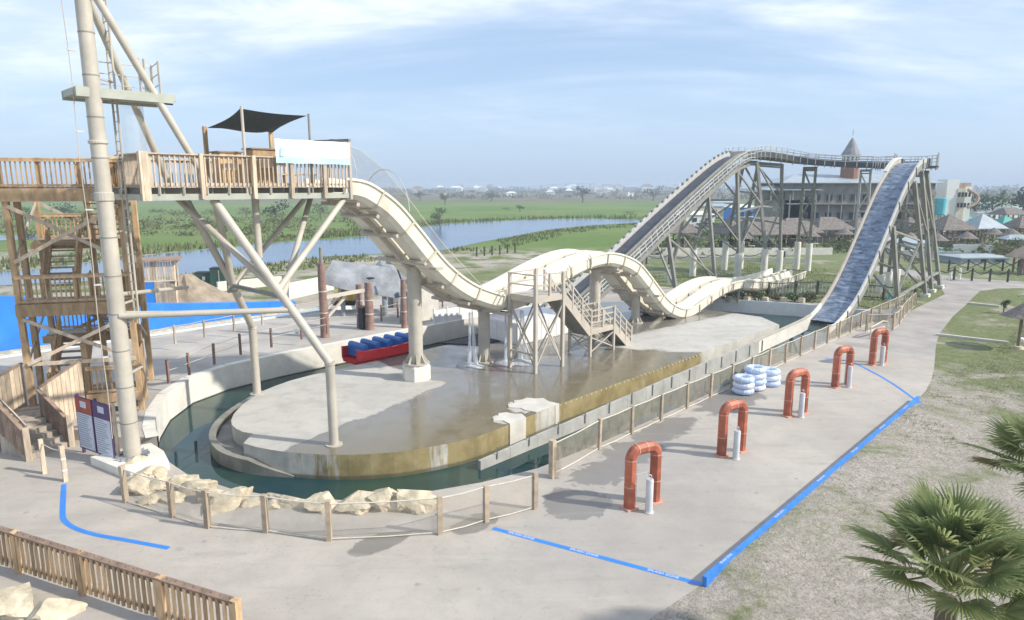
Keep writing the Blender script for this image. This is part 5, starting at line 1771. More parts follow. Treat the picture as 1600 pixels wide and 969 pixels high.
MB().path([bpos[0] + UP * 1.0 + N * 0.04, bpos[0] + UP * 1.12 + N * 0.04, bpos[0] + UP * 1.15 - E * 0.06], 0.018, 6).build('nozzle', 'galv', p0)
w0 = thing('wire_screen', 'grey wire mesh screen between the legs of the nearest arch', 'screen', pos_[0], 'wire screens in the arches')
axv = Vector((math.cos(AANG), math.sin(AANG), 0))
cc = pos_[0]
b = MB()
pf = [cc - axv * 0.22 + UP * 0.02, cc + axv * 0.22 + UP * 0.02, cc + axv * 0.22 + UP * 0.98, cc - axv * 0.22 + UP * 0.98]
b.path(pf, 0.012, 6, closed=True)
b.build('frame', 'galv', w0)
b = MB()
b.add(pf, [(0, 1, 2, 3)])
b.build('mesh', 'mesh_grey', w0)
for k in range(1, 5):
    copy_thing(a0, pos_[k], labs[k])
    copy_thing(p0, bpos[k], plabs[k])
    copy_thing(w0, pos_[k], 'grey wire mesh screen between the legs of the ' + ['', 'second', 'third', 'fourth', 'farthest'][k] + ' arch')

# blue curb and blue line with stencilled words
curb = thing('blue_curb', 'raised bright blue curb along the sandy edge of the plaza', 'curb', S(3, 17.8))
for k in range(12):
    s0, s1 = lerp(-5.65, 12.9, k / 12), lerp(-5.65, 12.9, (k + 1) / 12)
    MB().box(S((s0 + s1) / 2, 17.82, 0.11), E * ((s1 - s0) / 2 - 0.004), N * 0.055, UP * 0.135).build('curb_block', 'blue_curb', curb)
b = MB()
rows = []
for k in range(61):
    s_ = lerp(-5.66, 12.9, k / 60)
    row = []
    for t_, z_ in ((17.86, 0.15), (18.2, 0.15), (18.8, 0.11), (19.6, 0.05), (20.6, -0.02)):
        e_ = min(1, (k + 0.01) / 4, (60.01 - k) / 6)
        row.append(S(s_, t_ + (0.1 * mnoise.noise(Vector((s_, t_, 0))) if t_ > 18 else 0), z_ * e_ + 0.03 * mnoise.noise(Vector((s_ * 1.6, t_ * 1.6, 4))) * (z_ > 0)))
    rows.append(row)
b.add([p for r_ in rows for p in r_], [(i * 5 + j, (i) * 5 + j + 1, (i + 1) * 5 + j + 1, (i + 1) * 5 + j)[::-1] for i in range(60) for j in range(4)])
b.build('sand_bank', 'ground', kind='structure', smooth='all')
lineA, lineB = S(-7.15, 12.46), S(-5.62, 17.72)
ld = (lineB - lineA).normalized()
ln = Vector((-ld.y, ld.x, 0))
MB().add([lineA - ln * 0.075 + UP * 0.009, lineB - ln * 0.075 + UP * 0.009, lineB + ln * 0.075 + UP * 0.009, lineA + ln * 0.075 + UP * 0.009], [(0, 1, 2, 3)]).build('blue_floor_line', 'blue_paint', kind='structure')
l3_ = spline([gat(1440, 632), gat(1395, 600), gat(1360, 580), gat(1330, 566), gat(1290, 560)], 4)
MB().sweep([(-0.06, 0.009), (0.06, 0.009), (0.06, 0.011), (-0.06, 0.011)], [(p, s_, UP) for p, s_, u_ in frames_of(l3_)]).build('blue_floor_line', 'blue_paint', kind='structure')
l2_ = spline([gat(100, 757), gat(98, 800), gat(101, 814), gat(118, 826), gat(150, 836), gat(200, 845), gat(264, 857)], 5)
MB().sweep([(-0.07, 0.009), (0.07, 0.009), (0.07, 0.011), (-0.07, 0.011)], [(p, s_, UP) for p, s_, u_ in frames_of(l2_)]).build('blue_floor_line', 'blue_paint', kind='structure')


def text_mesh(txt, size):
    cu = bpy.data.curves.new('lettering', 'FONT')
    cu.body = txt
    cu.size = size
    cu.align_x = 'CENTER'
    cu.align_y = 'CENTER'
    ob = bpy.data.objects.new('lettering', cu)
    me = bpy.data.meshes.new_from_object(ob)
    bpy.data.objects.remove(ob)
    bpy.data.curves.remove(cu)
    me.materials.clear()
    me.materials.append(M['white_paint'])
    return me


TM = text_mesh('SPLASH ZONE', 0.12)
for f in (0.155, 0.475, 0.84):
    o = bpy.data.objects.new('floor_lettering', TM)
    COL.objects.link(o)
    o.matrix_world = Matrix.Translation(lerp(lineA, lineB, f) + UP * 0.0135) @ Matrix.Rotation(math.atan2(ld.y, ld.x), 4, 'Z')
    o['kind'] = 'structure'
for k in range(6):
    s = -4.6 + 3.1 * k
    inst(TM, 'lettering', curb, Mat(S(s, 17.82, 0.2475), FANG) @ Matrix.Scale(0.75, 4))

# stacks of inner tubes
def tube_mesh(mt):
    b = MB()
    b.path([Vector((0.335 * math.cos(2 * math.pi * k / 28), 0.335 * math.sin(2 * math.pi * k / 28), 0.135)) for k in range(28)], 0.135, 12, closed=True)
    me = bpy.data.meshes.new('ring')
    me.from_pydata([tuple(v) for v in b.v], [], b.f)
    me.polygons.foreach_set('use_smooth', [True] * len(me.polygons))
    me.materials.append(M[mt])
    return me


def band_mesh():
    b = MB()
    for k in range(8):
        a = 2 * math.pi * k / 8
        c_ = Vector((0.335 * math.cos(a), 0.335 * math.sin(a), 0.135))
        d = Vector((math.cos(a), math.sin(a), 0))
        b.path([c_ + (d * math.cos(q) + UP * math.sin(q)) * 0.138 for q in [2 * math.pi * j / 12 for j in range(12)]], 0.014, 4, closed=True)
    me = bpy.data.meshes.new('band')
    me.from_pydata([tuple(v) for v in b.v], [], b.f)
    me.materials.append(M['tube_white'])
    return me


TMB, TMW, BND = tube_mesh('tube_blue'), tube_mesh('tube_white'), band_mesh()
ord_ = ['bottom', 'second', 'third', 'top']
for i, (o, nt, lab) in enumerate([(S(8.85, 11.95), 3, 'nearest tube stack'), (S(9.75, 12.05), 4, 'middle tube stack'), (S(10.85, 12.25), 3, 'farthest tube stack'), (S(10.6, 11.65), 3, 'stack against the mesh fence')]):
    for k in range(nt):
        pos = o + Vector((rnd.uniform(-0.03, 0.03), rnd.uniform(-0.03, 0.03), 0.012 + k * 0.262))
        nm = ord_[k] if k < nt - 1 else 'top'
        t_ = thing('swim_tube', f'pale blue inflatable ring, {nm} of the {lab}', 'swim tube', pos, 'swim tubes stacked by the fence')
        r_ = inst(TMB if (k + i) % 2 == 0 else TMW, 'ring', t_, Mat(pos, rnd.random()))
        inst(BND, 'band', t_, Mat(pos, rnd.random()))
# ================================================================== FENCES
def rail_fence(root, posts, h, pw, post_mat, rail_z, rail_r, rail_mat, mesh=None, z=0.0, mesh_lo=0.06, drop=0.05, wires=()):
    b = unit_mesh('post', pw, pw, 1.0, post_mat)
    for i, p in enumerate(posts):
        d = posts[min(i + 1, len(posts) - 1)] - posts[max(i - 1, 0)]
        hh = h * rnd.uniform(0.97, 1.05)
        inst(b, 'post', root, Mat(p + UP * (z - drop), math.atan2(d.y, d.x), rnd.uniform(-0.02, 0.02)) @ Matrix.Scale(hh + drop, 4, Vector((0, 0, 1))))
    for rz in rail_z:
        for a, c in zip(posts[:-1], posts[1:]):
            m = (a + c) / 2 - UP * 0.03
            MB().path([a + UP * (z + rz), m + UP * (z + rz), c + UP * (z + rz)], rail_r, 6).build('rail', rail_mat, root)
    if mesh:
        for a, c in zip(posts[:-1], posts[1:]):
            MB().add([a + UP * (z + mesh_lo), c + UP * (z + mesh_lo), c + UP * (z + h - 0.08), (a + c) / 2 + UP * (z + h - 0.12), a + UP * (z + h - 0.08)], [(0, 1, 2, 3, 4)]).build('mesh_panel', mesh, root)
    for wz in wires:
        for a, c in zip(posts[:-1], posts[1:]):
            MB().beam(a + UP * (z + wz), c + UP * (z + wz), 0.012, 0.012).build('wire', rail_mat, root)


px = [(197, 785), (270, 808), (325, 825), (416, 832), (515, 845), (688, 835), (760, 815), (836, 795)]
f1 = [gat(*p) for p in px]
fa = thing('mesh_fence', 'low timber-post fence with fine netting curving round the rocks at the front', 'fence', f1[4])
rail_fence(fa, f1, 1.08, 0.13, 'post_wood', (1.02, 0.06), 0.018, 'rope', 'mesh')
# the straight run past the arches
f2 = [S(-3.45, 11.35), S(-3.3, 12.3 - 0.6)] + [S(-0.6 + k * 2.05, 11.2) for k in range(14)]
f2 = [S(-5.54, 12.5), S(-3.55, 11.45)] + [S(-0.75 + k * 2.0, 11.2) for k in range(20)]
fb = thing('mesh_fence', 'long straight mesh fence between the lift channel and the orange arches', 'fence', f2[8])
rail_fence(fb, f2[1:], 1.1, 0.12, 'post_wood', (1.05, 0.05), 0.02, 'rope', 'mesh')
gp = thing('gate_post', 'thick leaning timber gate post with rolled netting at the fence corner', 'post', f2[1])
MB().post(f2[1] + E * -0.1 + N * 0.1, 0.17, 0.17, 1.25).build('post', 'post_wood', gp)
MB().path([f2[1] + UP * 0.05 + N * 0.25, f2[1] + UP * 0.6 + N * 0.28, f2[1] + UP * 1.05 + N * 0.22], 0.09, 8).build('rolled_netting', 'mesh', gp)
# corner fence beyond the plaza
f3 = [S(33, 11.25), S(37.3, 11.6), S(37.6, 10.8)]
# dark wire fence around the pump pit right of the flume
f4 = [S(26.6, 11.75), S(28.0, 12.9), S(30.2, 12.7), S(32.6, 12.3), S(34.8, 12.0), S(36.9, 11.75), S(38.6, 11.6)]
fc = thing('mesh_fence', 'short mesh fence around the pump pit at the foot of the flume', 'fence', f4[2])
rail_fence(fc, f4, 1.1, 0.11, 'post_wood', (1.05, 0.05), 0.02, 'rope', 'mesh')
f5 = [S(39.5, 11.4), S(40.2, 9.0), S(40.4, 6.0), S(39.2, 4.2), S(37.6, 3.0), S(35.5, 1.6)]
fd = thing('picket_fence', 'dark slatted fence crossing behind the foot of the blue flume', 'fence', f5[2])
rail_fence(fd, f5, 1.2, 0.16, 'fence_dark', (1.1, 0.15), 0.04, 'fence_dark', 'mesh_grey')
for a, c in zip(f5[:-1], f5[1:]):
    L = (c - a).length
    for k in range(1, int(L / 0.3)):
        MB().post(a + (c - a) * (k * 0.3 / L), 0.05, 0.04, 1.1).build('slat', 'galv', fd)
f6 = [S(26 + 2.6 * k, -2.9 + 0.12 * k) for k in range(8)]
fe = thing('mesh_fence', 'wire fence running behind the far run-out of the white slide', 'fence', f6[3])
rail_fence(fe, f6, 1.1, 0.1, 'post_wood', (1.05,), 0.02, 'rope', 'mesh_grey')

# rope fences on the raised walkway
rp = [gat(u, v, 0.4) for u, v in [(265, 611), (297, 598), (336, 581), (377, 565), (425, 553), (472, 540), (512, 531)]]
fg = thing('rope_fence', 'red-brown posts with rope along the canal edge of the raised walkway', 'fence', rp[2])
rail_fence(fg, rp, 0.98, 0.09, 'post_red', (0.9, 0.5), 0.012, 'rope', z=0.4)
rp2 = [gat(u, v, 0.4) for u, v in [(230, 556), (275, 547), (321, 537), (367, 527), (411, 517), (460, 508), (508, 500)]]
fh = thing('rope_fence', 'grey posts with rope along the far pool edge of the raised walkway', 'fence', rp2[2])
rail_fence(fh, rp2, 0.98, 0.09, 'wood_grey', (0.9, 0.5), 0.012, 'rope', z=0.4)
rp3 = [S(4.5 + 1.5 * k, -11.0 - 0.25 * k, 0) for k in range(7)]
fi = thing('rope_fence', 'dark posts with sagging rope behind the red raft', 'fence', rp3[2])
rail_fence(fi, rp3, 1.05, 0.09, 'post_red', (0.95, 0.6, 0.3), 0.012, 'rope', z=0.4)
for (u, v) in ((70, 740), (103, 752)):
    p = gat(u, v)
    g = thing('rope_post', ['plain timber post at the foot of the entrance steps', 'timber post with tape wraps at the start of the blue line'][u > 80], 'post', p)
    MB().post(p, 0.12, 0.12, 1.15).build('shaft', 'wood_pale', g)
    if u > 80:
        for z in (0.35, 0.72):
            MB().post(p + UP * z, 0.128, 0.128, 0.05).build('tape_band', 'white_paint', g)
pa, pb_ = gat(70, 740), gat(103, 752)
rope_b = MB()
rope_b.path([pa + UP * 1.02, (pa + pb_) / 2 + UP * 0.95, pb_ + UP * 0.98], 0.014, 6)
tag(rope_b.build('entrance_rope', 'rope'), 'pale rope slung between the two posts by the entrance steps', 'rope')
p = gat(70, 545, 0.4)
for k, (u, v) in enumerate(((22, 610), (66, 600))):
    p = gat(u, v, 0.4)
    g = thing('rope_post', ['dark leaning post left of the boarded ramp', 'dark red post behind the boarded ramp wall'][k], 'post', p)
    MB().post(p, 0.11, 0.11, 1.0).build('shaft', 'post_red', g)

# foreground picket fence, bottom left
wf = thing('picket_fence', 'long brown picket fence in the bottom left foreground', 'fence', Vector((-9, 13, 0)))
W0, W1 = Vector((-14.8, 15.75, 0)), Vector((-5.42, 11.82, 0))
wd_ = (W1 - W0).normalized()
wn_ = Vector((-wd_.y, wd_.x, 0))
WL = (W1 - W0).length
PK = unit_mesh('picket', 0.078, 0.034, 1.0, 'wood_slat')
k = int(WL / 0.172)
ang_ = math.atan2(wd_.y, wd_.x)
for i in range(k):
    p = W0 + wd_ * (WL * (i + 0.5) / k)
    inst(PK, 'picket', wf, Mat(p - wn_ * 0.045 + UP * 0.10, ang_ + rnd.uniform(-0.04, 0.04), rnd.uniform(-0.012, 0.012)) @ Matrix.Scale(0.90 + rnd.uniform(-0.015, 0.02), 4, Vector((0, 0, 1))))
MB().beam(W0 + UP * 0.93, W1 + UP * 0.93, 0.055, 0.10).build('top_rail', 'wood_dark', wf)
MB().beam(W0 + UP * 0.22, W1 + UP * 0.22, 0.055, 0.09).build('bottom_rail', 'wood_dark', wf)
MB().beam(W0 + UP * 1.015, W1 + UP * 1.015, 0.16, 0.035).build('cap_rail', 'wood_dark', wf)
for i in range(42):
    p = W0 + wd_ * (WL * (i + 0.5) / 42)
    MB().beam(p + UP * 1.03, p + UP * 1.075 + wn_ * 0.03, 0.018, 0.018).build('cap_spike', 'wood_dark', wf)
for f in (0.1, 0.335, 0.555, 0.80, 1.0):
    p = W0 + wd_ * (WL * f)
    MB().post(p - UP * 0.1, 0.15, 0.15, 1.15, ang_).build('post', 'wood' if f > 0.7 else 'wood_slat', wf)

# ================================================================== ROCKS
rocks = [
    (212, 738, .42, .30, .30, 'tilted cream slab against the mast pedestal'), (232, 752, .5, .35, .22, 'flat cream rock below the mast pedestal'), (246, 772, .38, .28, .26, 'rough cream rock behind the second fence post'),
    (218, 772, .5, .36, .34, 'large cream boulder at the left end of the fence'), (285, 768, .55, .26, .30, 'pale tilted slab left of the third fence post'), (310, 775, .5, .28, .28, 'broken cream slab behind the third fence post'),
    (330, 790, .42, .3, .28, 'dark-cracked rock right of the third fence post'), (352, 800, .62, .32, .30, 'big tilted slab between the third and fourth posts'), (372, 790, .36, .28, .30, 'round yellowish boulder beside the tilted slab'),
    (395, 796, .24, .2, .16, 'small flat rock left of the fourth post'), (452, 797, .72, .24, .19, 'long low cream rock right of the fourth post'), (505, 803, .42, .34, .30, 'cream boulder behind the fifth post'),
    (560, 803, .52, .4, .34, 'broad yellow boulder right of the fifth post'), (600, 800, .50, .38, .36, 'tall yellow boulder in the middle of the pair'), (648, 803, .46, .40, .46, 'pointed cream boulder near the dry concrete patch'),
    (668, 806, .28, .24, .24, 'small rock at the right end of the row'), (250, 750, .35, .25, .2, 'small cream rock at the water edge by the mast'), (20, 966, .55, .42, .38, 'big cream boulder in the bottom left corner'), (92, 974, .40, .3, .26, 'smaller cream rock in the bottom left corner'),
    (270, 790, .3, .24, .2, 'low rock below the third fence post'), (425, 802, .22, .18, .15, 'fist-shaped rock beside the fourth post'), (240, 792, .3, .2, .16, 'small rubble rock at the left end of the fence')]
for i, (u, v, a, b_, c_, lab) in enumerate(rocks):
    p = gat(u, v)
    p = p + (Vector((p.x, p.y, 0)) - Vector((0, 0, 0))).normalized() * 0.35
    o = MB().blob(p + UP * c_ * 0.6, a * 1.32, b_ * 1.2, c_ * 1.0, 0.40, 4, i + 3, rnd.uniform(-0.5, 0.5)).build('boulder', 'rock', loc=p)
    tag(o, lab, 'rock', 'cream limestone boulders')
    # tilt the slabs
    if 'slab' in lab:
        o.rotation_euler = (0.45, -0.25, 0.3)
# soil strip under the rocks
sb = [p for p in f1]
strip = [gat(190, 770), gat(270, 800), gat(325, 817), gat(416, 826), gat(515, 838), gat(688, 828), gat(740, 808), gat(690, 795), gat(600, 800), gat(500, 797), gat(400, 788), gat(320, 768), gat(262, 735), gat(215, 728)]
MB().poly([Vector((p.x, p.y, 0.012)) for p in strip]).build('rock_bed', 'walk', kind='structure')
# shrub twigs by the mast pedestal
def leaf_cloud(b, c, rx, ry, rz, n, size, rr, shell=0.55, up_bias=0.0, lump=0.35, seed=0):
    for _ in range(n):
        while True:
            d = Vector((rr.uniform(-1, 1), rr.uniform(-1, 1), rr.uniform(-1, 1)))
            if 0.05 < d.length < 1:
                break
        L = d.length
        d.normalize()
        r_ = (shell + (1 - shell) * rr.random()) * (1 + lump * mnoise.noise(d * 2.2 + Vector((seed * 3.1, seed, 1))))
        q = Vector(c) + Vector((d.x * rx * r_, d.y * ry * r_, d.z * rz * r_))
        a = Vector((rr.uniform(-1, 1), rr.uniform(-1, 1), rr.uniform(-0.6, 1 + up_bias))).normalized()
        t2 = a.cross(d if abs(a.dot(d)) < 0.95 else UP).normalized()
        s_ = size * rr.uniform(0.6, 1.4)
        b.add([q - t2 * s_ * 0.5, q + a * s_ * 0.6, q + t2 * s_ * 0.5, q - a * s_ * 0.6], [(0, 1, 2, 3)])


# ================================================================== LOGS, CANOPY, FAR POOL
lg = [(508, 527, 4.3, .24, 'tall red-brown log column standing alone on the walkway'), (578, 515, 2.9, .25, 'red-brown log column in front of the grey rock canopy'), (563, 512, 2.7, .2, 'thinner log column behind the bin'),
      (632, 512, 3.0, .18, 'red-brown log column just left of the tall round column'), (690, 470, 3.0, .2, 'distant red-brown log column right of the tall round column')]
for u, v, h, r_, lab in lg:
    p = gat(u, v, 0.4)
    c = thing('log_column', lab, 'column', p, 'red-brown log columns')
    MB().path([p - UP * 0.05, p + UP * h * 0.35 + E * 0.02, p + UP * h * 0.7 - E * 0.02, p + UP * h], r_ * 1.08, 12, r_ * 0.9).build('shaft', 'trunk_red', c, smooth=True)
    for f in (0.33, 0.62):
        MB().lathe(p, [(r_ * 1.07, h * f), (r_ * 1.09, h * f + 0.03), (r_ * 1.07, h * f + 0.06)], 12).build('rope_band', 'rope', c)
    if u == 508:
        MB().tube(p + UP * h * 0.66, p + UP * (h + 0.9), 0.1, 8).build('pole_stub', 'steel_dark', c)
p = gat(569, 514, 0.4)
c = thing('litter_bin', 'dark brown box bin between two log columns', 'bin', p)
MB().post(p, 0.45, 0.45, 1.35).build('body', 'black', c)
MB().post(p + UP * 1.35, 0.5, 0.5, 0.06).build('lid', 'wood_dark', c)
a_, c_ = gat(512, 527, 0.4), gat(575, 515, 0.4)
bm_ = thing('timber_beam', 'pale timber beam with diagonal props spanning between the log columns', 'beam', a_)
MB().beam(a_ + UP * 2.35, c_ + UP * 2.45, 0.18, 0.2).build('beam', 'cream', bm_)
MB().beam(a_ + UP * 0.9 + N * -0.3, lerp(a_, c_, 0.55) + UP * 2.2 - N * 0.3, 0.12, 0.14).build('prop', 'cream', bm_)
MB().beam(a_ + UP * 1.2 + N * -0.6, lerp(a_, c_, 0.45) + UP * 2.2 - N * 0.6, 0.10, 0.12).build('prop', 'cream', bm_)

# grey artificial-rock canopy, lofted from tilted ribs
can = thing('rock_canopy', 'large tilted grey artificial rock canopy with a dark hole behind the log columns', 'canopy', dat(570, 430, 43))
secs = [(504, 444, 519, 407, 42.5), (524, 448, 541, 410, 42.8), (546, 454, 564, 413, 43.2), (570, 459, 589, 416, 43.5), (596, 464, 610, 421, 43.8), (618, 466, 625, 432, 44.2), (630, 464, 632, 446, 44.5)]
vs, fs = [], []
kk = 9
for i, (u0, v0, u1, v1, y) in enumerate(secs):
    lo, hi = dat(u0, v0, y), dat(u1, v1, y + 1.5)
    for j in range(kk):
        f = j / (kk - 1)
        q = lerp(lo, hi, f) + Vector((0, -1, 0)) * (0.35 * math.sin(math.pi * f)) + Vector((0.07, 0.07, 0.1)) * mnoise.noise(Vector((i * 1.3, j * 0.9, 3))) * 2.2
        vs.append(q)
    for j in range(kk):
        f = 1 - j / (kk - 1)
        vs.append(lerp(lo, hi, f) + Vector((0, 1, 0)) * (0.25 + 0.4 * math.sin(math.pi * f)))
m2 = kk * 2
for i in range(len(secs) - 1):
    for j in range(m2):
        fs.append((i * m2 + j, (i + 1) * m2 + j, (i + 1) * m2 + (j + 1) % m2, i * m2 + (j + 1) % m2))
fs += [tuple(range(m2)), tuple(range(len(secs) * m2 - 1, (len(secs) - 1) * m2 - 1, -1))]
MB().add(vs, fs).build('shell', 'rock_grey', can, smooth=True)
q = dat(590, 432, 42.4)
MB().blob(q + Vector((-0.5, 0.05, -0.1)), 0.38, 0.12, 0.09, 0.6, 2, 5, 0.3).build('crevice', 'crevice_shade', can)  # solid dark lump, the hole's shade is put into its colour
MB().path([dat(621, 420, 43.4), dat(628, 440, 43.2), dat(629, 463, 43.2)], 0.06, 6).build('drain_pipe', 'black', can)
for u in (535, 600, 630):
    q = dat(u, 452, 44.2)
    MB().tube(Vector((q.x, q.y, 0.3)), q, 0.16, 10).build('prop_post', 'rock_grey', can)
rk = thing('rock_outcrop', 'second smaller grey-blue artificial rock behind the canopy', 'rock', dat(615, 420, 48))
MB().blob(dat(615, 425, 48) , 1.9, 0.9, 1.1, 0.3, 3, 21).build('boulder_shell', 'rock_grey', rk)
MB().tube(Vector((dat(615, 425, 48).x, 48, 0)), dat(615, 430, 48), 0.5, 8).build('core', 'rock_grey', rk)
q = gat(540, 470, 0.4)
exc = thing('small_excavator', 'small yellow digger parked under the rock canopy', 'digger', q)
q = dat(538, 447, 46)
q = Vector((q.x, q.y, 0.9))
MB().box(q + UP * 0.55, Vector((0.7, 0, 0)), Vector((0, 0.5, 0)), UP * 0.25).build('body', 'yellow', exc)
MB().box(q + UP * 1.1, Vector((0.35, 0, 0)), Vector((0, 0.4, 0)), UP * 0.35).build('cab', 'yellow', exc)
MB().path([q + Vector((0.6, 0, 0.8)), q + Vector((1.2, 0, 1.3)), q + Vector((1.7, 0, 0.6))], 0.09, 6).build('arm', 'yellow', exc)
for sy in (-0.45, 0.45):
    MB().box(q + UP * 0.15 + Vector((0, sy, 0)), Vector((0.8, 0, 0)), Vector((0, 0.14, 0)), UP * 0.16).build('track', 'black', exc)

# far pool with its bright blue wall
MB().poly([S(-22, -17.3, 0.06), S(8, -17.2, 0.06), S(7, -20.4, 0.06), S(-22, -20.2, 0.06)][::-1]).build('far_pool_water', 'pool', kind='structure')
pr = thing('pool_rim', 'low white rim wall along the near side of the far pool', 'wall', S(-6, -17.3, 0))
for k in range(12):
    s0 = -22 + k * 2.5
    MB().box(S(s0 + 1.25, -17.45, 0.24), E * 1.24, N * 0.16, UP * 0.21).build('panel', 'white_paint', pr)
bw = thing('blue_pool_wall', 'bright blue painted pool wall behind the wooden tower, rising to the left', 'wall', S(-6, -20.3, 0))
for k in range(13):
    s0, s1 = -21 + k * 2.0, -21 + k * 2.0 + 1.992
    h = lambda s: interp([(-21, 4.0), (-14, 3.35), (-11.2, 3.0), (-9, 2.3), (-6, 1.95), (-3.8, 1.65), (0, 1.22), (3.9, 0.84), (6, 0.62)], s)
    b = MB()
    A0, A1 = S(s0, -20.5), S(s1, -20.5)
    B0_, B1_ = S(s0, -20.9), S(s1, -20.9)
    b.add([A0, A1, B1_, B0_, A0 + UP * h(s0), A1 + UP * h(s1), B1_ + UP * (h(s1) + 0.02), B0_ + UP * (h(s0) + 0.02)], [(0, 1, 5, 4), (1, 2, 6, 5), (2, 3, 7, 6), (3, 0, 4, 7), (4, 5, 6, 7)])
    b.build('panel', 'blue_paint', bw)
MB().prism([(S(*q).x, S(*q).y) for q in [(-22, -20.0), (-5, -19.7), (6, -20.3), (8, -20.6), (8, -20.45), (-22, -20.45)]], 0.0, 0.13).build('pool_ledge', 'rock', kind='structure')
dk = thing('pool_deck_slab', 'pale sloping concrete slab behind the top of the blue wall', 'slab', S(-16, -24, 3))
b = MB()
b.add([S(-26, -21.2, 4.3), S(-13, -21.2, 3.2), S(-12, -27, 3.6), S(-26, -29, 5.0), S(-26, -21.2, 0), S(-13, -21.2, 0), S(-12, -27, 0), S(-26, -29, 0)], [(0, 1, 2, 3), (4, 5, 1, 0), (5, 6, 2, 1), (6, 7, 3, 2)])
b.build('slab', 'conc_wall', dk)
# slatted hut with a blue door and grey gate behind the tower
hut = thing('slatted_hut', 'small pale slatted timber hut with a flat dark roof beyond the blue wall', 'hut', dat(225, 440, 44))
h0 = dat(205, 440, 46)
h0.z = 0
hx = Vector((0.93, 0.36, 0))
hy = Vector((-0.36, 0.93, 0))
for k in range(16):
    MB().box(h0 + hx * (0.09 + k * 0.17) + UP * 3.15, hx * 0.06, hy * 0.02, UP * 0.62).build('slat', 'wood_pale', hut)
for f in (0, 1.35, 2.75):
    MB().post(h0 + hx * f + hy * 0.08, 0.12, 0.12, 3.8).build('post', 'wood_pale', hut)
    MB().post(h0 + hx * f + hy * 2.0, 0.12, 0.12, 3.8).build('post', 'wood_pale', hut)
MB().box(h0 + hx * 1.4 + hy * 1.0 + UP * 3.88, hx * 1.75, hy * 1.35, UP * 0.05).build('roof', 'wood_dark', hut)
MB().box(h0 + hx * 0.75 - hy * 0.1 + UP * 1.25, hx * 0.62, hy * 0.04, UP * 1.15).build('door', 'blue_paint', hut)
for k in range(5):
    MB().box(h0 + hx * (1.5 + k * 0.2) - hy * 0.1 + UP * 1.2, hx * 0.085, hy * 0.03, UP * 1.1).build('gate_board', 'wood_grey', hut)
MB().beam(h0 - hx * 0.2 - hy * 0.12 + UP * 2.45, h0 + hx * 2.9 - hy * 0.12 + UP * 2.45, 0.08, 0.1).build('lintel', 'cream', hut)
# heap of sand, low white walls, two dumpsters beyond the pool
hp = MB()
c0 = dat(290, 458, 50)
c0.z = 0
n = 22
vs = [c0 + UP * 2.5]
for r_i, (rr_, hh) in enumerate([(0.8, 2.1), (1.9, 1.2), (3.0, 0.4), (4.2, 0.0)]):
    for k in range(n):
        a = 2 * math.pi * k / n
        f = 1 + 0.22 * mnoise.noise(Vector((math.cos(a) * 1.5, math.sin(a) * 1.5, r_i)))
        vs.append(c0 + Vector((math.cos(a) * rr_ * f * 1.3, math.sin(a) * rr_ * f, hh * f)))
fs = [(0, 1 + k, 1 + (k + 1) % n) for k in range(n)]
for r_i in range(3):
    fs += [(1 + r_i * n + k, 1 + (r_i + 1) * n + k, 1 + (r_i + 1) * n + (k + 1) % n, 1 + r_i * n + (k + 1) % n) for k in range(n)]
tag(hp.add(vs, fs).build('sand_heap', 'dirt', loc=c0), 'heap of brown sand right of the slatted hut', 'heap')
for k, (u0, v0, u1, v1, h) in enumerate([(340, 455, 440, 445, 0.8), (450, 468, 520, 452, 1.3), (230, 478, 345, 458, 0.5)]):
    p, q = gat(u0, v0, 0), gat(u1, v1, 0)
    d_ = (q - p).normalized()
    t_ = thing('low_wall', ['low white wall below the dumpsters', 'white retaining wall behind the steel legs', 'long pale pipe-like wall along the top of the blue pool wall'][k], 'wall', p)
    L = (q - p).length
    m = max(2, int(L / 2.2))
    for i in range(m):
        a_, b_ = lerp(p, q, i / m), lerp(p, q, (i + 1) / m)
        MB().beam(a_ + d_ * 0.01 + UP * h / 2, b_ - d_ * 0.01 + UP * h / 2, 0.3, h).build('panel', 'conc_white', t_)
for k, (u, v) in enumerate(((322, 447), (344, 449))):
    p = gat(u, v)
    t_ = thing('dumpster', ['dark green dumpster with a white notice, left of the pair', 'tall dark green cabinet, right of the pair'][k], 'dumpster', p)
    w, h = (0.75, 1.25) if k == 0 else (0.62, 1.75)
    MB().post(p, w * 2, 1.1, h, 0.1).build('body', 'green_dark', t_)
    MB().post(p + UP * h, w * 2.08, 1.16, 0.07, 0.1).build('lid', 'black', t_)
    if k == 0:
        MB().post(p + Vector((0.1, -0.57, 0.6)), 0.25, 0.02, 0.35, 0.1).build('notice', 'white_clean', t_)
    else:
        MB().post(p + Vector((0.2, -0.56, 0.1)), 0.05, 0.03, 1.5, 0.1).build('door_seam', 'cream', t_)
# hedge bed behind the far basin
hb = thing('hedge_bed', 'clipped dark hedge bed with pale blocks behind the far basin wall', 'hedge', S(33, 4, 0))
rr = random.Random(11)
for k in range(9):
    f = (k + 0.5) / 9
    p = lerp(S(27.5, -3.6), S(34.6, 5.6), f) + N * 0 + E * 0.9
    b = MB()
    leaf_cloud(b, p + UP * 0.42, 0.62, 0.62, 0.45, 130, 0.16, rr, seed=k)
    b.build('clump', 'leaf_mid' if k % 2 else 'leaf_olive', hb)
for k in range(8):
    f = (k + 0.5) / 8
    p = lerp(S(27.5, -3.4), S(34.2, 5.4), f) + E * 0.35
    MB().box(p + UP * 0.22, E * 0.2, N * 0.2, UP * 0.2).build('block', 'rock', hb)
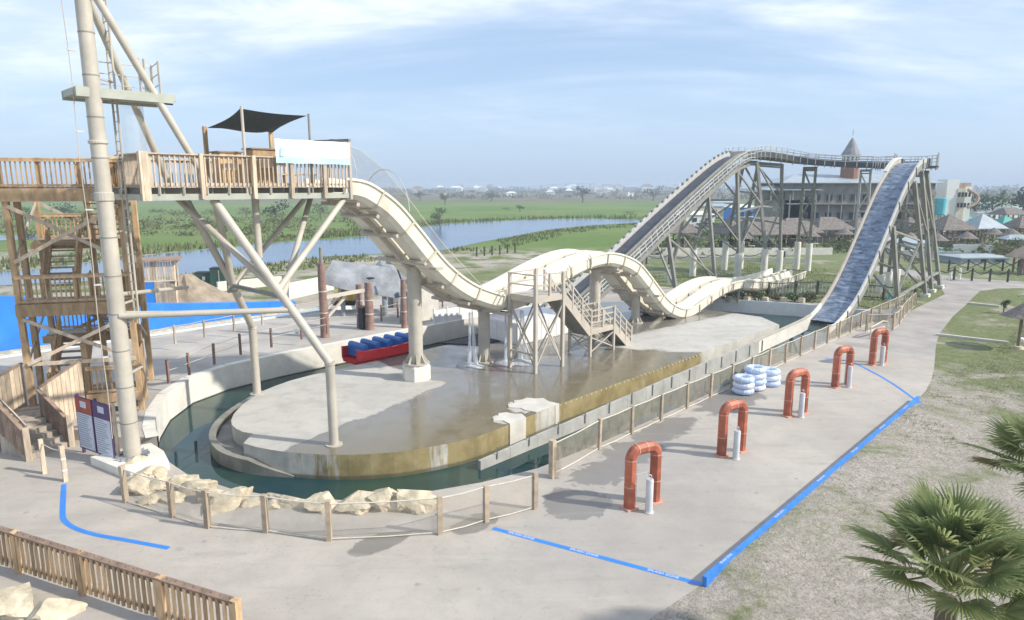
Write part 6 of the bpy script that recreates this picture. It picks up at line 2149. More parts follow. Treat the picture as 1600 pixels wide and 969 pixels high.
# pump pit clutter at the foot of the flume
ct = thing('pump_pit_lid', 'dark sheet lid over the pump pit at the foot of the flume', 'lid', S(29, 11.9, 0))
MB().box(S(31.5, 11.75, 0.55), E * 1.3, N * 0.35, UP * 0.04).build('sheet', 'steel_dark', ct)
for ds in (-1.2, 1.2):
    MB().post(S(31.5 + ds, 11.75, 0.0), 0.1, 0.4, 0.52).build('leg', 'steel_dark', ct)
ct = thing('pit_gate', 'pale tubular gate leaning at the fence corner by the farthest arch', 'gate', S(27, 12.4, 0))
MB().path([S(24.4, 12.6, 0.02), S(24.4, 12.6, 0.7), S(25.6, 12.9, 0.95), S(26.2, 13.0, 0.85), S(26.3, 13.0, 0.02)], 0.04, 8).build('frame', 'cream', ct)
MB().beam(S(24.2, 12.4, 0.4), S(26.2, 12.9, 0.5), 0.06, 0.14).build('bar', 'cream', ct)
# ================================================================== BACKGROUND BUILDINGS
def bbox(b, c, w, d, h, ang=0.0):
    ax = Vector((math.cos(ang), math.sin(ang), 0))
    ay = Vector((-ax.y, ax.x, 0))
    return b.box(Vector(c) + UP * h / 2, ax * w / 2, ay * d / 2, UP * h / 2)


def hip(b, c, w, d, z0, h, ang=0.0, ridge=0.0, over=0.0):
    ax = Vector((math.cos(ang), math.sin(ang), 0))
    ay = Vector((-ax.y, ax.x, 0))
    c = Vector(c)
    w2, d2 = w / 2 + over, d / 2 + over
    base = [c + ax * x + ay * y + UP * z0 for x, y in ((-w2, -d2), (w2, -d2), (w2, d2), (-w2, d2))]
    low = [p - UP * 0.12 for p in base]
    if ridge > 0:
        t0, t1 = c - ax * ridge / 2 + UP * (z0 + h), c + ax * ridge / 2 + UP * (z0 + h)
        return b.add(base + [t0, t1] + low, [(0, 1, 5, 4), (1, 2, 5), (2, 3, 4, 5), (3, 0, 4), (6, 7, 1, 0), (7, 8, 2, 1), (8, 9, 3, 2), (9, 6, 0, 3), (9, 8, 7, 6)])
    t0 = c + UP * (z0 + h)
    return b.add(base + [t0] + low, [(0, 1, 4), (1, 2, 4), (2, 3, 4), (3, 0, 4), (5, 6, 1, 0), (6, 7, 2, 1), (7, 8, 3, 2), (8, 5, 0, 3), (8, 7, 6, 5)])


# main park building with the brick turret
B = dat(1310, 380, 120)
B.z = 0
bd = thing('park_building', 'long brown park building with dark porches below a pale metal roof', 'building', B)
bbox(MB(), B + Vector((2, 4, 0)), 26, 12, 9.6).build('wall', 'build_wall', bd)
hip(MB(), B + Vector((2, 4, 0)), 27, 13, 9.6, 1.5, 0, 18, 0.6).build('roof', 'roof_metal', bd)
bbox(MB(), B + Vector((-9.5, 2.5, 0)), 7, 9, 6.6).build('wing', 'build_wall', bd)
hip(MB(), B + Vector((-9.8, 2.5, 0)), 8.5, 10, 8.4, 0.9, 0, 3, 0.6).build('wing_roof', 'roof_metal', bd)
for k in range(5):
    MB().post(B + Vector((-13.5 + k * 1.9, -2.2, 6.6)), 0.22, 0.22, 1.8, 0).build('porch_post', 'cream', bd)
for z in (3.0, 6.0):
    MB().beam(B + Vector((-11, -2.6, z)), B + Vector((15, -2.6, z)), 1.1, 0.22).build('balcony', 'steel_dark', bd)
for z in (3.9, 7.0):
    for k in range(11):
        w_ = bbox(MB(), B + Vector((-7.5 + k * 2.1, -2.05, z - 0.6)), 1.25, 0.12, 1.3).build('window', 'steel_dark', bd)
        bbox(MB(), B + Vector((-7.5 + k * 2.1, -2.12, z - 0.5)), 1.0, 0.06, 1.1).build('pane', 'glass_dark', w_)
for k in range(12):
    MB().post(B + Vector((-10.5 + k * 2.25, -3.0, 0)), 0.2, 0.2, 7.6, 0).build('porch_post', 'steel_dark', bd)
tw = thing('brick_turret', 'round red brick turret with white lantern and grey pointed roof', 'turret', B + Vector((1.2, 2, 9.5)))
T = B + Vector((1.6, 1.5, 0))
MB().lathe(T, [(1.5, 9.0), (1.5, 13.0)], 12).build('brick_drum', 'brick', tw)
MB().lathe(T, [(1.62, 13.0), (1.62, 13.2), (1.38, 13.2), (1.38, 14.4), (1.5, 14.5)], 12).build('lantern', 'white_paint', tw)
for k in range(12):
    a = 2 * math.pi * (k + 0.5) / 12
    MB().box(T + Vector((math.cos(a) * 1.36, math.sin(a) * 1.36, 13.8)), Vector((-math.sin(a), math.cos(a), 0)) * 0.17, Vector((math.cos(a), math.sin(a), 0)) * 0.03, UP * 0.32).build('window', 'glass_dark', tw)
MB().lathe(T, [(1.68, 14.45), (1.05, 15.6), (0.4, 16.9), (0.0, 17.5)], 12).build('roof', 'roof_grey', tw)
MB().tube(T + UP * 17.8, T + UP * 18.8, 0.05, 6).build('finial', 'steel_dark', tw)

# cream towers and slides at the right
cb = dat(1480, 330, 125)
cb.z = 0
c = thing('slide_tower', 'cream and tan slide tower building behind the turquoise bucket', 'building', cb)
bbox(MB(), cb + Vector((-0.4, 0, 0)), 2.2, 3, 10.2).build('wall', 'white_paint', c)
bbox(MB(), cb + Vector((2.2, 1, 0)), 2.6, 3, 9.6).build('wall', 'tan', c)
bbox(MB(), cb + Vector((1.2, -0.6, 0)), 1.4, 2, 8.6).build('wall', 'cream', c)
bbox(MB(), cb + Vector((2.9, -0.3, 0)), 1.2, 1.4, 8.9).build('wall', 'white_paint', c)
for k in range(4):
    for j in range(2):
        bbox(MB(), cb + Vector((0.8 + k * 0.62, -1.64, 5.2 + j * 1.9)), 0.36, 0.1, 0.8).build('window', 'glass_dark', c)
MB().path(spline([cb + Vector((2.0, -2.0, 8.4)), cb + Vector((3.6, -2.4, 7.3)), cb + Vector((3.2, -2.8, 6.0)), cb + Vector((1.8, -2.8, 5.2))], 5), 0.28, 8).build('slide_tube', 'tan', c)
tk = dat(1470, 320, 112)
c = thing('water_bucket', 'turquoise water bucket raised on posts right of the flume trestles', 'tank', Vector((tk.x, tk.y, 0)))
t0 = Vector((tk.x, tk.y, 0))
MB().lathe(t0, [(0.62, 4.3), (0.75, 4.4), (0.86, 7.0), (0.80, 7.05)], 16).build('tank', 'teal_tank', c, smooth=True)
for sx, sy in ((-.5, -.5), (.5, -.5), (.5, .5), (-.5, .5)):
    MB().post(t0 + Vector((sx, sy, 0)), 0.14, 0.14, 4.35, 0).build('leg', 'steel_dark', c)


def palapa(u, v, w, h, eave, lab, mt='thatch', y=None, nm='palapa_hut', ct='hut', posts=6, rid=0.0, d=None):
    p = gat(u, v) if y is None else dat(u, v, y)
    p.z = 0
    c = thing(nm, lab, ct, p)
    w, h, rid, d = w * 0.66, h * 0.85, rid * 0.66, (d or w * 0.8) * 0.7
    o_ = hip(MB(), p, w, d, eave, h, 0.15, rid, 0.4).build('roof', mt, c)
    for k in range(posts):
        for sy in (-1, 1):
            MB().post(p + Vector(((k / (posts - 1) - 0.5) * (w - 0.5), sy * (d / 2 - 0.2), 0)), 0.14, 0.14, eave + 0.1, 0.15).build('post', 'wood_dark', c)
    MB().post(p, w * 0.55, d * 0.4, eave * 0.42, 0.15).build('counter', 'build_wall', c)
    return c


palapa(1478, 384, 8.0, 2.6, 2.6, 'brown thatched shelter left of the grey pavilion')
palapa(1530, 380, 7.0, 2.6, 2.5, 'grey-blue hipped pavilion among the shelters', 'roof_metal', nm='garden_pavilion', ct='pavilion', posts=8)
palapa(1495, 366, 4.2, 1.8, 3.0, 'teal pointed sunshade behind the thatched shelter', 'teal_roof', nm='teal_sunshade', ct='sunshade', posts=2)
palapa(1566, 372, 4.4, 1.7, 2.5, 'wide teal sunshade right of the pavilion', 'teal_roof', nm='teal_sunshade', ct='sunshade', posts=2)
palapa(1592, 376, 6.0, 2.2, 2.3, 'brown thatched shelter at the right edge of the picture')
palapa(1574, 352, 9.0, 1.8, 2.6, 'long low thatched shelter behind the wide teal sunshade', rid=5)
palapa(1600, 428, 3.0, 1.6, 1.8, 'small tan timber hut at the right edge by the path fence', 'tan', posts=3)
palapa(1190, 388, 12, 2.7, 2.3, 'broad thatched roof seen behind the white trestle piers', rid=7)
palapa(1238, 384, 9, 2.4, 2.2, 'thatched roof between the trestle piers and the flume', rid=4)
palapa(1150, 384, 9, 2.9, 2.0, 'dark thatched hut left of the white piers', rid=3)
palapa(1060, 385, 7, 2.0, 2.2, 'small thatched stall under the belt ramp', rid=3)
palapa(1290, 378, 9, 2.2, 2.2, 'thatched roof below the park building, left of the flume', rid=4)
palapa(1345, 376, 7, 2.0, 2.1, 'thatched roof just left of the flume water', rid=3)
palapa(1425, 380, 7, 2.2, 2.3, 'thatched roof seen through the right trestles', rid=3)
for k, (u, v, w, h, mt, lab) in enumerate([(1080, 352, 9, 2.6, 'white_paint', 'white flat-roofed shed seen under the belt ramp'), (1110, 340, 12, 3.4, 'cream', 'cream shed beyond the trestles'),
                                           (1155, 345, 7, 3.6, 'blue_paint', 'blue shed between the trestle legs'), (1180, 356, 9, 1.8, 'white_paint', 'low white trailer between the trestle legs'),
                                           (1225, 346, 8, 3.4, 'tan', 'tan shed behind the crest trestles'), (1130, 330, 10, 3.2, 'build_wall', 'brown shed on the far side of the trestles'),
                                           (1520, 410, 6.2, 0.8, 'roof_metal', 'blue-grey flat deck roof behind the chain fence'), (1405, 395, 6, 1.5, 'white_paint', 'low white cabin seen between the right trestle legs'),
                                           (1535, 345, 6, 2.2, 'white_paint', 'white marquee roof behind the pavilion'), (1580, 340, 6, 2.6, 'white_paint', 'white domed marquee at the right edge')]):
    p = gat(u, v)
    c = thing('shed', lab, 'shed', p)
    bbox(MB(), p, w, w * 0.6, h, 0.1).build('wall', mt, c)
    hip(MB(), p, w, w * 0.6, h, 0.7 if mt != 'roof_metal' else 0.25, 0.1, w * 0.6, 0.25).build('roof', 'roof_metal' if k % 2 or mt == 'roof_metal' else 'white_paint', c)
    for j in range(3):
        bbox(MB(), p + Vector(((j - 1) * w * 0.28, -w * 0.3 - 0.05, h * 0.35)), w * 0.12, 0.1, h * 0.35, 0.1).build('window', 'glass_dark', c)
for k, (u, v, lab) in enumerate([(1390, 388, 'small thatched parasol between the flume and the right trestles'), (1418, 392, 'small thatched parasol seen through the second right trestle'), (1462, 396, 'small thatched parasol right of the outermost trestle'),
                                 (1550, 384, 'small thatched parasol right of the grey-blue pavilion'), (1578, 386, 'small thatched parasol before the long low shelter'), (1105, 376, 'small thatched parasol left of the white piers'),
                                 (1040, 378, 'small thatched parasol under the foot of the belt ramp'), (1265, 388, 'small thatched parasol right of the twin-leg trestle'), (1318, 384, 'small thatched parasol beside the flume edge'), (1165, 392, 'small thatched parasol in front of the broad thatched roof'),
                                 (1508, 392, 'small thatched parasol by the white garden wall'), (1440, 384, 'small thatched parasol behind the right trestle bracing')]):
    p = gat(u, v)
    c = thing('thatch_parasol', lab, 'parasol', p, 'small thatched parasols in the park')
    MB().tube(p, p + UP * 2.2, 0.07, 6).build('pole', 'wood_dark', c)
    MB().lathe(p, [(1.5, 1.8), (1.2, 1.95), (0.0, 2.8)], 10).build('thatch', 'thatch', c)
    MB().lathe(p + Vector((0.9, 0.3, 0)), [(0.0, 0.72), (0.5, 0.72), (0.5, 0.68), (0.06, 0.66), (0.06, 0.0)], 8).build('side_table', 'white_paint', c)
def parked_car(u, v, mt, lab, grp):
    p = gat(u, v)
    c = thing('parked_car', lab, 'car', p, grp)
    side = [(-2.1, 0.35), (2.1, 0.35), (2.15, 0.75), (1.2, 0.9), (0.7, 1.42), (-1.0, 1.45), (-1.6, 0.95), (-2.15, 0.85)]
    m = len(side)
    b = MB()
    b.add([p + Vector((x, -0.85, z)) for x, z in side] + [p + Vector((x, 0.85, z)) for x, z in side], [tuple(range(m)), tuple(range(2 * m - 1, m - 1, -1))] + [(j, m + j, m + (j + 1) % m, (j + 1) % m) for j in range(m)])
    b.build('body', mt, c)
    for x in (-0.65, 0.35):
        MB().box(p + Vector((x, -0.86, 1.15)), Vector((0.38, 0, 0)), Vector((0, 0.015, 0)), UP * 0.17).build('window', 'glass_dark', c)
    for x in (-1.3, 1.3):
        for y in (-0.85, 0.85):
            MB().tube(p + Vector((x, y - 0.1, 0.33)), p + Vector((x, y + 0.1, 0.33)), 0.33, 10).build('wheel', 'black', c)


for u, v, mt, lab in ((1094, 358, 'car_white', 'tiny white parked car under the upper belt ramp'), (1108, 358, 'car_dark', 'tiny dark parked car under the upper belt ramp'), (1142, 359, 'car_white', 'tiny white parked car left of the blue shed'),
                      (1204, 361, 'car_white', 'tiny white parked car right of the tallest trestle leg'), (1228, 360, 'car_dark', 'tiny dark parked car below the tan shed'), (1500, 350, 'car_white', 'tiny white parked car behind the teal sunshade'),
                      (1540, 350, 'car_white', 'tiny white parked car behind the grey-blue pavilion'), (1552, 352, 'car_dark', 'tiny dark parked car left of the wide teal sunshade')):
    parked_car(u, v, mt, lab, 'cars parked beyond the park')
for k, (u, v, w, h, mt, lab) in enumerate([(1050, 344, 7, 2.4, 'white_paint', 'small white shed left of the cream shed'), (1195, 338, 9, 3.0, 'cream', 'pale far shed seen between the crest trestles'), (1250, 350, 6, 2.6, 'cream', 'cream kiosk left of the park building porch'),
                                           (1498, 378, 3.4, 1.5, 'white_paint', 'little white kiosk under the thatched shelter edge'), (1556, 368, 3.2, 1.5, 'cream', 'little cream kiosk between the pavilion and teal sunshade'), (1586, 388, 3.6, 1.4, 'tan', 'low tan counter right of the pavilion'),
                                           (1402, 372, 4.5, 2.0, 'tan', 'tan kiosk behind the flume top edge'), (1540, 332, 9, 3.0, 'white_paint', 'pale far shed under the tall palm')]):
    p = gat(u, v)
    c = thing('kiosk', lab, 'kiosk', p)
    bbox(MB(), p, w, w * 0.55, h, -0.1).build('wall', mt, c)
    hip(MB(), p, w, w * 0.55, h, 0.6, -0.1, w * 0.5, 0.3).build('roof', 'roof_metal' if k % 3 else 'roof_tile', c)
    for j in range(2):
        bbox(MB(), p + Vector(((j - 0.5) * w * 0.45, -w * 0.275 - 0.06, h * 0.4)), w * 0.2, 0.1, h * 0.35, -0.1).build('window', 'glass_dark', c)
# curved white slides in front of the park building
for k, (u, v) in enumerate(((1292, 362), (1315, 362))):
    p = gat(u, v)
    c = thing('small_slide', ['left of two small white slides below the park building', 'right of two small white slides below the park building'][k], 'slide', p)
    pts = spline([p + Vector((-2.0, 2, 2.6)), p + Vector((-0.6, 1, 2.4)), p + Vector((0.6, -0.4, 0.9)), p + Vector((2.0, -1.5, 0.25))], 5)
    MB().sweep([(-0.6, 0.3), (-0.7, 0.3), (-0.7, -0.1), (0.7, -0.1), (0.7, 0.3), (0.6, 0.3), (0.6, 0.0), (-0.6, 0.0)], frames_of(pts)).build('chute', 'white_paint', c)
    MB().post(p + Vector((-1.8, 1.9, 0)), 0.2, 0.2, 2.5).build('post', 'cream', c)
# low walls and boundary fences in the middle distance
for k, (u0, v0, u1, v1, h, mt, lab) in enumerate([(990, 398, 1300, 398, 0.9, 'conc_white', 'low white wall crossing behind the trestles'), (1000, 405, 1260, 410, 0.5, 'conc_wall', 'second lower wall on the lawn behind the trestle piers'),
                                                  (1380, 402, 1500, 405, 0.9, 'conc_wall', 'grey wall behind the right trestles'), (1488, 394, 1552, 396, 1.1, 'white_paint', 'white wall in front of the pavilion')]):
    p, q = gat(u0, v0), gat(u1, v1)
    c = thing('garden_wall', lab, 'wall', p)
    m = 8
    for i in range(m):
        a_, b_ = lerp(p, q, i / m), lerp(p, q, (i + 1) / m)
        MB().beam(a_ + UP * h / 2, b_ - (b_ - a_) * 0.01 + UP * h / 2, 0.3, h).build('panel', mt, c)
for k, (pts, lab) in enumerate([([(1462, 436), (1490, 438), (1518, 439), (1546, 440), (1574, 441), (1604, 442)], 'dark post and chain fence along the far side of the path'),
                                ([(1482, 424), (1512, 423), (1538, 423), (1566, 423), (1590, 424)], 'dark trellis fence in front of the blue-grey deck'),
                                ([(1010, 413), (1045, 413), (1080, 412), (1115, 411), (1150, 410), (1190, 409), (1225, 409)], 'dark chain fence on the lawn behind the trestles'),
                                ([(745, 401), (757, 400), (769, 399), (781, 398), (793, 396), (805, 395)], 'row of dark stakes on the lake bank')]):
    P = [gat(*p) for p in pts]
    c = thing('chain_fence', lab, 'fence', P[0])
    for p in P:
        MB().post(p, 0.16, 0.16, 1.25).build('post', 'fence_dark', c)
    if k < 3:
        for a_, b_ in zip(P[:-1], P[1:]):
            MB().path([lerp(a_, b_, f) + UP * (1.1 - 0.42 * math.sin(math.pi * f)) for f in (0, 0.25, 0.5, 0.75, 1)], 0.05, 5).build('chain', 'fence_dark', c)
            if k == 1:
                MB().beam(a_ + UP * 1.1, b_ + UP * 0.2, 0.06, 0.06).build('lath', 'fence_dark', c)
                MB().beam(a_ + UP * 0.2, b_ + UP * 1.1, 0.06, 0.06).build('lath', 'fence_dark', c)
for k, (u0, v0, u1, v1) in enumerate(((1514, 475, 1562, 480), (1462, 524, 1576, 537))):
    p, q = gat(u0, v0), gat(u1, v1)
    c = thing('edging_timber', ['short pale timber edging across the far grass', 'long pale timber edging across the near grass'][k], 'edging', p)
    MB().beam(p + UP * 0.06, q + UP * 0.06, 0.2, 0.14).build('timber', 'conc_wall', c)
for k, (u, v, h, mt, lab) in enumerate([(1389, 474, 0.9, 'teal_tank', 'pale turquoise marker post beside the asphalt path'), (1499, 436, 1.0, 'white_paint', 'white marker post by the chain fence'), (1485, 434, 0.6, 'white_paint', 'short white marker post near the trestle foot')]):
    p = gat(u, v)
    c = thing('marker_post', lab, 'post', p)
    MB().lathe(p, [(0.11, 0), (0.11, h), (0.0, h + 0.06)], 12).build('shaft', mt, c)
p = gat(1474, 391)
MB().poly([p + Vector((x, y, 0.03)) for x, y in ((-2.5, -1.2), (2.2, -1.4), (2.6, 1.4), (-2.2, 1.6))]).build('paddling_pool_water', 'teal_tank', kind='structure')

# sunshade at the right edge, its thatch just inside the picture
p = gat(1590, 545)
c = thing('thatch_umbrella', 'grey thatched umbrella on a timber post at the right edge of the grass', 'umbrella', p)
MB().tube(p, p + UP * 2.3, 0.08, 8).build('pole', 'wood_dark', c)
MB().lathe(p + Vector((0.15, 0, 0)), [(1.15, 1.85), (0.9, 2.0), (0.0, 2.7)], 14).build('thatch', 'thatch', c)
MB().lathe(p, [(0.3, 0), (0.25, 0.15), (0, 0.18)], 10).build('base', 'rock', c)
p = gat(1596, 535)
t_ = MB().blob(p + UP * 0.15, 0.22, 0.18, 0.22, 0.3, 2, 44).build('marker_stone', 'white_paint', loc=p)
tag(t_, 'small white stone at the foot of the thatched umbrella', 'stone')

# the low bridge and the town on the horizon
rr = random.Random(5)
for k in range(46):
    u = rr.uniform(640, 1080) if k > 4 else rr.uniform(690, 760)
    v = rr.uniform(296.0, 300.5) if k % 4 else rr.uniform(300, 308)
    p = gat(u, v)
    f = p.y / 1000
    w, h = rr.uniform(9, 20) * f, rr.uniform(4, 8) * max(0.6, f)
    wm, wn_m = rr.choice([('white_paint', 'white'), ('cream', 'cream'), ('white_paint', 'white'), ('tan', 'tan'), ('build_wall', 'brown')])
    rm, rn_m = rr.choice([('roof_grey', 'dark grey'), ('roof_tile', 'brown'), ('roof_metal', 'blue-grey'), ('white_paint', 'white')])
    where = 'left end of the town' if u < 760 else 'town under the far bridge' if u < 930 else 'town near the belt ramp'
    c = thing('far_house', f'tiny hazy {wn_m} house with {rn_m} roof, {where}', 'house', p, f'{wn_m} houses with {rn_m} roofs, {where}')
    bbox(MB(), p, w, w * 0.7, h, rr.uniform(-0.3, 0.3)).build('wall', wm, c)
    hip(MB(), p, w, w * 0.7, h, h * 0.5, 0, w * 0.4, 0.4).build('roof', rm, c)
P = [gat(u, 296.2) for u in (790, 830, 870, 910, 950, 990)]
Y = 1750
b = MB()
pts = []
for k in range(25):
    f = k / 24
    pts.append(Vector((-20 + f * 380, Y, 3 + 13 * math.sin(math.pi * f) ** 1.2)))
bg_ = thing('road_bridge', 'long low arched road bridge on the horizon', 'bridge', Vector((150, Y, 0)))
MB().sweep([(-5, 0), (5, 0), (5, -1.6), (-5, -1.6)], frames_of(pts)).build('deck', 'roof_metal', bg_)
for k in range(2, 23, 2):
    MB().post(Vector((pts[k].x, Y, 0)), 3, 3, pts[k].z - 1.5).build('pier', 'roof_metal', bg_)


# ================================================================== VEGETATION
def tree(u, v, h, w, label, mt='leaf_dark', n=420, group='trees on the plain', trunk=0.25, y=None, name='field_tree', seed=0, cat='tree'):
    p = gat(u, v) if y is None else dat(u, v, y)
    p.z = 0
    c = thing(name, label, cat, p, group)
    rr = random.Random(seed + int(u))
    MB().path([p, p + Vector((0.04 * w, 0, h * trunk)), p + Vector((-0.03 * w, 0, h * 0.62))], 0.05 * h, 7, 0.02 * h).build('trunk', 'bark', c)
    lb = MB()
    for k in range(4):
        a = rr.uniform(0, 6.28)
        lb.path([p + UP * h * (trunk + 0.05 * k), p + Vector((math.cos(a) * w * 0.22, math.sin(a) * w * 0.22, h * (trunk + 0.2 + 0.08 * k)))], 0.02 * h, 5, 0.008 * h)
    lb.build('limb', 'bark', c)
    b = MB()
    for k in range(6):
        a = rr.uniform(0, 6.28)
        rad = rr.uniform(0.1, 0.32) * w
        cz = lerp(trunk + 0.16, 0.82, rr.random()) * h
        leaf_cloud(b, p + Vector((math.cos(a) * rad, math.sin(a) * rad, cz)), w * rr.uniform(.2, .32), w * rr.uniform(.2, .32), h * rr.uniform(0.14, 0.22), n // 6, h * 0.055, rr, 0.5, seed=k + seed)
    b.build('crown', mt, c)
    return c


tlist = [(910, 317, 9.5, 10, 'rounded dark tree alone on the far meadow', 'leaf_dark'), (1020, 314, 10, 17, 'wide dark tree left of the belt ramp', 'leaf_dark'), (767, 315, 7.5, 14, 'spreading tree on the meadow beyond the lake', 'leaf_mid'),
         (695, 320, 6.5, 6, 'thin umbrella-shaped tree on the far meadow, left', 'leaf_olive'), (812, 332, 3.2, 3.2, 'small round tree just above the lake bank', 'leaf_mid'), (792, 330, 1.8, 5, 'low wide bush beside the small round tree', 'leaf_mid'),
         (687, 352, 4.6, 5.5, 'dense bush at the lake edge behind the netting', 'leaf_mid'), (656, 315, 6.5, 8, 'dark tree on the meadow right of the net', 'leaf_dark'), (430, 345, 6.5, 9, 'dark tree seen below the viewing deck', 'leaf_dark'),
         (500, 340, 4.5, 7, 'bush seen between the right deck legs', 'leaf_mid'), (385, 342, 3.5, 6, 'low bush seen below the middle of the deck', 'leaf_olive'), (960, 306, 6, 14, 'low tree clump on the scrub line', 'leaf_olive'),
         (870, 306, 6, 18, 'dark clump behind the rounded meadow tree', 'leaf_dark'), (730, 304, 6, 16, 'dark clump below the town, left', 'leaf_dark'), (985, 340, 2.2, 5, 'low bush by the right end of the lake', 'leaf_mid'),
         (40, 352, 5, 8, 'bush seen behind the stair tower', 'leaf_mid'), (100, 345, 6, 9, 'darker bush seen behind the stair tower', 'leaf_dark')]
for k, (u, v, h, w, lab, mt) in enumerate(tlist):
    tree(u, v, h, w, lab, mt, 360, seed=k)
park = [(1596, 342, 11.0, 8, 'tall dark tree at the right edge behind the shelters', 'leaf_dark'), (1520, 345, 8, 9, 'green tree behind the teal sunshade', 'leaf_mid'), (1548, 345, 7.5, 9, 'green tree left of the tall palm', 'leaf_mid'),
        (1500, 342, 6.5, 7, 'olive tree in front of the cream tower', 'leaf_olive'), (1275, 365, 6.5, 6, 'olive tree in front of the park building, left', 'leaf_olive'), (1340, 366, 6, 5.5, 'tree in front of the park building, right', 'leaf_mid'),
        (1385, 368, 6.0, 6, 'dark bushy tree behind the flume', 'leaf_dark'), (1450, 352, 8, 8, 'green tree behind the right trestles', 'leaf_mid'), (1240, 360, 5, 5, 'small tree left of the park building', 'leaf_mid'),
        (1562, 404, 2.0, 5, 'bush beside the white garden wall', 'leaf_olive'), (1590, 396, 2.4, 5, 'bush in front of the right thatched shelter', 'leaf_mid'), (1567, 490, 1.1, 0.8, 'tiny sapling on the right grass', 'leaf_mid'),
        (1425, 420, 1.4, 3, 'low shrub behind the right trestle legs', 'leaf_olive'), (1310, 392, 1.6, 5, 'low shrubs left of the flume', 'leaf_mid'), (1110, 362, 2.2, 7, 'low shrubs behind the trestles', 'leaf_mid'), (1010, 372, 1.6, 5, 'bush on the bank left of the belt ramp', 'leaf_olive')]
for k, (u, v, h, w, lab, mt) in enumerate(park):
    tree(u, v, h, w, lab, mt, 520, 'trees in the park', seed=k + 40, name='park_tree' if h > 3 else 'shrub', cat='tree' if h > 3 else 'shrub')


def feather_palm(u, v, h, lab, y=None):
    p = gat(u, v) if y is None else dat(u, v, y)
    p.z = 0
    c = thing('palm_tree', lab, 'palm tree', p, 'distant palm trees')
    MB().path([p, p + Vector((0.1, 0, h * 0.5)), p + Vector((0.0, 0, h))], 0.24, 8, 0.16).build('trunk', 'bark', c, smooth=True)
    b = MB()
    rr = random.Random(int(u))
    for k in range(22):
        a = 2 * math.pi * k / 22 + rr.uniform(-0.2, 0.2)
        el = rr.uniform(-0.5, 0.9)
        d = Vector((math.cos(a), math.sin(a), 0))
        L = h * 0.24
        for j in range(6):
            f0 = j / 6
            q = p + UP * h + d * (L * f0 * math.cos(el)) + UP * (L * (f0 * math.sin(el) - 0.5 * f0 * f0))
            sdv_ = Vector((-d.y, d.x, 0))
            for sg_ in (-1, 1):
                b.add([q, q + sdv_ * sg_ * L * 0.16 + d * L * 0.18 - UP * L * 0.08, q + d * L * 0.2 - UP * 0.05 * L], [(0, 1, 2)])
    b.build('frond', 'leaf_dark', c)


feather_palm(1563, 338, 7.6, 'tall palm standing above the shelters at the right')
feather_palm(1326, 370, 6, 'palm in front of the park building')
feather_palm(1252, 372, 6.5, 'palm left of the park building porch')
feather_palm(1415, 374, 5, 'palm half hidden by the flume')

# reeds along the lake, bushy band on the far bank, rough grass: nobody could count these
rr = random.Random(3)
b = MB()
shore = [gat(u, v) for u, v in [(-120, 428), (60, 419), (215, 399), (330, 388), (450, 376), (560, 369), (690, 349.5), (800, 344), (900, 341), (985, 342.5), (1020, 344)]]
for a_, c_ in zip(shore[:-1], shore[1:]):
    L = (c_ - a_).length
    d = (c_ - a_).normalized()
    nv = Vector((-d.y, d.x, 0))
    for _ in range(int(L * 12)):
        dep = rr.random() ** 1.5 * 9
        p = a_ + d * rr.uniform(0, L) + nv * dep
        h = rr.uniform(0.5, 1.15) * (0.6 + 0.9 * max(0, mnoise.noise(p * 0.09) + 0.35))
        a2 = rr.uniform(0, 3.14)
        w = rr.uniform(0.10, 0.26)
        e = Vector((math.cos(a2) * w, math.sin(a2) * w, 0))
        ln_ = Vector((rr.uniform(-.2, .2), rr.uniform(-.2, .2), 0)) * h
        b.add([p - e, p + e, p + ln_ + UP * h], [(0, 1, 2)])
near_sh = [gat(u, v) for u, v in [(250, 436), (330, 428), (420, 414), (500, 404), (600, 399), (690, 394), (745, 382), (800, 372), (860, 361), (930, 354), (1000, 350)]]
for a_, c_ in zip(near_sh[:-1], near_sh[1:]):
    L = (c_ - a_).length
    d = (c_ - a_).normalized()
    nv = Vector((d.y, -d.x, 0))
    for _ in range(int(L * 16)):
        dep = rr.random() ** 1.6 * 7
        p = a_ + d * rr.uniform(0, L) + nv * dep
        if mnoise.noise(p * 0.12) < -0.22:
            continue
        h = rr.uniform(0.2, 0.6)
        a2 = rr.uniform(0, 3.14)
        w = rr.uniform(0.08, 0.2)
        e = Vector((math.cos(a2) * w, math.sin(a2) * w, 0))
        b.add([p - e, p + e, p + UP * h], [(0, 1, 2)])
b.build('lake_reeds', 'reed', kind='stuff')
b = MB()
for _ in range(130):
    u, v = rr.uniform(150, 560), rr.uniform(330, 372)
    if rr.random() < 0.35:
        u = rr.uniform(-60, 150)
    p = gat(u, v)
    r_ = rr.uniform(0.9, 1.9)
    leaf_cloud(b, p + UP * r_ * 0.4, r_ * 2.6, r_ * 1.3, r_ * 0.6, 70, 0.42, rr, seed=int(u))
b.build('bushy_bank_growth', 'reed', kind='stuff')
b = MB()
for _ in range(240):
    u, v = rr.uniform(560, 1120), rr.choice([rr.uniform(297.5, 302), rr.uniform(300, 312)])
    p = gat(u, v)
    f = p.y / 700
    r_ = rr.uniform(2.0, 4.0) * max(0.7, f)
    leaf_cloud(b, p + UP * r_ * 0.4, r_ * 3.0, r_ * 1.3, r_ * 0.7, 34, r_ * 0.42, rr, seed=int(u))
for _ in range(170):
    u, v = rr.uniform(1100, 1700), rr.uniform(297, 312)
    p = gat(u, v)
    f = p.y / 700
    r_ = rr.uniform(3.0, 6.0) * max(0.6, f)
    leaf_cloud(b, p + UP * r_ * 0.5, r_ * 3.0, r_ * 1.3, r_ * 0.9, 34, r_ * 0.42, rr, seed=int(u))
b.build('horizon_scrub', 'leaf_olive', kind='stuff')
b = MB()
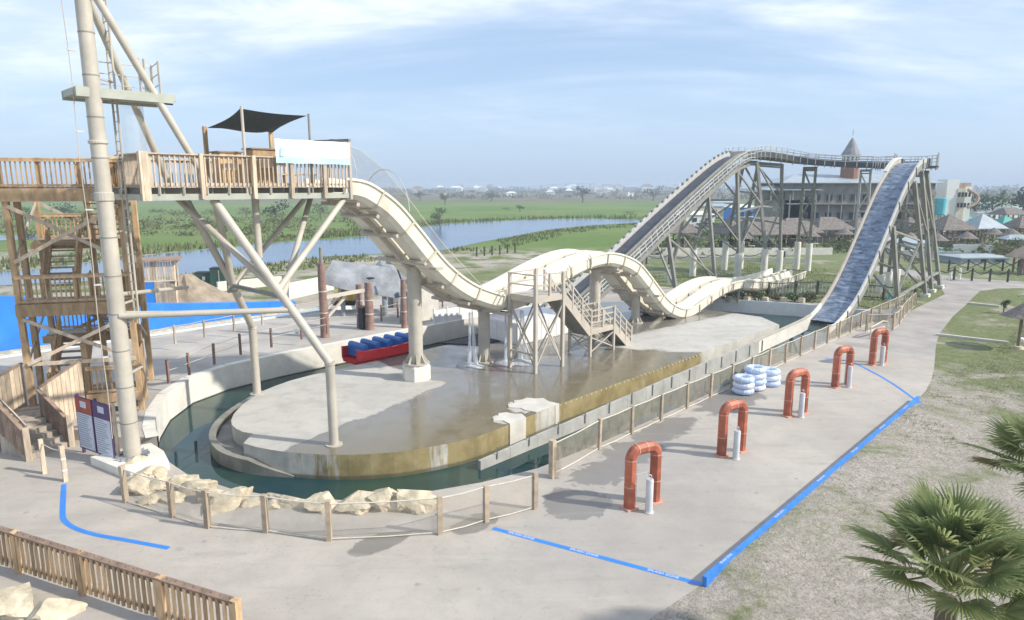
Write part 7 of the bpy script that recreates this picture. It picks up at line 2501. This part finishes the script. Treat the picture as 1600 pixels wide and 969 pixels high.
for _ in range(330):
    u, v = rr.uniform(1010, 1660), rr.uniform(338, 399)
    if 1380 < u < 1475 and v > 388:
        continue
    p = gat(u, v)
    r_ = rr.uniform(0.5, 1.3)
    leaf_cloud(b, p + UP * r_ * 0.45, r_ * 1.6, r_ * 1.1, r_ * 0.75, 34, r_ * 0.36, rr, seed=int(u))
b.build('park_shrubbery', 'leaf_olive', kind='stuff')

# sparse grass on the sand right of the curb
g1, g2 = MB(), MB()
n_ok = 0
for _ in range(16000):
    s, t = rr.uniform(-13, 60), 18.0 + 26 * rr.random() ** 1.25
    if s > 22 and t < 18.6:
        t = rr.uniform(16.6, 42)
    p = S(s, t)
    if p.y < 9.5 or p.x > p.y * 0.86 + 1.5:
        continue
    k = mnoise.noise(p * 0.30) + 0.5 * mnoise.noise(p * 1.1 + Vector((7, 0, 0)))
    if s > 8:
        k += min(0.45, (s - 8) * 0.02)
    if k < rr.uniform(-0.25, 0.5):
        continue
    far_ = 1 + max(0, p.y - 18) / 20
    green = rr.random() < 0.35 + 0.9 * max(-0.3, k)
    zb = max(0.0, 0.15 - 0.055 * max(0, t - 18)) if -5.6 < s < 12.8 else 0.0
    rad = rr.uniform(0.06, 0.2) * far_
    for _b in range(9):
        a2 = rr.uniform(0, 6.28)
        q = p + Vector((rr.gauss(0, rad), rr.gauss(0, rad), zb))
        h = rr.uniform(0.03, 0.075) * far_
        w = 0.008 * far_ * rr.uniform(0.8, 1.7)
        d_ = Vector((math.cos(a2), math.sin(a2), 0))
        e = Vector((-d_.y, d_.x, 0)) * w
        (g1 if green else g2).add([q - e, q + e, q + d_ * h * rr.uniform(0.5, 1.8) + UP * h * rr.uniform(0.35, 0.9)], [(0, 1, 2)])
g1.build('grass_tufts', 'grass_green', kind='stuff')
g2.build('dry_grass_tufts', 'grass_dry', kind='stuff')
# grass under the trestles
b = MB()
for _ in range(9000):
    s, t = rr.uniform(34.5, 58), rr.uniform(-12, 11)
    p = S(s, t)
    if mnoise.noise(p * 0.25) < -0.25:
        continue
    h = rr.uniform(0.08, 0.2)
    a2 = rr.uniform(0, 6.28)
    e = Vector((math.cos(a2), math.sin(a2), 0)) * 0.03
    b.add([p - e, p + e, p + UP * h + e * rr.uniform(-2, 2)], [(0, 1, 2)])
b.build('lawn_under_trestles', 'grass_green', kind='stuff')


# fan palms in the right foreground
def fan_leaf(dry=False):
    """one costapalmate leaf: pleated segments round the tip of its stalk; built along +X, stalk tip at the origin"""
    b = MB()
    rr = random.Random(9 if dry else 2)
    n = 34
    for k in range(n):
        f = k / (n - 1)
        a = lerp(-2.0, 2.0, f)
        L = (0.50 + 0.30 * math.cos(a * 0.62)) * rr.uniform(0.9, 1.06)
        d = Vector((math.cos(a), math.sin(a), 0.10 + 0.16 * math.cos(a)))
        sd_ = Vector((-math.sin(a), math.cos(a), 0))
        w = 0.027
        p1 = d * L * 0.45 + UP * 0.03
        p2 = d * L * 0.8 - UP * (0.0 + 0.04 * rr.random())
        p3 = d * L - UP * (0.02 + 0.13 * rr.random()) + sd_ * rr.uniform(-0.05, 0.05)
        fold = UP * 0.018
        b.add([Vector((0, 0, 0)), p1 - sd_ * w - fold, p1 + fold, p1 + sd_ * w - fold, p2 - sd_ * w * 0.55, p2 + fold * 0.5, p2 + sd_ * w * 0.55, p3],
              [(0, 1, 2), (0, 2, 3), (1, 4, 5, 2), (2, 5, 6, 3), (4, 7, 5), (5, 7, 6)])
    me = bpy.data.meshes.new('fan_leaf')
    me.from_pydata([tuple(v) for v in b.v], [], b.f)
    me.materials.append(M['leaf_dry' if dry else 'leaf_palm'])
    return me


FAN, FAND = fan_leaf(), fan_leaf(True)


def fan_palm(base, h, label, seed, n=34, size=1.0):
    c = thing('fan_palm', label, 'palm', base, 'fan palms in the right foreground')
    rr = random.Random(seed)
    MB().path([base - UP * 0.1, base + UP * h * 0.3 + Vector((0.03, 0, 0)), base + UP * h * 0.6, base + UP * (h - 0.25)], 0.17, 12, 0.11).build('trunk', 'bark', c, smooth=True)
    top_ = base + UP * h
    for k in range(n):
        a = 2.39996 * k + rr.uniform(-0.25, 0.25)
        f = k / (n - 1)
        el = lerp(1.45, 0.10, f ** 0.85) + rr.uniform(-0.12, 0.12)
        d = Vector((math.cos(a) * math.cos(el), math.sin(a) * math.cos(el), math.sin(el)))
        hd = Vector((math.cos(a), math.sin(a), 0))
        L = rr.uniform(0.85, 1.12) * size
        tip = top_ + d * L - UP * 0.14 * L * math.cos(el)
        mid2 = top_ + d * L * 0.5
        pt = MB().path([top_ - UP * 0.15, mid2, tip], 0.022, 5, 0.012).build('stalk', 'petiole', c)
        pitch = el - 0.35
        M4 = (Matrix.Translation(tip) @ Matrix.Rotation(a, 4, 'Z') @ Matrix.Rotation(-pitch, 4, 'Y') @ Matrix.Rotation(rr.uniform(-0.5, 0.5), 4, 'X') @ Matrix.Scale(size * rr.uniform(0.85, 1.1), 4))
        dry = f > 0.9 and k % 2 == 0
        o = bpy.data.objects.new('fan_leaf', FAND if dry else FAN)
        COL.objects.link(o)
        o.parent = c
        o.matrix_basis = Matrix.Translation(-base) @ M4
    return c


bp = gat(1484, 905, 4.15)
fan_palm(Vector((bp.x, bp.y, 0)), 4.15, 'big green fan palm in the bottom right foreground', 4, 44, 0.72)
bp = gat(1652, 745, 4.3)
fan_palm(Vector((bp.x, bp.y, 0)), 4.3, 'second fan palm reaching in from the right edge', 8, 34, 0.78)

# ================================================================== AIR
hz = MB().box((0, 2050, 9.2), Vector((4350, 0, 0)), Vector((0, 2350, 0)), Vector((0, 0, 12.2))).build('haze', 'white_paint', kind='stuff')
hm = bpy.data.materials.new('haze_air')
hm.use_nodes = True
hm.node_tree.nodes.clear()
ho = hm.node_tree.nodes.new('ShaderNodeOutputMaterial')
hv = hm.node_tree.nodes.new('ShaderNodeVolumePrincipled')
hv.inputs['Color'].default_value = (0.72, 0.85, 1.0, 1)
hv.inputs['Density'].default_value = 0.00075
hv.inputs['Anisotropy'].default_value = 0.0
hm.node_tree.links.new(hv.outputs[0], ho.inputs['Volume'])
hz.data.materials.clear()
hz.data.materials.append(hm)
